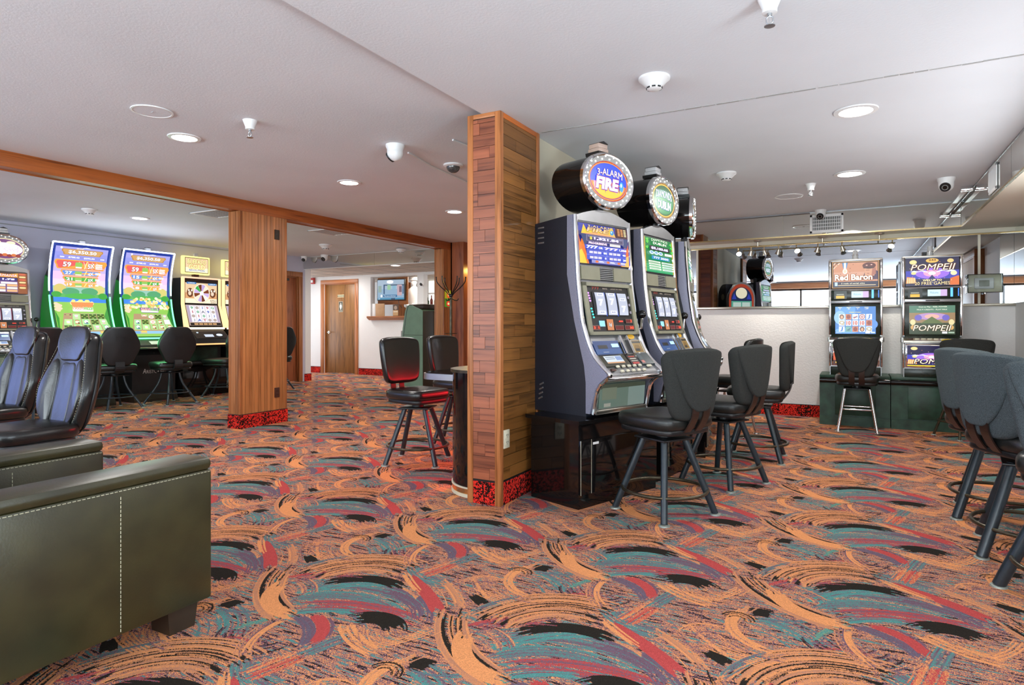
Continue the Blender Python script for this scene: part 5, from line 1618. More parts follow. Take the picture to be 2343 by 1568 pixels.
        a.pill(.40, v - h * .72, .515, v - h * .22, '8ab858'); a.pill(.41, v - h * .86, .51, v - h * .70, 'f4f4e0')
        a.poly([(.545, v - h * .9), (.56, v - h * .9), (.60, v - h * .1), (.585, v - h * .1)], 'ffe890', 1.3)
        a.otext(m_, .66, v - h / 2 - .004, h * .5, 'ffffff', '5a2a2a' if i == 0 else '2a4a6a', 1.4, w=.11 - .01 * i, bold=.03, rot=.12)
        for q in range(2 if i else 3): a.pill(.735, v - h * (.44 + .2 * q), .85 - .02 * i, v - h * (.30 + .2 * q), 'fff0f0')
        v -= h + .004
    # crate of produce with its title board
    if pile:
        rnd = random.Random(5)
        for k in range(70):
            an = rnd.uniform(0, PI); rr = rnd.uniform(0, 1) ** .6
            a.ell(.5 + .40 * rr * math.cos(an) * 1.0, .335 + .13 * rr * math.sin(an), .030, .016, ('f0e0a8', 'e8cc80', 'd8b068', 'fff4c8')[k % 4], n=8)
        a.poly([(.30, .34), (.70, .34), (.66, .28), (.34, .28)], '6a4a90')
    else:
        for k in range(16): a.ell(.34 + .32 * ((k * 7) % 16) / 15, .375 + .022 * math.sin(k * 2.1), .035, .022, ('f0e0a0', 'e8d880', 'f8f0b8')[k % 3], n=10)
        a.poly([(.31, .385), (.69, .385), (.66, .33), (.34, .33)], 'd88a50')
    a.pill(.33, .285, .67, .325, 'f4f0e0'); a.otext('FARM', .42, .318, .030, 'e05840', 'fff4e0', w=.17, bold=.04); a.otext('VILLE', .585, .318, .030, '58b848', 'fff4e0', w=.16, bold=.04)
    # reels in perspective
    a.poly([(.09, .065), (.91, .065), (.82, .265), (.18, .265)], 'a88a68')
    sym = [['d', 'p', 'd', 'd', 'd'], ['y', 'c', 'w', 'd', 'p'], ['d', 'c', 'd', 'p', 'w']] if not pile else [['w', 'n', 'n', 'd', 'p'], ['w', 'd', 'n', 'c', 'e'], ['w', 'y', 'c', 'c', 'c']]
    for r in range(3):
        v0 = .070 + .064 * (2 - r); v1 = v0 + .061
        hw0, hw1 = .40 - .085 * (v0 - .065) / .2, .40 - .085 * (v1 - .065) / .2
        for q in range(5):
            a0, a1 = -1 + .4 * q + .02, -1 + .4 * q + .38
            a.poly([(.5 + hw0 * a0, v0), (.5 + hw0 * a1, v0), (.5 + hw1 * a1, v1), (.5 + hw1 * a0, v1)], 'a8d890' if (q + r) % 2 else '98cc80')
            u = .5 + (hw0 + hw1) / 2 * (a0 + a1) / 2; vv = (v0 + v1) / 2
            s = sym[r][q]
            if s == 'd':
                a.rect(u - .06, vv - .026, u + .06, vv + .026, '5a7a30', .8); a.k -= 0
                for e_ in range(3):
                    for g_ in range(3): a.ell(u - .04 + .04 * e_, vv - .017 + .017 * g_, .013, .006, '98b858' if (e_ + g_) % 2 else '3a5018', n=8)
            elif s == 'p': a.ell(u, vv, .055, .020, 'f0a8c0'); a.ell(u, vv + .006, .03, .010, 'fbd0dc')
            elif s == 'c': a.ell(u, vv, .055, .024, 'b88050'); a.ell(u, vv, .035, .014, 'f0e0c0'); a.ell(u + .02, vv - .01, .015, .007, '503020')
            elif s == 'w': a.ell(u, vv, .055, .022, '5a90a0'); a.ell(u, vv + .004, .032, .016, 'f4f8fa'); a.ell(u + .01, vv - .008, .015, .007, '404850')
            elif s == 'y': a.ell(u, vv, .05, .02, 'f0d890'); a.ell(u, vv, .03, .012, 'ffffe0')
            elif s == 'n': a.ell(u, vv, .055, .026, 'e0602c'); a.ell(u, vv, .046, .021, 'fff8f0'); a.text('20', u, vv, .018, 'e0602c', w=.05, bold=.04)
            elif s == 'e': a.rect(u - .055, vv - .026, u + .055, vv + .026, 'f0f8f0')
    a.rect(L, .02, R, .055, 'a8b0a0'); a.pill(.33, .022, .67, .052, '88b8e0'); a.pill(.10, .022, .20, .05, '6aa0d8'); a.pill(.80, .022, .90, .05, '6aa0d8')
    for q in (.25, .3, .71, .76): a.ell(q, .045, .03, .012, 'f0c060', n=10)
    a.rect(.09, .955, .12, .975, 'f0f4ff')
    a.poly([(.44, .979), (.50, .984), (.56, .979), (.56, .975), (.44, .975)], 'e8f0ff', 1.3)
    a.build('screen', t, label='concave lit screen with a farm scene')
    # player panel and ledge
    k = MB(); k.prism([(.08, .94), (.12, .93), (.24, .855), (.27, .815), (.24, .80), (.0, .80), (.0, .94)], -hw + .03, hw - .03, M_GREENPLATE, 'x'); k.build('player_panel', t)
    def g(u, v, w): return (hw - .06 - (W - .12) * u, .12 + .12 * (1 - v) + w * .5, .93 - .075 * (1 - v) + w)
    a = Art(g, 1.0); a.rect(.0, .0, 1, 1, '0a3a10', .25); a.rect(.32, .15, .55, .75, 'd4e4c8', 1.0); a.ell(.70, .62, .06, .25, 'c8e8ff', 1.6); a.rect(.36, .3, .5, .35, '8a9a80'); a.build('player_screen', t)
    k = MB(); k.bbox(-hw + .02, hw - .02, .235, .285, .795, .825, M_CHROME, .012); k.build('chrome_ledge', t)
    # lower body
    k = MB(); k.prism([(.06, .80), (.10, .70), (.09, .12), (-.36, .12), (-.36, .80)], -hw + .06, hw - .06, M_BLACK, 'x'); b = k.build('lower_cabinet', t)
    k = MB(); k.lathe([(0, 0), (.011, 0), (.010, .006), (0, .007)], M_STEEL, 12, Mt((.0, .083, .72), 0, -PI / 2)); k.build('lock', b)
    k = MB(); k.prism([(.12, .12), (.16, .03), (.16, .0), (-.36, .0), (-.36, .12)], -hw + .06, hw - .06, M_OLIVE if False else M_DKBROWN, 'x'); k.build('kick_skirt', t)
    a = Art(lambda u, v, w: (-u, .096 + w, .46 + v), lit=False)
    a.text('A', -.155, .0, .075, 'c8bcb8', w=.05, bold=-.005, shear=.2); a.text('RIST', -.065, -.012, .05, 'c8bcb8', w=.11, bold=-.005); a.ell(.028, .0, .036, .038, 'c8bcb8'); a.ell(.028, .0, .030, .032, '0e0d0d'); a.text('CRAT', .120, -.012, .05, 'c8bcb8', w=.12, bold=-.005)
    a.ell(.075, .075, .022, .014, 'c8bcb8')
    a.build('maker_lettering', t, label='thin silver maker lettering')
    k = MB(); k.bbox(-.035, .035, -.10, -.05, Z1 + .0, Z1 + .055, M_CLEARLENS, .004); k.box(-.037, .037, -.102, -.048, Z1 + .055, Z1 + .06, M_BLACK); k.build('candle_lamp', t)
    return t
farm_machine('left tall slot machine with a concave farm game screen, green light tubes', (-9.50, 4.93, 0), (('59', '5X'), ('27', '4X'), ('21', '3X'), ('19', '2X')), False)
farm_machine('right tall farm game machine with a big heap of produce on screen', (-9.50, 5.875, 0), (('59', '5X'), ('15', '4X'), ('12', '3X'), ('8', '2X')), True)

def wheel_machine(label, loc):
    t = thing('wheel_slot_machine', label, 'slot machine', loc, -PI / 2)
    W = .68; hw = W / 2
    z0, zm, z1 = 1.13, 1.50, 1.93
    sy = lambda z: (-.02 if z >= zm else -.02 + (zm - z) * .34)
    c = MB(); c.prism([(sy(z0) - .02, z0), (sy(zm) - .02, zm), (sy(z1) - .02, z1), (-.30, z1), (-.36, 1.3), (-.36, .56), (.02, .56), (.02, .80), (.08, 1.0)], -hw + .015, hw - .015, M_BLACK, 'x'); c.build('cabinet', t)
    for sg in (-1, 1):
        k = MB(); x = sg * (hw - .006)
        pr = [(sy(z0) + .005, z0 - .02), (sy(zm) + .005, zm), (sy(z1) + .005, z1 + .01), (-.06, z1 + .01), (-.06, zm), (.01, z0 - .02)]
        k.prism(pr, x - .024, x + .012, emis(hx('ffc890'), 1.25), 'x'); k.build('light_frame', t)
    k = MB(); k.bbox(-hw, hw, -.06, -.012, z1 - .005, z1 + .02, emis(hx('ffb898'), 1.2), .004); k.build('light_frame', t)
    k = MB(); k.bbox(-hw, hw, .06, .115, z0 - .045, z0 - .01, emis(hx('ffe0b8'), 1.5), .008); k.build('light_frame', t)
    f = lambda u, v, w: (hw - .05 - (W - .1) * u, sy(zm + .02 + (z1 - zm - .05) * v) - .012 + w, zm + .02 + (z1 - zm - .05) * v)
    a = Art(f, 1.05)
    a.rect(-.02, -.02, 1.02, 1.1, '2a1408', .4); a.rect(0, 0, 1, .88, 'd8a070'); a.rect(0, .45, 1, .88, 'e8c8a0'); a.rect(0, 0, 1, .2, 'fff0d0')
    for u in (.15, .86): a.ell(u, .45, .10, .20, '6a3a1c'); a.ell(u - .01, .42, .05, .09, 'e8d0b8'); a.ell(u - .04, .55, .025, .05, 'f8f0e0'); a.ell(u + .05, .55, .025, .05, 'f8f0e0')
    a.ell(.5, .44, .27, .43, 'f0d8b0'); a.ell(.5, .44, .25, .40, 'f8ece0')
    for q in range(12):
        a.ell(.5, .44, .235, .375, ('7a3a1a', 'f4e4cc', 'b8a0d8', '6a3018', 'fff4e0', 'c8b0e0')[q % 6] if q != 4 else '3aa84a', n=4, a0=q * PI / 6, a1=(q + .94) * PI / 6)
    a.ell(.5, .44, .06, .095, 'fff0d8', 1.3); a.pill(.03, .82, .33, .91, '3a7ab8'); a.pill(.70, .80, .98, .89, '3a7ab8'); a.text('1,234.56', .18, .865, .05, 'ffffff', w=.2, bold=.03); a.text('1,034.77', .84, .845, .05, 'ffffff', w=.2, bold=.03)
    a.text('BUFFALO', .87, .12, .06, '5a2810', w=.2, bold=.03); a.text('GOLD', .87, .04, .06, '5a2810', w=.18, bold=.03)
    a.build('upper_screen', t, label='screen with a prize wheel')
    f = lambda u, v, w: (hw - .05 - (W - .1) * u, sy(z0 + .02 + (zm - z0 - .03) * v) - .012 + w, z0 + .02 + (zm - z0 - .03) * v)
    a = Art(f, 1.0)
    a.rect(-.02, -.04, 1.02, 1.03, '140c08', .4); a.rect(0, .0, 1, 1, 'c8b0a0'); a.rect(.02, .16, .98, .98, 'b8a8c0')
    for q in range(5):
        a.rect(.10 + .16 * q, .17, .25 + .16 * q, .96, 'f4f0f4')
        for r in range(4):
            s = ['9XJ9Q', '10A9X-', '-10JJA', 'JAT-X'][r][q % 5]
            c_ = ('4aa878', 'c06070', '4a6ac0', '888898')[(q * 3 + r) % 4]
            if s in 'X-': a.ell(.175 + .16 * q, .86 - .2 * r, .055, .07, 'b8a8a0')
            else: a.text(s, .175 + .16 * q, .86 - .2 * r, .12, c_, bold=.04)
    a.rect(.02, .01, .98, .13, '2a1a10', .5)
    for q in range(5): a.rect(.14 + .145 * q, .03, .26 + .145 * q, .11, 'c89a68')
    a.build('lower_screen', t)
    k = MB(); k.prism([(.08, 1.075), (.12, 1.06), (.27, .93), (.30, .86), (.25, .80), (.0, .80), (.0, 1.075)], -hw + .02, hw - .02, M_BLACK, 'x'); k.build('player_panel', t)
    g = lambda u, v, w: (hw - .05 - (W - .1) * u, .135 + .13 * (1 - v) + w * .6, 1.055 - .115 * (1 - v) + w)
    a = Art(g, .9); a.rect(0, 0, 1, 1, '12141c', .3); a.rect(.30, .2, .58, .55, 'd8e4f4'); a.ell(.78, .45, .10, .16, 'c8e0ff', 1.5); a.ell(.14, .8, .03, .06, 'a8d0ff', 3); a.build('player_screen', t)
    k = MB(); k.bbox(-hw + .01, hw - .01, .26, .305, .835, .86, emis(hx('ffb878'), 1.1), .008); k.build('lit_ledge', t)
    k = MB(); k.box(-hw + .08, hw - .02, .012, .026, .57, .80, M_DARKGREEN); k.build('belly_panel', t)
    # sign
    k = MB(); k.bbox(-.05, .05, -.22, -.16, z1, z1 + .09, M_BROWNPL, .003); k.build('sign_post', t)
    k = MB(); k.bbox(-.245, .245, -.22, -.15, z1 + .075, z1 + .375, emis(hx('ffe884'), 1.3), .012); s = k.build('sign_frame', t)
    a = Art(lambda u, v, w: (-u, -.149 + w, z1 + .225 + v), 1.15)
    a.rect(-.215, -.125, .215, .125, '50380c', .5); a.rect(-.205, -.115, .205, .115, 'f0c8a0'); a.rect(-.205, -.115, .205, -.04, 'fff0c8')
    a.otext('BUFFALO', 0, .058, .075, 'f8e8a0', '8a5a1c', 1.3, w=.34, bold=.03); a.otext('GOLD', 0, -.024, .075, 'fff0a0', 'a8741c', 1.4, w=.30, bold=.04, spacing=1.1); a.text('REVOLUTION', 0, -.083, .028, '3a6ab8', w=.28, bold=.03)
    a.build('sign_face', s)
    k = MB(); k.bbox(-.035, .035, -.20, -.16, z1 + .375, z1 + .43, M_CLEARLENS, .004); k.build('candle_lamp', t)
    return t
wheel_machine('slot machine with a prize wheel screen and a yellow framed sign', (-9.52, 6.77, 0))
wheel_machine('slot machine with an orange light frame partly hidden by the oak post', (-9.52, 7.52, 0))
wall_base('black base under the prize wheel machines', 6.33, 7.95, .60, PZ)

# ------------------------------------------------------------------ square cabinet machines on the dark green plinth
def green_plinth(label, x0, x1):
    t = thing('green_plinth', label, 'machine base', ((x0 + x1) / 2, 8.75, 0), 0, 'dark green stained machine plinths')
    w = (x1 - x0) / 2 - .004
    m = MB(); m.box(-w, w, -.555, 0, 0, .545, M_DARKGREEN); m.build('base_cabinet', t)
    m = MB(); m.tube([(-w, -.562, .515), (w, -.562, .515)], .030, M_GLOSSBLK, 14); m.bbox(-w, w, -.57, 0, .545, .578, M_DARKGREEN, .005); m.build('base_top', t)
    m = MB(); m.bbox(-w + .16, w - .14, -.566, -.55, .12, .47, M_DARKGREEN, .003); d = m.build('base_door', t)
    m = MB(); m.lathe([(0, 0), (.009, 0), (.008, .006), (0, .007)], M_CHROME, 12, Mt((w - .17, -.566, .30), 0, PI / 2)); m.build('door_lock', d)
    m = MB(); m.box(-w, w, -.575, -.555, 0, .105, M_DARKGREEN); m.build('kick_board', t)
    return t
green_plinth('dark green plinth under the machine with an airman on its glass', -.34, .377)
green_plinth('dark green plinth under the machine with a volcano on its glass', .377, 1.094)

def square_machine(label, x, yfront, W, theme):
    t = thing('square_slot_machine', label, 'slot machine', (x, yfront, .578), PI)
    hw = W / 2
    H = 1.325
    m = MB(); m.prism([(-.45, 0), (-.45, H - .03), (-.40, H), (.0, H), (.0, 1.0), (-.03, .86), (-.03, .45), (.0, .42), (.0, 0)], -hw, hw, M_STEEL, 'x'); cb = m.build('cabinet', t)
    v = MB()
    for zz in (.80, .82, .84, .86, .14, .16, .18, .20): v.bbox(hw - .001, hw + .0015, -.42, -.40, zz, zz + .008, M_BLACK, .001)
    v.build('vent_holes', cb)['kind'] = 'stuff'
    for sg in (-1, 1):
        k = MB(); k.bbox(sg * hw - .014, sg * hw + .014, -.02, .016, .995, H + .004, M_CHROME, .008); k.build('edge_trim', t)
        k = MB(); k.bbox(sg * hw - .013, sg * hw + .013, -.03, .006, .46, .99, M_CHROME, .008); k.build('edge_trim', t)
        k = MB(); k.bbox(sg * hw - .012, sg * hw + .012, -.02, .012, .10, .42, M_CHROME, .008); k.build('edge_trim', t)
        k = MB(); k.tube([(sg * (hw + .012), -.02, .385), (sg * (hw + .012), -.02, .435)], .017, M_CHROME, 10); k.build('hinge', t)
    k = MB(); k.bbox(-hw - .012, hw + .012, -.42, .018, H - .004, H + .012, M_SATNICK, .004); k.build('top_lid', t)
    k = MB(); k.bbox(-hw + .012, hw - .012, -.03, .003, .995, H - .01, M_BLACK, .004); k.build('award_frame', t)
    fA = lambda u, v, w: (hw - .022 - (W - .044) * u, .0035 + w, 1.005 + (H - 1.02) * v)
    a = Art(fA, 1.1); theme['award'](a); a.build('award_glass', t)
    # band with bill acceptor and small player screen
    k = MB(); k.bbox(-hw + .012, hw - .012, -.035, -.004, .862, .99, M_GREENPLATE, .004); k.build('player_band', t)
    fB = lambda u, v, w: (hw - .02 - (W - .04) * u, -.003 + w, .866 + .12 * v)
    a = Art(fB, 1.0); a.rect(.05, .12, .32, .9, '1c2a1c', .3); a.rect(.09, .16, .27, .42, 'f0b020', 1.1); a.rect(.10, .48, .26, .60, 'c8c8b0', .5); a.rect(.42, .22, .78, .82, 'c8e4ee', 1.1); a.rect(.66, .22, .78, .82, 'd0b0e0', 1.0); a.text('Welcome', .54, .55, .22, '5a90a8', w=.16); a.rect(.84, .15, .885, .95, '4aa0ff', 1.9); a.rect(.975, .2, .995, .9, '2a70e0', 1.5)
    a.build('player_screen', t)
    k = MB(); k.bbox(-hw + .008, hw - .008, -.03, .02, .825, .862, M_STEEL, .008); k.box(-.07, .06, .0195, .021, .838, .85, M_BLACK); k.build('chrome_bar', t)
    k = MB(); k.bbox(-hw + .012, hw - .012, -.05, -.012, .435, .825, M_OLIVE if False else M_GREENPLATE, .004); k.build('screen_bezel', t)
    fS = lambda u, v, w: (hw - .055 - (W - .11) * u, -.011 + w, .475 + .315 * v)
    a = Art(fS, 1.0); theme['screen'](a); a.build('game_screen', t)
    # button ledge
    k = MB(); k.prism([(-.02, .435), (.05, .43), (.085, .405), (.085, .385), (-.02, .375)], -hw - .004, hw + .004, M_SATNICK, 'x'); lg = k.build('button_ledge', t)
    for i in range(6): 
        b = MB(); b.bbox(.20 - .058 * i - .022, .20 - .058 * i + .022, .03, .07, .415, .432, M_IVORY if i else M_BROWNPL, .004); b.build('button', lg)
    a = Art(lambda u, v, w: (-u, .087 + w, v), lit=False); a.ell(.13, .412, .055, .016, 'd8b81c'); a.build('oval_sticker', lg)
    b = MB(); b.bbox(-.235, -.15, .02, .075, .415, .436, M_BLACK, .005); b.build('bill_slot', lg)
    # belly glass and base
    k = MB(); k.bbox(-hw + .014, hw - .014, -.03, .004, .105, .37, M_CHROME, .008); k.build('belly_frame', t)
    fL = lambda u, v, w: (hw - .035 - (W - .07) * u, .0045 + w, .125 + .225 * v)
    a = Art(fL, 1.1); theme['belly'](a); a.build('belly_glass', t)
    k = MB(); k.bbox(-hw + .006, hw - .006, -.03, .008, .0, .095, M_GREENPLATE, .004); k.build('base_panel', t)
    k = MB(); k.lathe([(.034, 0), (.030, .06), (.027, .061), (.027, .12), (0, .125)], M_CLEARLENS, 18, Mt((.0, -.2, H + .012))); k.lathe([(.036, .06), (.036, .066)], M_CHROME, 18, Mt((.0, -.2, H + .012))); k.build('candle_lamp', t)
    return t
def ace_award(a):
    a.rect(0, 0, 1, 1, 'e8a860', .8); a.rect(.015, .02, .985, .98, '2a1608', .4); a.rect(.03, .045, .97, .955, 'c88a68'); a.rect(.03, .28, .97, .6, 'd09a80'); a.rect(.03, .045, .97, .24, '2c2448', .8)
    for k in range(3): a.poly([(.03, .72 + .07 * k), (.03, .75 + .07 * k), (.18 - .05 * k, .955), (.155 - .05 * k, .955)], 'f8e8d0' if k != 1 else '281814')
    for k in range(9): a.ell(.12 + .045 * k + .02 * (k % 3), .88 - .07 * ((k * 5) % 7), .009, .014, '502818', n=8)
    a.poly([(.22, .955), (.34, .955), (.32, .76), (.28, .70), (.24, .76)], '3a78b0'); a.rect(.255, .72, .305, .955, 'e8f0f4'); a.ell(.28, .63, .05, .10, 'f4ecd8', 1.2); a.ell(.28, .63, .03, .06, 'd8c8a8')
    # airman in a leather cap
    a.poly([(.64, .30), (.97, .30), (.97, .60), (.90, .68), (.70, .58)], '4a2c48'); a.poly([(.70, .44), (.90, .44), (.92, .74), (.70, .74)], 'd09878'); a.poly([(.84, .44), (.93, .50), (.93, .74), (.86, .74)], 'a86a58'); a.ell(.79, .82, .14, .12, '5a2422'); a.ell(.78, .74, .12, .03, '3a1414'); a.ell(.74, .83, .02, .02, 'e0b0a0'); a.ell(.84, .85, .02, .02, 'e0b0a0'); a.rect(.72, .64, .80, .655, '6a3428'); a.poly([(.74, .52), (.80, .52), (.79, .54), (.75, .54)], '8a4a40')
    a.otext('Red Baron', .46, .40, .23, 'fff4e0', '8a4a20', 1.25, w=.80, bold=.035); a.rect(.10, .275, .50, .285, '8a4a20')
    a.rect(.06, .08, .12, .22, 'b8d0f0'); a.text('5 reels of aerial wins', .45, .17, .05, 'f0e8c8', w=.5, bold=.02); a.rect(.13, .085, .93, .11, 'e0c8a0')
def sym(a, u, v, w, h, s):
    a.rect(u - w, v - h, u + w, v + h, 'e8f0f8')
    if s == '10': a.text('10', u, v, h * 1.5, 'c8503c', w=w * 1.5, bold=.05)
    elif s == 'J': a.text('J', u, v, h * 1.6, '3a78c8', bold=.06, shear=.1)
    elif s == 'o': a.ell(u, v, w * .95, h * .95, 'a01c20'); a.ell(u, v, w * .7, h * .7, 'f8f0f0'); a.ell(u, v, w * .42, h * .42, 'b02428'); a.ell(u, v, w * .16, h * .16, 'ffffff')
    elif s == 'f': a.ell(u, v, w * .8, h * .9, '5a2a18'); a.ell(u, v - h * .1, w * .45, h * .6, 'e0a880')
    elif s == 'r': a.rect(u - w, v - h, u + w, v + h, 'd07840'); a.ell(u, v, w * .7, h * .8, '8a2c18')
    elif s == 'p': a.poly([(u - w * .8, v - h * .3), (u + w * .8, v + h * .5), (u + w * .5, v - h * .2), (u - w * .5, v - h * .7)], 'b05060'); a.rect(u - w * .9, v - h * .1, u + w * .9, v + h * .05, '608090')
    elif s == 'Q': a.text('Q', u, v, h * 1.6, 'b8a880', bold=.05)
    else: a.rect(u - w, v - h, u + w, v + h, '70a8a0'); a.poly([(u - w * .8, v - h * .5), (u + w * .8, v + h * .6), (u + w * .3, v - h * .6)], '3a6a78')
def ace_screen(a):
    a.rect(0, 0, 1, 1, '2f78c8'); a.rect(0, .55, .5, 1, '5a9ad8'); a.ell(.12, .6, .15, .25, '90c0e8'); a.ell(.85, .35, .2, .2, '4a8ad8'); a.ell(.3, .12, .3, .1, '6aa8e0')
    for i, tx in enumerate(('CREDIT', 'BET', 'WIN', 'PAID')): a.text(tx, .12 + .22 * i, .965, .035, 'f0e8a0', w=.1, bold=.03); a.text(('8', '25', '0', '1,250')[i], .12 + .22 * i, .915, .035, 'ffffff', bold=.02)
    a.text('PRESS START', .5, .79, .03, 'f0e060', w=.3, bold=.03)
    G = [['f', 'r', 'p', 'o', 'J'], ['Q', '10', '10', '10', 'r'], ['J', 'g', 'r', 'f', 'Q']]
    for r in range(3):
        for q in range(5): sym(a, .165 + .168 * q, .625 - .225 * r, .072, .100, G[r][q])
    a.rect(.02, .02, .16, .08, '88b0e0'); a.rect(.75, .02, .86, .09, 'f0f0f0'); a.rect(.88, .03, .98, .08, 'c8d8f0')
def vol_bg(a, hot=True):
    a.rect(0, 0, 1, 1, '1a1440'); a.rect(0, .25, 1, .55, '3a3ab0'); a.ell(.5, .45, .32, .20, '9a6ae0'); a.ell(.5, .45, .16, .12, 'f4a0c8'); a.ell(.5, .45, .07, .06, 'fff0f0', 1.5)
    a.poly([(.08, .52), (.16, .56), (.24, .52), (.32, .57), (.42, .50), (.42, .475), (.3, .53), (.2, .49)], 'd8ecff', 1.3); a.poly([(.58, .50), (.68, .57), (.76, .52), (.86, .57), (.94, .52), (.8, .49), (.7, .53), (.58, .475)], 'd8ecff', 1.3)
    a.poly([(.32, .0), (.5, .40), (.68, .0)], '2a2868'); a.poly([(0, .1), (.02, .34), (.18, .30), (.20, .1)], 'e08a40')
    for k in range(5): a.rect(.025 + .034 * k, .1, .043 + .034 * k, .30, 'fbe0a8')
    a.poly([(.82, .02), (.84, .26), (.97, .34), (1, .34), (1, .02)], 'd86a28'); a.ell(.90, .44, .06, .08, 'f4e0b0'); a.ell(.14, .86, .07, .08, 'f0d890'); a.ell(.84, .88, .06, .07, 'e8c880'); a.ell(.15, .46, .05, .05, 'f0d890')
    for k in range(22): a.ell(.04 + .043 * k, .12 + .80 * ((k * 7) % 11) / 11, .006, .010, 'fff4d0' if k % 2 else 'ff9a60', 1.4, n=8)
def vol_award(a):
    vol_bg(a)
    a.ell(.5, .90, .12, .08, 'e8b858'); a.text('243', .5, .92, .07, '6a3a10', w=.14, bold=.04)
    a.otext('POMPEII', .51, .67, .22, 'fff0d0', '5a3010', 1.3, w=.84, bold=.02, shear=.25)
    a.otext('WIN UP TO', .5, .20, .07, 'ffe8b0', '3a1408', 1.2, w=.36, bold=.04); a.otext('20 FREE GAMES', .5, .09, .11, 'ffe8b0', '3a1408', 1.2, w=.66, bold=.04)
def vol_screen(a):
    a.rect(0, 0, 1, 1, '2a3a18'); a.rect(0, .75, 1, 1, '4a7a60'); a.rect(.0, .40, 1, .75, '9a7a50'); a.ell(.5, .62, .35, .12, 'b890c8'); a.ell(.5, .62, .16, .08, 'f0b0a0'); a.poly([(.25, .38), (.5, .62), (.75, .38)], '5a6a30'); a.ell(.2, .58, .08, .1, '6a5ac0'); a.ell(.8, .58, .08, .1, '6a5ac0')
    a.text('Cost to Play - REEL POWER', .52, .95, .05, 'f0f4e0', w=.62, bold=.02); a.text('MULTI CREDITS - PLAY MAX', .5, .86, .05, 'f0f4e0', w=.66, bold=.02)
    for u in (.08, .92): a.ell(u, .42, .06, .10, 'e8d8a0'); a.ell(u, .24, .05, .08, 'd8a860')
    a.otext('POMPEII', .5, .22, .20, 'fff0d0', '4a2a10', 1.25, w=.84, bold=.02, shear=.25); a.rect(.72, .03, .83, .10, 'f0f0f0'); a.rect(.85, .04, .98, .09, 'a8c0a8')
def vol_belly(a):
    vol_bg(a); a.rect(0, 0, 1, .05, 'e8d020'); a.otext('POMPEII', .53, .24, .24, 'fff0d0', '3a1a08', 1.3, w=.80, bold=.02, shear=.25)
def ace_belly(a):
    a.rect(0, 0, 1, 1, 'c84a1c'); a.rect(0, .0, 1, .2, '3a140c')
    for k in range(2): a.poly([(0, .55 + .16 * k), (0, .65 + .16 * k), (.22 - .1 * k, 1), (.14 - .1 * k, 1)], 'f4e4d0')
    a.ell(.2, .35, .16, .20, 'f09a28'); a.ell(.18, .40, .08, .1, 'ffe8a0'); a.otext('Red Baron', .55, .4, .3, 'fff4e0', '7a3a18', 1.2, w=.7, bold=.03); a.rect(.05, .05, .95, .12, 'e0b040')
square_machine('square slot machine with an airman in a cap on its top glass', .03, 8.25, .52, dict(award=ace_award, screen=ace_screen, belly=ace_belly))
square_machine('square slot machine with a volcano and temple on its glass', .765, 8.22, .53, dict(award=vol_award, screen=vol_screen, belly=vol_belly))

# ------------------------------------------------------------------ console on the far side of the plank column (red lit)
cs = thing('console_table', 'gloss black rounded console with a chrome edged ledge behind the plank column', 'console', (-2.21, 4.55, 0))
def stadium(r, y0, y1, n=16, x0=-.005):
    return [(x0, y1)] + [(x0 - r, y1)] + [(x0 - r * math.cos(PI / 2 * k / n), y0 - r * math.sin(PI / 2 * k / n)) for k in range(n + 1)]
m = MB(); m.prism(stadium(.30, -.70, .95), .065, .83, M_GLOSSBLK, 'z', smooth=True); m.build('curved_body', cs)
m = MB(); m.prism(stadium(.308, -.70, .95), .0, .022, M_IVORY, 'z', smooth=True); m.prism(stadium(.304, -.70, .95), .022, .058, M_BRASS, 'z', smooth=True); m.prism(stadium(.308, -.70, .95), .058, .068, M_IVORY, 'z', smooth=True); m.build('brass_kick_band', cs)
m = MB(); m.prism(stadium(.315, -.70, .95), .83, .85, M_BRONZE, 'z', smooth=True); m.build('console_top', cs)
m = MB(); m.prism(round_poly([(-.20, -.74), (-.62, -.70), (-.69, -.62), (-.69, .55), (-.20, .62)], .05), .745, .79, M_STEEL, 'z', smooth=True); m.build('chrome_ledge', cs)
m = MB(); m.prism(round_poly([(-.20, -.725), (-.615, -.685), (-.675, -.615), (-.675, .54), (-.20, .61)], .05), .79, .797, M_GLOSSBLK, 'z'); m.build('ledge_top', cs)
m = MB(); m.box(-.318, -.305, -.50, .90, .60, .70, emis((1.0, .02, .03), 7.0)); m.build('red_light_strip', cs)
rl = light('red_strip_glow', 'AREA', (-.34, .2, .62), 95, (1, .03, .04), 1.3, .25, (0, -PI / 2 + .15, 0)); rl.data.size = .3; rl.data.size_y = 1.3; rl.parent = cs
# area lights added to stand in for machine glow
light('machine_glow_fill', 'AREA', (-9.55, -1.2, 1.45), 38, (.25, .38, 1.0), 1.3, 3.2, (0, -PI / 2, 0)).rotation_euler = (0, -PI / 2, 0)  # added blue fill for the bucket stools; no machine is built there
light('machine_glow_fill', 'AREA', (-9.05, 5.4, 1.75), 6, (.80, .86, 1.0), 1.0, 1.9, (0, -PI / 2 - .75, 0))  # added up-tilted fill to brighten the left bay ceiling
light('machine_glow_fill', 'AREA', (1.30, 4.6, 1.55), 20, (.95, .97, 1.0), 1.0, 3.0, (0, PI / 2 + .75, 0))  # added up-tilted fill for the right ceiling; no machine is built there
light('machine_glow_fill', 'AREA', (-9.05, 5.4, .98), 6, (.15, 1.0, .35), .3, 1.7, (0, -PI / 2 + .5, 0))

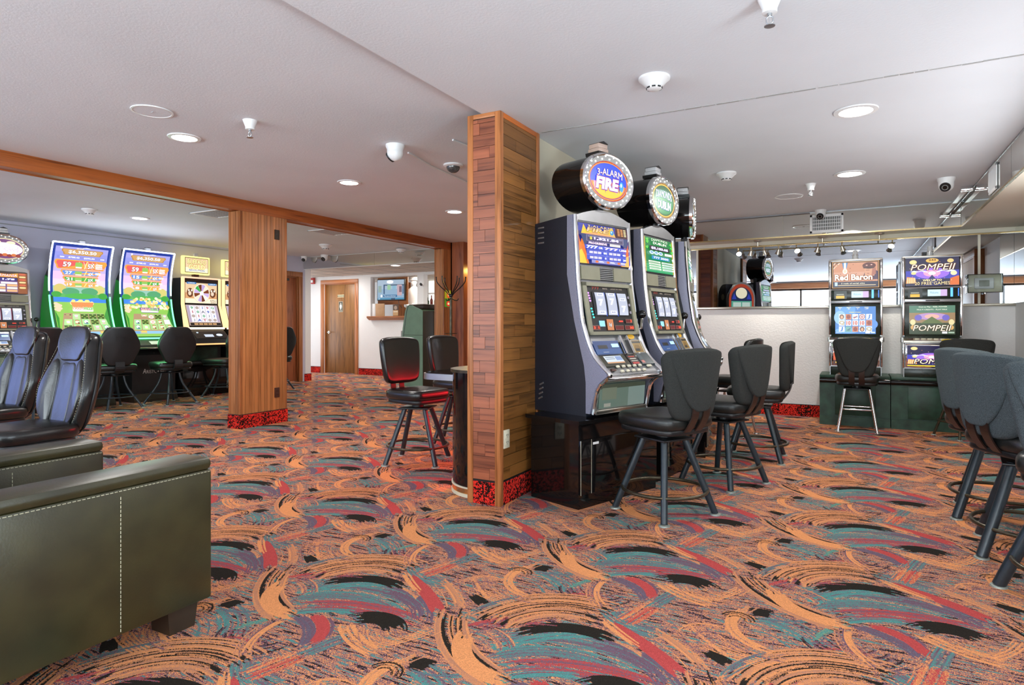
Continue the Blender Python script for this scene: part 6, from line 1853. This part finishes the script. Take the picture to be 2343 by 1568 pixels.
# ------------------------------------------------------------------ far end of the room
kz = thing('kiosk', 'sage green cash kiosk with a curved front beside the end post', 'kiosk', (-7.30, 9.85, 0))
H = 1.43
prof = [(.24, 0), (.24, H - .06), (.24, H), (-.02, H + .10), (-.12, H + .10), (-.17, H), (-.23, 1.1), (-.26, .78), (-.26, 0)]
m = MB(); m.prism(prof, -.30, .30, M_KIOSK, 'y'); kb = m.build('cabinet', kz)
m = MB(); m.bbox(.242, .47, -.30, .30, 0, H - .01, M_DKBROWN, .004); m.build('dark_side_box', kz)
m = MB(); m.tube([(x, -.302, z) for x, z in smooth_path([(-.215, 0), (-.215, .8), (-.185, 1.1), (-.13, H), (-.09, H + .09)], 4)], .006, M_BLACK, 6); m.build('front_seam', kb)
m = MB(); m.box(-.20, .24, -.302, -.299, .965, .972, M_DKBROWN); m.build('panel_seam', kb)
m = MB(); m.bbox(-.13, .23, -.28, .28, H + .02, H + .125, M_DKBROWN, .04); m.build('top_hood', kz)
m = MB(); m.bbox(-.285, -.24, -.29, .29, .05, 1.05, M_GREYPL, .01); m.build('front_door', kz)

cr = thing('coat_rack', 'dark metal coat rack with four curved hooks before the end wall', 'coat rack', (*cw(-.985, 10.15), 0), .3)
m = MB(); m.tube([(0, 0, .04), (0, 0, 1.62)], .021, M_BRONZE, 12); m.sphere((0, 0, 1.63), .033, M_BLACK, 12); m.build('pole', cr)
for k in range(6):
    a = PI / 3 * k + .2
    m = MB(); s = .24 if k % 3 else .25
    m.tube([(q * math.cos(a), q * math.sin(a), z) for q, z in smooth_path([(.0, 1.60), (.06, 1.68), (.16, 1.77), (.225, 1.85), (.238, 1.92)], 5)], .0085, M_BLACK, 8); m.sphere((.238 * math.cos(a), .238 * math.sin(a), 1.925), .013, M_BLACK, 8); m.build('hook', cr)
for k in range(3):
    a = PI * 2 / 3 * k + .5
    m = MB(); m.tube([(q * math.cos(a), q * math.sin(a), z) for q, z in smooth_path([(.0, 1.60), (.05, 1.565), (.10, 1.555), (.125, 1.585)], 5)], .008, M_BLACK, 8); m.build('small_hook', cr)
for k in range(4):
    a = PI / 2 * k
    m = MB(); m.tube([(0, 0, .12), (.12 * math.cos(a), .12 * math.sin(a), .06), (.22 * math.cos(a), .22 * math.sin(a), .012)], .012, M_BRONZE, 8); m.build('foot', cr)
m = MB(); m.tube([(.10 * math.cos(q * PI / 12), .10 * math.sin(q * PI / 12), 1.02) for q in range(24)], .006, M_BRONZE, 6, closed=True); m.tube([(-.1, 0, 1.02), (.1, 0, 1.02)], .005, M_BRONZE, 6); m.build('umbrella_ring', cr)

# lit sticker on the end post
st = thing('poster', 'small green and red sticker on the end post behind the coat rack', 'poster', (BX1 + .004, 8.765, 1.60))
a = Art(lambda u, v, w: (.002 + w, u, v), .8); a.rect(-.09, -.14, .09, .14, 'c8b828', .5); a.rect(-.09, -.14, .09, .0, '58a030', .5); a.ell(.02, .06, .045, .05, 'f04828'); a.ell(.02, .06, .02, .02, 'ffd060'); a.ell(.02, -.085, .06, .045, 'f03020'); a.ell(.02, -.085, .03, .02, 'ffe0a0')
a.build('print', st)
sc = thing('wall_lamp', 'amber wall lamp box high on the end wall', 'lamp', (-5.66, 9.285, 2.25))
m = MB(); m.bbox(-.05, .05, -.05, .0, -.09, .20, M_DKBROWN, .008); m.build('lamp_box', sc)
m = MB(); m.bbox(-.04, .04, -.045, .0, -.12, -.092, emis((1, .72, .18), 6), .006); m.build('lens', sc)
light('wall_lamp_glow', 'AREA', (-5.66, 9.23, 2.10), 6, (1, .70, .16), .1).rotation_euler = (-.35, 0, 0)

# television on its wood backing in the counter opening
tb = thing('wood_panel', 'oak backing board behind the television', 'panel', (-9.30, 11.53, 1.95))
m = MB(); m.bbox(-.52, .36, -.01, .02, -.315, .315, M_OAKX, .006); m.build('board', tb)
tp = thing('board_panel', 'reddish upright boarding to the right of the television', 'panel', (-9.62, 12.3, 0))
for k in range(7):
    piece('board', M_OAKV, tp, (-.17 + .052 * k, .0, 1.1), (.048, .02, 2.2))
tv = thing('television', 'flat television showing a news picture on its oak backing', 'television', (-9.34, 11.425, 1.97), .10)
m = MB(); m.bbox(-.375, .375, -.02, .035, -.245, .245, M_BLACK, .01); m.build('casing', tv)
a = Art(lambda u, v, w: (u * .885, -.021 - w, v * .955), .85)
a.rect(-.405, -.235, .405, .24, '8fb0cc'); a.rect(-.405, .02, .405, .24, 'a8bcd0'); a.rect(-.2, .10, .405, .13, '4a6078'); a.ell(-.02, .19, .10, .04, 'ffffff', 1.4)
for (x0, y0, x1, y1, c_) in ((-.22, -.10, -.18, .13, '28507a'), (-.1, 0, .0, .12, '98c8a0'), (.05, .02, .16, .10, '88b8d0'), (.20, -.14, .34, .12, 'c8a8b0'), (.26, -.06, .34, .08, '7a6070'), (-.38, -.06, -.28, .10, '90a8a0'), (.36, -.1, .40, .1, '506888')): a.rect(x0, y0, x1, y1, c_)
a.ell(-.28, -.145, .03, .035, 'f0f4f8'); a.rect(-.23, -.175, .20, -.12, '1c6a9c'); a.text('The news at this hour', -.02, -.147, .026, 'f0f8ff', w=.36, bold=.02); a.rect(-.405, -.235, .405, -.195, '3a8ab0'); a.rect(.02, -.235, .14, -.2, '1c4a70'); a.text('LIVE', -.35, -.215, .02, 'ffffff', bold=.02)
a.build('screen', tv)
m = MB(); m.tube(smooth_path([(.20, .0, -.24), (.22, .0, -.34), (.29, .0, -.42)], 4), .006, M_BLACK, 6); m.build('cable', tv)
lg = thing('counter_ledge', 'oak ledge under the counter opening', 'shelf', (-9.03, 11.27, OPZ))
m = MB(); m.prism([(-.14, .04), (-.14, .0), (-.06, -.05), (-.001, -.05), (-.001, .001), (.15, .001), (.15, .04)], -.785, .545, M_OAKX, 'x'); m.build('ledge_board', lg)
tag(MB().bbox(-.13, .13, 0, .02, 0, .29, pmat('tan_card', hx('b89068'), .6, 0, .1), .003).build('notice_board', None, (-9.57, 11.30, OPZ + .041)), 'tan framed notice standing on the oak ledge', 'notice')
pb = thing('photo_card', 'small brown photo card standing on the oak ledge', 'card', (-9.11, 11.30, OPZ + .041))
m = MB(); m.bbox(-.08, .08, 0, .012, 0, .27, M_BROWNPL, .002); m.build('card', pb)
a = Art(lambda u, v, w: (u, -.001 - w, v), lit=False); a.rect(-.075, .14, .075, .26, '5a4638'); a.ell(0, .19, .045, .045, 'b09a88'); a.rect(-.075, .01, .075, .135, 'c8a070'); a.rect(-.06, .09, .06, .11, 'f0e4d0'); a.build('print', pb)
tag(MB().bbox(-.10, .0, 0, .01, 0, .29, M_WHITEPL, .003).build('white_sheet', None, (-9.715, 11.30, OPZ + .041)), 'plain white sheet leaning at the left of the oak ledge', 'paper')
# white statue of a standing figure in a hat
sf = thing('statue', 'white plaster statue of a man in a hat beyond the counter', 'statue', (-9.20, 12.10, 1.0))
m = MB()
m.lathe([(.17, 0), (.17, .12), (.13, .14), (.125, .40), (.16, .62), (.18, .85), (.165, 1.0), (.09, 1.06), (.055, 1.08), (.05, 1.12)], M_WHITEPL, 20, None, 1, .7)
m.sphere((0, -.01, 1.19), .082, M_WHITEPL, 14, sc=(.88, 1, 1.15)); m.sphere((0, -.085, 1.18), .016, M_WHITEPL, 8)
m.lathe([(.145, 1.225), (.15, 1.235), (.085, 1.245), (.08, 1.31), (.05, 1.33), (0, 1.325)], M_WHITEPL, 20)
for sg in (-1, 1): m.tube(smooth_path([(sg * .165, 0, .96), (sg * .20, -.02, .78), (sg * .17, -.10, .62), (sg * .06, -.16, .64)], 4), [.05] * 6 + [.042] * 6 + [.034] * 4, M_WHITEPL, 10)
m.build('figure', sf)
# back bar with bottles seen through the second opening
sp_ = thing('statue_stand', 'white stand under the plaster statue', 'stand', (-9.20, 12.10, 0))
MB().bbox(-.18, .18, -.15, .15, 0, .999, M_WHITEPL, .01).build('stand_body', sp_)
bk = thing('back_bar', 'white back bar with shelves seen through the bar opening', 'shelf', (-8.9, 12.95, 0))
m = MB(); m.bbox(-.75, .75, 0, .35, 0, 1.30, M_DKBROWN, .01); m.build('base_cabinet', bk)
for z in (1.32, 1.62, 1.95):
    MB().bbox(-.75, .75, .05, .35, z, z + .025, M_WHITEPL, .004).build('shelf_board', bk)
for x in (-.75, -.25, .25, .72):
    MB().box(x, x + .02, .05, .08, 1.32, 2.2, M_BLACK).build('upright', bk)
MB().box(-.75, .75, .36, .38, 1.3, 2.3, emis((1, .93, .8), .9)).build('lit_back_panel', bk)
def bottle(x, y, z, h, col, label):
    o = MB(); m_ = pmat('bottle_%s' % col, hx(col), .12, 0, .1)
    o.lathe([(.034, 0), (.036, .01), (.036, h * .55), (.014, h * .72), (.013, h), (0, h)], m_, 12)
    tag(o.build('bottle', None, (x, y, z)), label, 'bottle', 'bottles on the back bar')
cols = [('5a3a18', 'brown'), ('1c3a20', 'green'), ('c8b890', 'straw coloured'), ('7a2418', 'red'), ('2a2a2a', 'black'), ('d8d0c0', 'pale')]
rnd = random.Random(3)
ords = ['leftmost', 'second', 'third', 'fourth', 'fifth', 'sixth']
for zi, z in enumerate((1.346, 1.646)):
    for k in range(6):
        c_, cn = cols[(k * 2 + k // 3 + zi) % 6]
        bottle(-9.56 + .115 * k + (.03 if k > 3 else 0), 13.15, z + .002, rnd.uniform(.22, .28), c_, '%s bottle, %s from the left on the %s back bar shelf' % (cn, ords[k] if k else 'first', ('lower', 'upper')[zi]))

# ------------------------------------------------------------------ recessed downlights
def ceil_pt(px, py, zc):
    d = 1440 * (zc - CAM_H) / (745 - py)
    return cw((px - 1171.5) / 1440 * d, d)
def downlight(label, x, y, zc, r=.085, watts=15, col=(1.0, .97, .92)):
    t = thing('downlight', label, 'ceiling light', (x, y, zc))
    MB().lathe([(r * 1.35, -.001), (r * 1.32, -.008), (r * 1.02, -.010), (r, -.004), (r, -.002)], M_WHITEPL, 28).build('trim_ring', t)
    MB().lathe([(0, -.012), (r * .7, -.011), (r, -.004)], emis((1, .97, .93), 14.0), 24).build('lens', t)
    l = light('downlight_lamp', 'AREA', (0, 0, -.016), watts, col, r * 1.8)
    l.data.shape = 'DISK'
    l.parent = t
    return t
downlight('recessed downlight nearest the camera on the left ceiling', *ceil_pt(422, 314, CL), CL)
downlight('second recessed downlight on the left ceiling, above the red lit stools', *ceil_pt(799, 417, CL), CL)
downlight('far recessed downlight on the left ceiling near the plank column', *ceil_pt(1040, 484, CL), CL)
downlight('recessed downlight over the tall farm game machines', *ceil_pt(320, 499, CL), CL)
downlight('large bright downlight on the right ceiling, nearer of two', *ceil_pt(1958, 253, CR), CR, .095)
downlight('downlight on the right ceiling nearer the mirror wall', *ceil_pt(1944, 397, CR), CR, .095, 16)
downlight('downlight in the beige lobby ceiling before the television', *ceil_pt(905, 607, ZF), ZF, .085, 22)
light('lobby_fill', 'AREA', (-10.6, 10.5, ZF - .02), 17, (1, .97, .93), .5, .5)  # extra fill without a fitting, added to brighten the white lobby wall
light('back_room_lamp', 'AREA', (-8.8, 11.9, ZF - .02), 9, (1, .93, .8), .5, .5)
light('back_bar_lamp', 'AREA', (-7.2, 12.3, ZF - .02), 14, (1, .93, .8), .5, .5)

# speaker plates
def speaker_plate(label, x, y, zc, r):
    t = thing('ceiling_plate', label, 'ceiling speaker', (x, y, zc))
    MB().lathe([(r, -.001), (r * .99, -.007), (r * .90, -.008), (r * .88, -.004)], M_WHITEPL, 32).build('rim', t)
    m = MB(); m.lathe([(0, -.006), (r * .86, -.006), (r * .88, -.003)], M_CEIL, 32); m.tube([(-.012, 0, -.008), (.012, 0, -.008)], .003, M_GREYPL, 6); m.build('cover', t)
speaker_plate('round white cover plate on the left ceiling', *ceil_pt(348, 254, CL), CL, .125)
speaker_plate('round white cover plate on the right ceiling near the grille', *ceil_pt(1805, 449, CR), CR, .14)

def smoke(label, x, y, zc, s=1.0):
    t = thing('smoke_detector', label, 'smoke detector', (x, y, zc))
    MB().lathe([(.085 * s, 0), (.085 * s, -.012 * s), (.074 * s, -.02 * s), (.05 * s, -.045 * s), (.045 * s, -.05 * s)], M_WHITEPL, 28).build('base', t)
    m = MB(); m.lathe([(.043 * s, -.045 * s), (.040 * s, -.062 * s), (.03 * s, -.068 * s), (0, -.069 * s)], M_WHITEPL, 24)
    for k in range(8): m.bbox(.036 * s, .044 * s, -.010 * s, .010 * s, -.062 * s, -.054 * s, M_BLACK, .001, Matrix.Rotation(PI / 4 * k + .2, 4, 'Z'))
    m.build('sensor', t)
smoke('smoke detector on the right ceiling above the slot bank, nearest the camera', *ceil_pt(1497, 178, CR), CR)
smoke('smoke detector on the right ceiling toward the mirror wall', *ceil_pt(1662, 396, CR), CR)
smoke('smoke detector over the tall machines in the left bay', *ceil_pt(205, 479, CL), CL)
smoke('white box shaped detector beyond the beam, before the lobby', *ceil_pt(745, 560, CL), CL, 1.3)
smoke('flat white detector on the lobby edge near the television', *cw((917 - 1171.5) / 1440 * 11.4, 11.4), CL - .02, 1.0)

def sprinkler(label, x, y, zc):
    t = thing('sprinkler', label, 'sprinkler', (x, y, zc))
    MB().lathe([(.048, 0), (.046, -.006), (.030, -.045), (.030, -.062), (.022, -.064)], M_WHITEPL, 24).build('cup', t)
    m = MB(); m.tube([(0, 0, -.06), (0, 0, -.075)], .010, M_STEEL, 10)
    for sg in (-1, 1): m.tube([(0, 0, -.072), (sg * .013, 0, -.082), (sg * .013, 0, -.10), (0, 0, -.112)], .003, M_STEEL, 6)
    m.tube([(0, 0, -.075), (0, 0, -.112)], .0035, M_CHROME, 6)
    m.lathe([(.004, -.110), (.022, -.114), (.022, -.117), (0, -.118)], M_STEEL, 12)
    m.build('sprinkler_head', t)
sprinkler('fire sprinkler on the left ceiling', *ceil_pt(572, 276, CL), CL)
sprinkler('fire sprinkler at the top of the photo on the right ceiling', *ceil_pt(1761, -4, CR), CR)
sprinkler('fire sprinkler on the right ceiling before the mirror wall', *ceil_pt(1855, 421, CR), CR)

def eye_camera(label, x, y, zc, aim, s=1.0, kind='turret'):
    t = thing('security_camera', label, 'security camera', (x, y, zc), aim)
    if kind == 'turret':
        MB().lathe([(.058 * s, 0), (.058 * s, -.012 * s), (.050 * s, -.03 * s), (.05 * s, -.045 * s)], M_WHITEPL, 24).build('base', t)
        MB().sphere((0, 0, -.050 * s), .050 * s, M_WHITEPL, 20).build('ball', t)
        M = Mt((0, 0, -.050 * s)) @ Matrix.Rotation(.55, 4, 'X')
        m = MB(); m.lathe([(.0, .047 * s), (.034 * s, .047 * s), (.036 * s, .040 * s)], M_BLACK, 20, M @ Matrix.Rotation(PI / 2, 4, 'X')); m.lathe([(.0, .050 * s), (.014 * s, .050 * s), (.018 * s, .046 * s)], M_GLOSSBLK, 16, M @ Matrix.Rotation(PI / 2, 4, 'X')); m.lathe([(.018 * s, .049 * s), (.021 * s, .049 * s)], M_GREYPL, 18, M @ Matrix.Rotation(PI / 2, 4, 'X')); m.build('lens', t)
    else:
        MB().lathe([(.085, 0), (.085, -.012), (.066, -.02), (.06, -.02)], M_WHITEPL, 28).build('base', t)
        MB().lathe([(.060, -.018)] + [(.060 * math.cos(a), -.018 - .055 * math.sin(a)) for a in [PI / 2 * k / 8 for k in range(1, 9)]], pmat('smoked_dome', (.10, .10, .10), .08, .3, .5, 40), 24).build('dome', t)
def aimed(dx, dy): return math.atan2(dy, dx) + PI / 2
eye_camera('white turret camera on the left ceiling near the plank column', *ceil_pt(904, 332, CL), CL, aimed(-1, -.1), 1.25)
eye_camera('smoked dome camera on the left ceiling beside the plank column', *ceil_pt(1037, 377, CL), CL, 0, 1, 'dome')
eye_camera('white turret camera on the right ceiling by the corner', *ceil_pt(2165, 408, CR), CR, aimed(-.3, -1), 1.25)
eye_camera('white turret camera at the top of the soffit above the grille', -.33, 8.27, CR, aimed(-.1, -1), 1.1)
eye_camera('small white turret camera at the left end of the far soffit', -9.78, 9.22, CL, aimed(.5, -1), 1.05)
eye_camera('white turret camera on the far soffit, second from the left', -9.22, 9.22, CL, aimed(.2, -1), 1.25)
eye_camera('white turret camera on the pillar beside the statue', -8.30, 11.2, 2.12, aimed(0, -1), 1.0)

# surface conduit and cable runs
def conduit(name, label, pts, r, m=None):
    o = MB(); o.tube(pts, r, m or M_WHITEPL, 8); tag(o.build(name), label, 'conduit')
p0 = ceil_pt(934, 347, CL); p1 = ceil_pt(985, 378, CL); p2 = ceil_pt(1078, 420, CL)
conduit('cable_run', 'white cable run along the left ceiling between the cameras', [(*p0, CL - .01), (*p1, CL - .008), (*p2, CL - .01)], .008)
m = MB(); m.bbox(-.02, .02, -.5, .5, -.022, 0, M_WHITEPL, .003)
p0 = ceil_pt(2186, 463, CR); p1 = ceil_pt(2240, 422, CR)
cdt = thing('wire_channel', 'white square wire channel at the right end of the soffit', 'conduit', (.985, 7.95, CR))
MB().bbox(-.022, .022, -.42, .42, -.026, -.001, M_WHITEPL, .003).build('channel', cdt); MB().bbox(-.05, .05, -.46, -.40, -.05, -.001, M_CHROME, .006).build('junction_box', cdt)
conduit('cable_run', 'thin cable along the top of the mirrored soffit', [(-2.4, 8.352, CR - .02), (-1.2, 8.352, CR - .018), (-.45, 8.345, CR - .012)], .006, M_STEEL)
conduit('picture_rail', 'thin dark rail along the top of the left-hand wall', [(-9.93, 2.5, CL - .045), (-9.93, 5.0, CL - .05), (-9.93, 8.3, CL - .045)], .006, M_GREYPL)
conduit('cable_run', 'short white cable stub on the left ceiling by the plank column', [(*ceil_pt(1036, 318, CL), CL - .008), (*ceil_pt(1074, 333, CL), CL - .008)], .007)

# air vents
def vent(label, cx, cy, cz, w, h, axis, slats, m_back=None):
    """axis 'z': ceiling vent facing down; '-y': facing the camera; '-x'"""
    t = thing('air_vent', label, 'air vent', (cx, cy, cz))
    M = {'z': Matrix.Identity(4), '-y': Matrix.Rotation(-PI / 2, 4, 'X'), '-x': Matrix.Rotation(PI / 2, 4, 'Z') @ Matrix.Rotation(-PI / 2, 4, 'X')}[axis]
    if axis == '-x': M = Matrix.Rotation(-PI / 2, 4, 'Z') @ Matrix.Rotation(-PI / 2, 4, 'X')
    b = MB(); b.box(-w / 2 + .01, w / 2 - .01, -h / 2 + .01, h / 2 - .01, -.004, -.002, m_back or M_BLACK, M); b.build('backing', t)
    f = MB()
    fr = .028
    for r_ in ((-w / 2, w / 2, -h / 2, -h / 2 + fr), (-w / 2, w / 2, h / 2 - fr, h / 2), (-w / 2, -w / 2 + fr, -h / 2, h / 2), (w / 2 - fr, w / 2, -h / 2, h / 2)): f.bbox(*r_, -.012, -.001, M_WHITEPL, .003, M)
    f.build('frame', t)
    for k in range(slats):
        x = -w / 2 + fr + (w - 2 * fr) * (k + .5) / slats
        s = MB(); s.box(x - .0035, x + .0035, -h / 2 + fr, h / 2 - fr, -.011, -.004, M_WHITEPL, M); s.build('slat', t)
    return t
v = vent('square white air grille on the soffit over the track lights', -.27, 8.362, 2.365, .36, .22, '-y', 16)
for k in range(5):
    z = -.08 + .04 * k
    MB().box(-.15, .15, -.010, -.006, z - .003, z + .003, M_WHITEPL).build('cross_slat', v)
vent('white framed return grille on the right-hand soffit', 1.040, 6.55, 2.375, .34, .22, '-x', 12, M_GREYPL)
vent('ceiling vent in the left bay, partly behind the oak post', *ceil_pt(500, 488, CL), CL, .60, .40, 'z', 10)
vent('ceiling vent beyond the beam before the lobby', *ceil_pt(765, 530, CL), CL, .55, .55, 'z', 9, M_GREYPL)

# ------------------------------------------------------------------ track lights under the soffit
tr = thing('track_light', 'brass track with eight spot lamps under the soffit before the mirror', 'track light', (-.44, 8.55, 2.155))
for (x0, x1, dy) in ((-.86, -.02, 0.0), (-.38, .42, -.028), (.40, .90, 0.0)):
    m = MB(); m.tube([(x0, dy, .0), (x1, dy, .0)], .008, M_BRASS, 10); m.build('rail', tr)
for x in (-.62, .12, .72):
    m = MB(); m.lathe([(.055, .078), (.05, .062), (.012, .055), (.007, .0)], M_SATNICK, 20, Mt((x, 0, 0))); m.build('canopy', tr)
heads = [(-.855, 1), (-.70, 0), (-.545, 0), (-.375, 0), (-.17, 1), (.07, 0), (.33, 0), (.85, 1)]
for k, (x, lit) in enumerate(heads):
    h = MB()
    h.tube([(x, 0, 0), (x, 0, -.045)], .006, M_BRASS, 8)
    M = Mt((x, 0, -.05)) @ Matrix.Rotation((.35 if lit else .25) * (1 if k % 2 else -1), 4, 'Y') @ Matrix.Rotation(-.85 if lit else .35, 4, 'X')
    h.lathe([(.010, .012), (.020, .0), (.021, -.028), (.030, -.050), (.033, -.058)], M_SATNICK, 18, M)
    ho = h.build('spot_head', tr)
    g = MB(); g.lathe([(0, -.0605), (.030, -.0595)], emis((1, .95, .82), 25.0) if lit else M_CLEARLENS, 16, M); g.build('spot_lens', ho)
    if lit:
        l = light('spot_lamp', 'SPOT', (x, -.02, -.13), 26, (1, .93, .80), .03, None, (.38, 0, 0), math.radians(95), .8)
        l.parent = tr
m = MB()
# thermostat guard on the mirror
tg = thing('thermostat_guard', 'clear plastic guard over a white thermostat on the mirror', 'thermostat', (1.30, 8.745, 1.62))
m = MB(); m.bbox(-.155, .155, -.006, .0, -.10, .10, M_IVORY, .002); m.build('back_plate', tg)
m = MB(); m.bbox(-.085, .085, -.03, -.006, -.055, .06, M_WHITEPL, .006); m.bbox(-.045, .045, -.036, -.03, -.03, .035, pmat('lcd_grey', (.36, .38, .33), .3), .002); m.build('thermostat', tg)
m = MB()
for r_ in ((-.16, .16, -.085, -.006, .096, .104), (-.16, .16, -.085, -.006, -.104, -.096), (-.16, -.152, -.085, -.006, -.10, .10), (.152, .16, -.085, -.006, -.10, .10)): m.bbox(*r_, M_CLEAR, .002)
m.bbox(-.16, .16, -.089, -.085, -.104, .104, M_CLEAR, .001); m.build('clear_cover', tg)
m = MB(); m.lathe([(.0, -.015), (.012, -.012), (.012, 0)], M_CHROME, 12, Mt((.0, -.07, -.105))); m.build('lock', tg)
# fire alarm strobe beside the lobby door
fa = thing('fire_alarm', 'red and white fire alarm strobe on the lobby wall', 'fire alarm', (-11.62, 11.265, 2.24))
m = MB(); m.bbox(-.055, .055, -.05, 0, -.075, .075, pmat('alarm_red', hx('b03028'), .4), .006); m.build('housing', fa)
m = MB(); m.bbox(-.035, .035, -.066, -.05, -.04, .02, M_WHITEPL, .004); m.build('strobe', fa)

# greenery outside the shop windows (only seen in the mirrors)
hd = MB()
rnd = random.Random(8)
MG = pmat('hedge_leaves', (.06, .13, .035), .8, 0, .6, 9, .4, 30)
for k in range(160):
    hd.sphere((rnd.uniform(-9, 3), rnd.uniform(-8.2, -7.0), rnd.uniform(.2, 1.7)), rnd.uniform(.25, .5), MG, 8)
o = hd.build('hedge'); tag(o, 'green hedge outside the shop windows, seen in the mirror', 'hedge'); o['kind'] = 'stuff'
g = MB(); g.box(-14, 8, -16, -4.2, -.12, -.02, pmat('pale_paving', (.45, .44, .42), .9)); o = g.build('ground'); o['kind'] = 'structure'
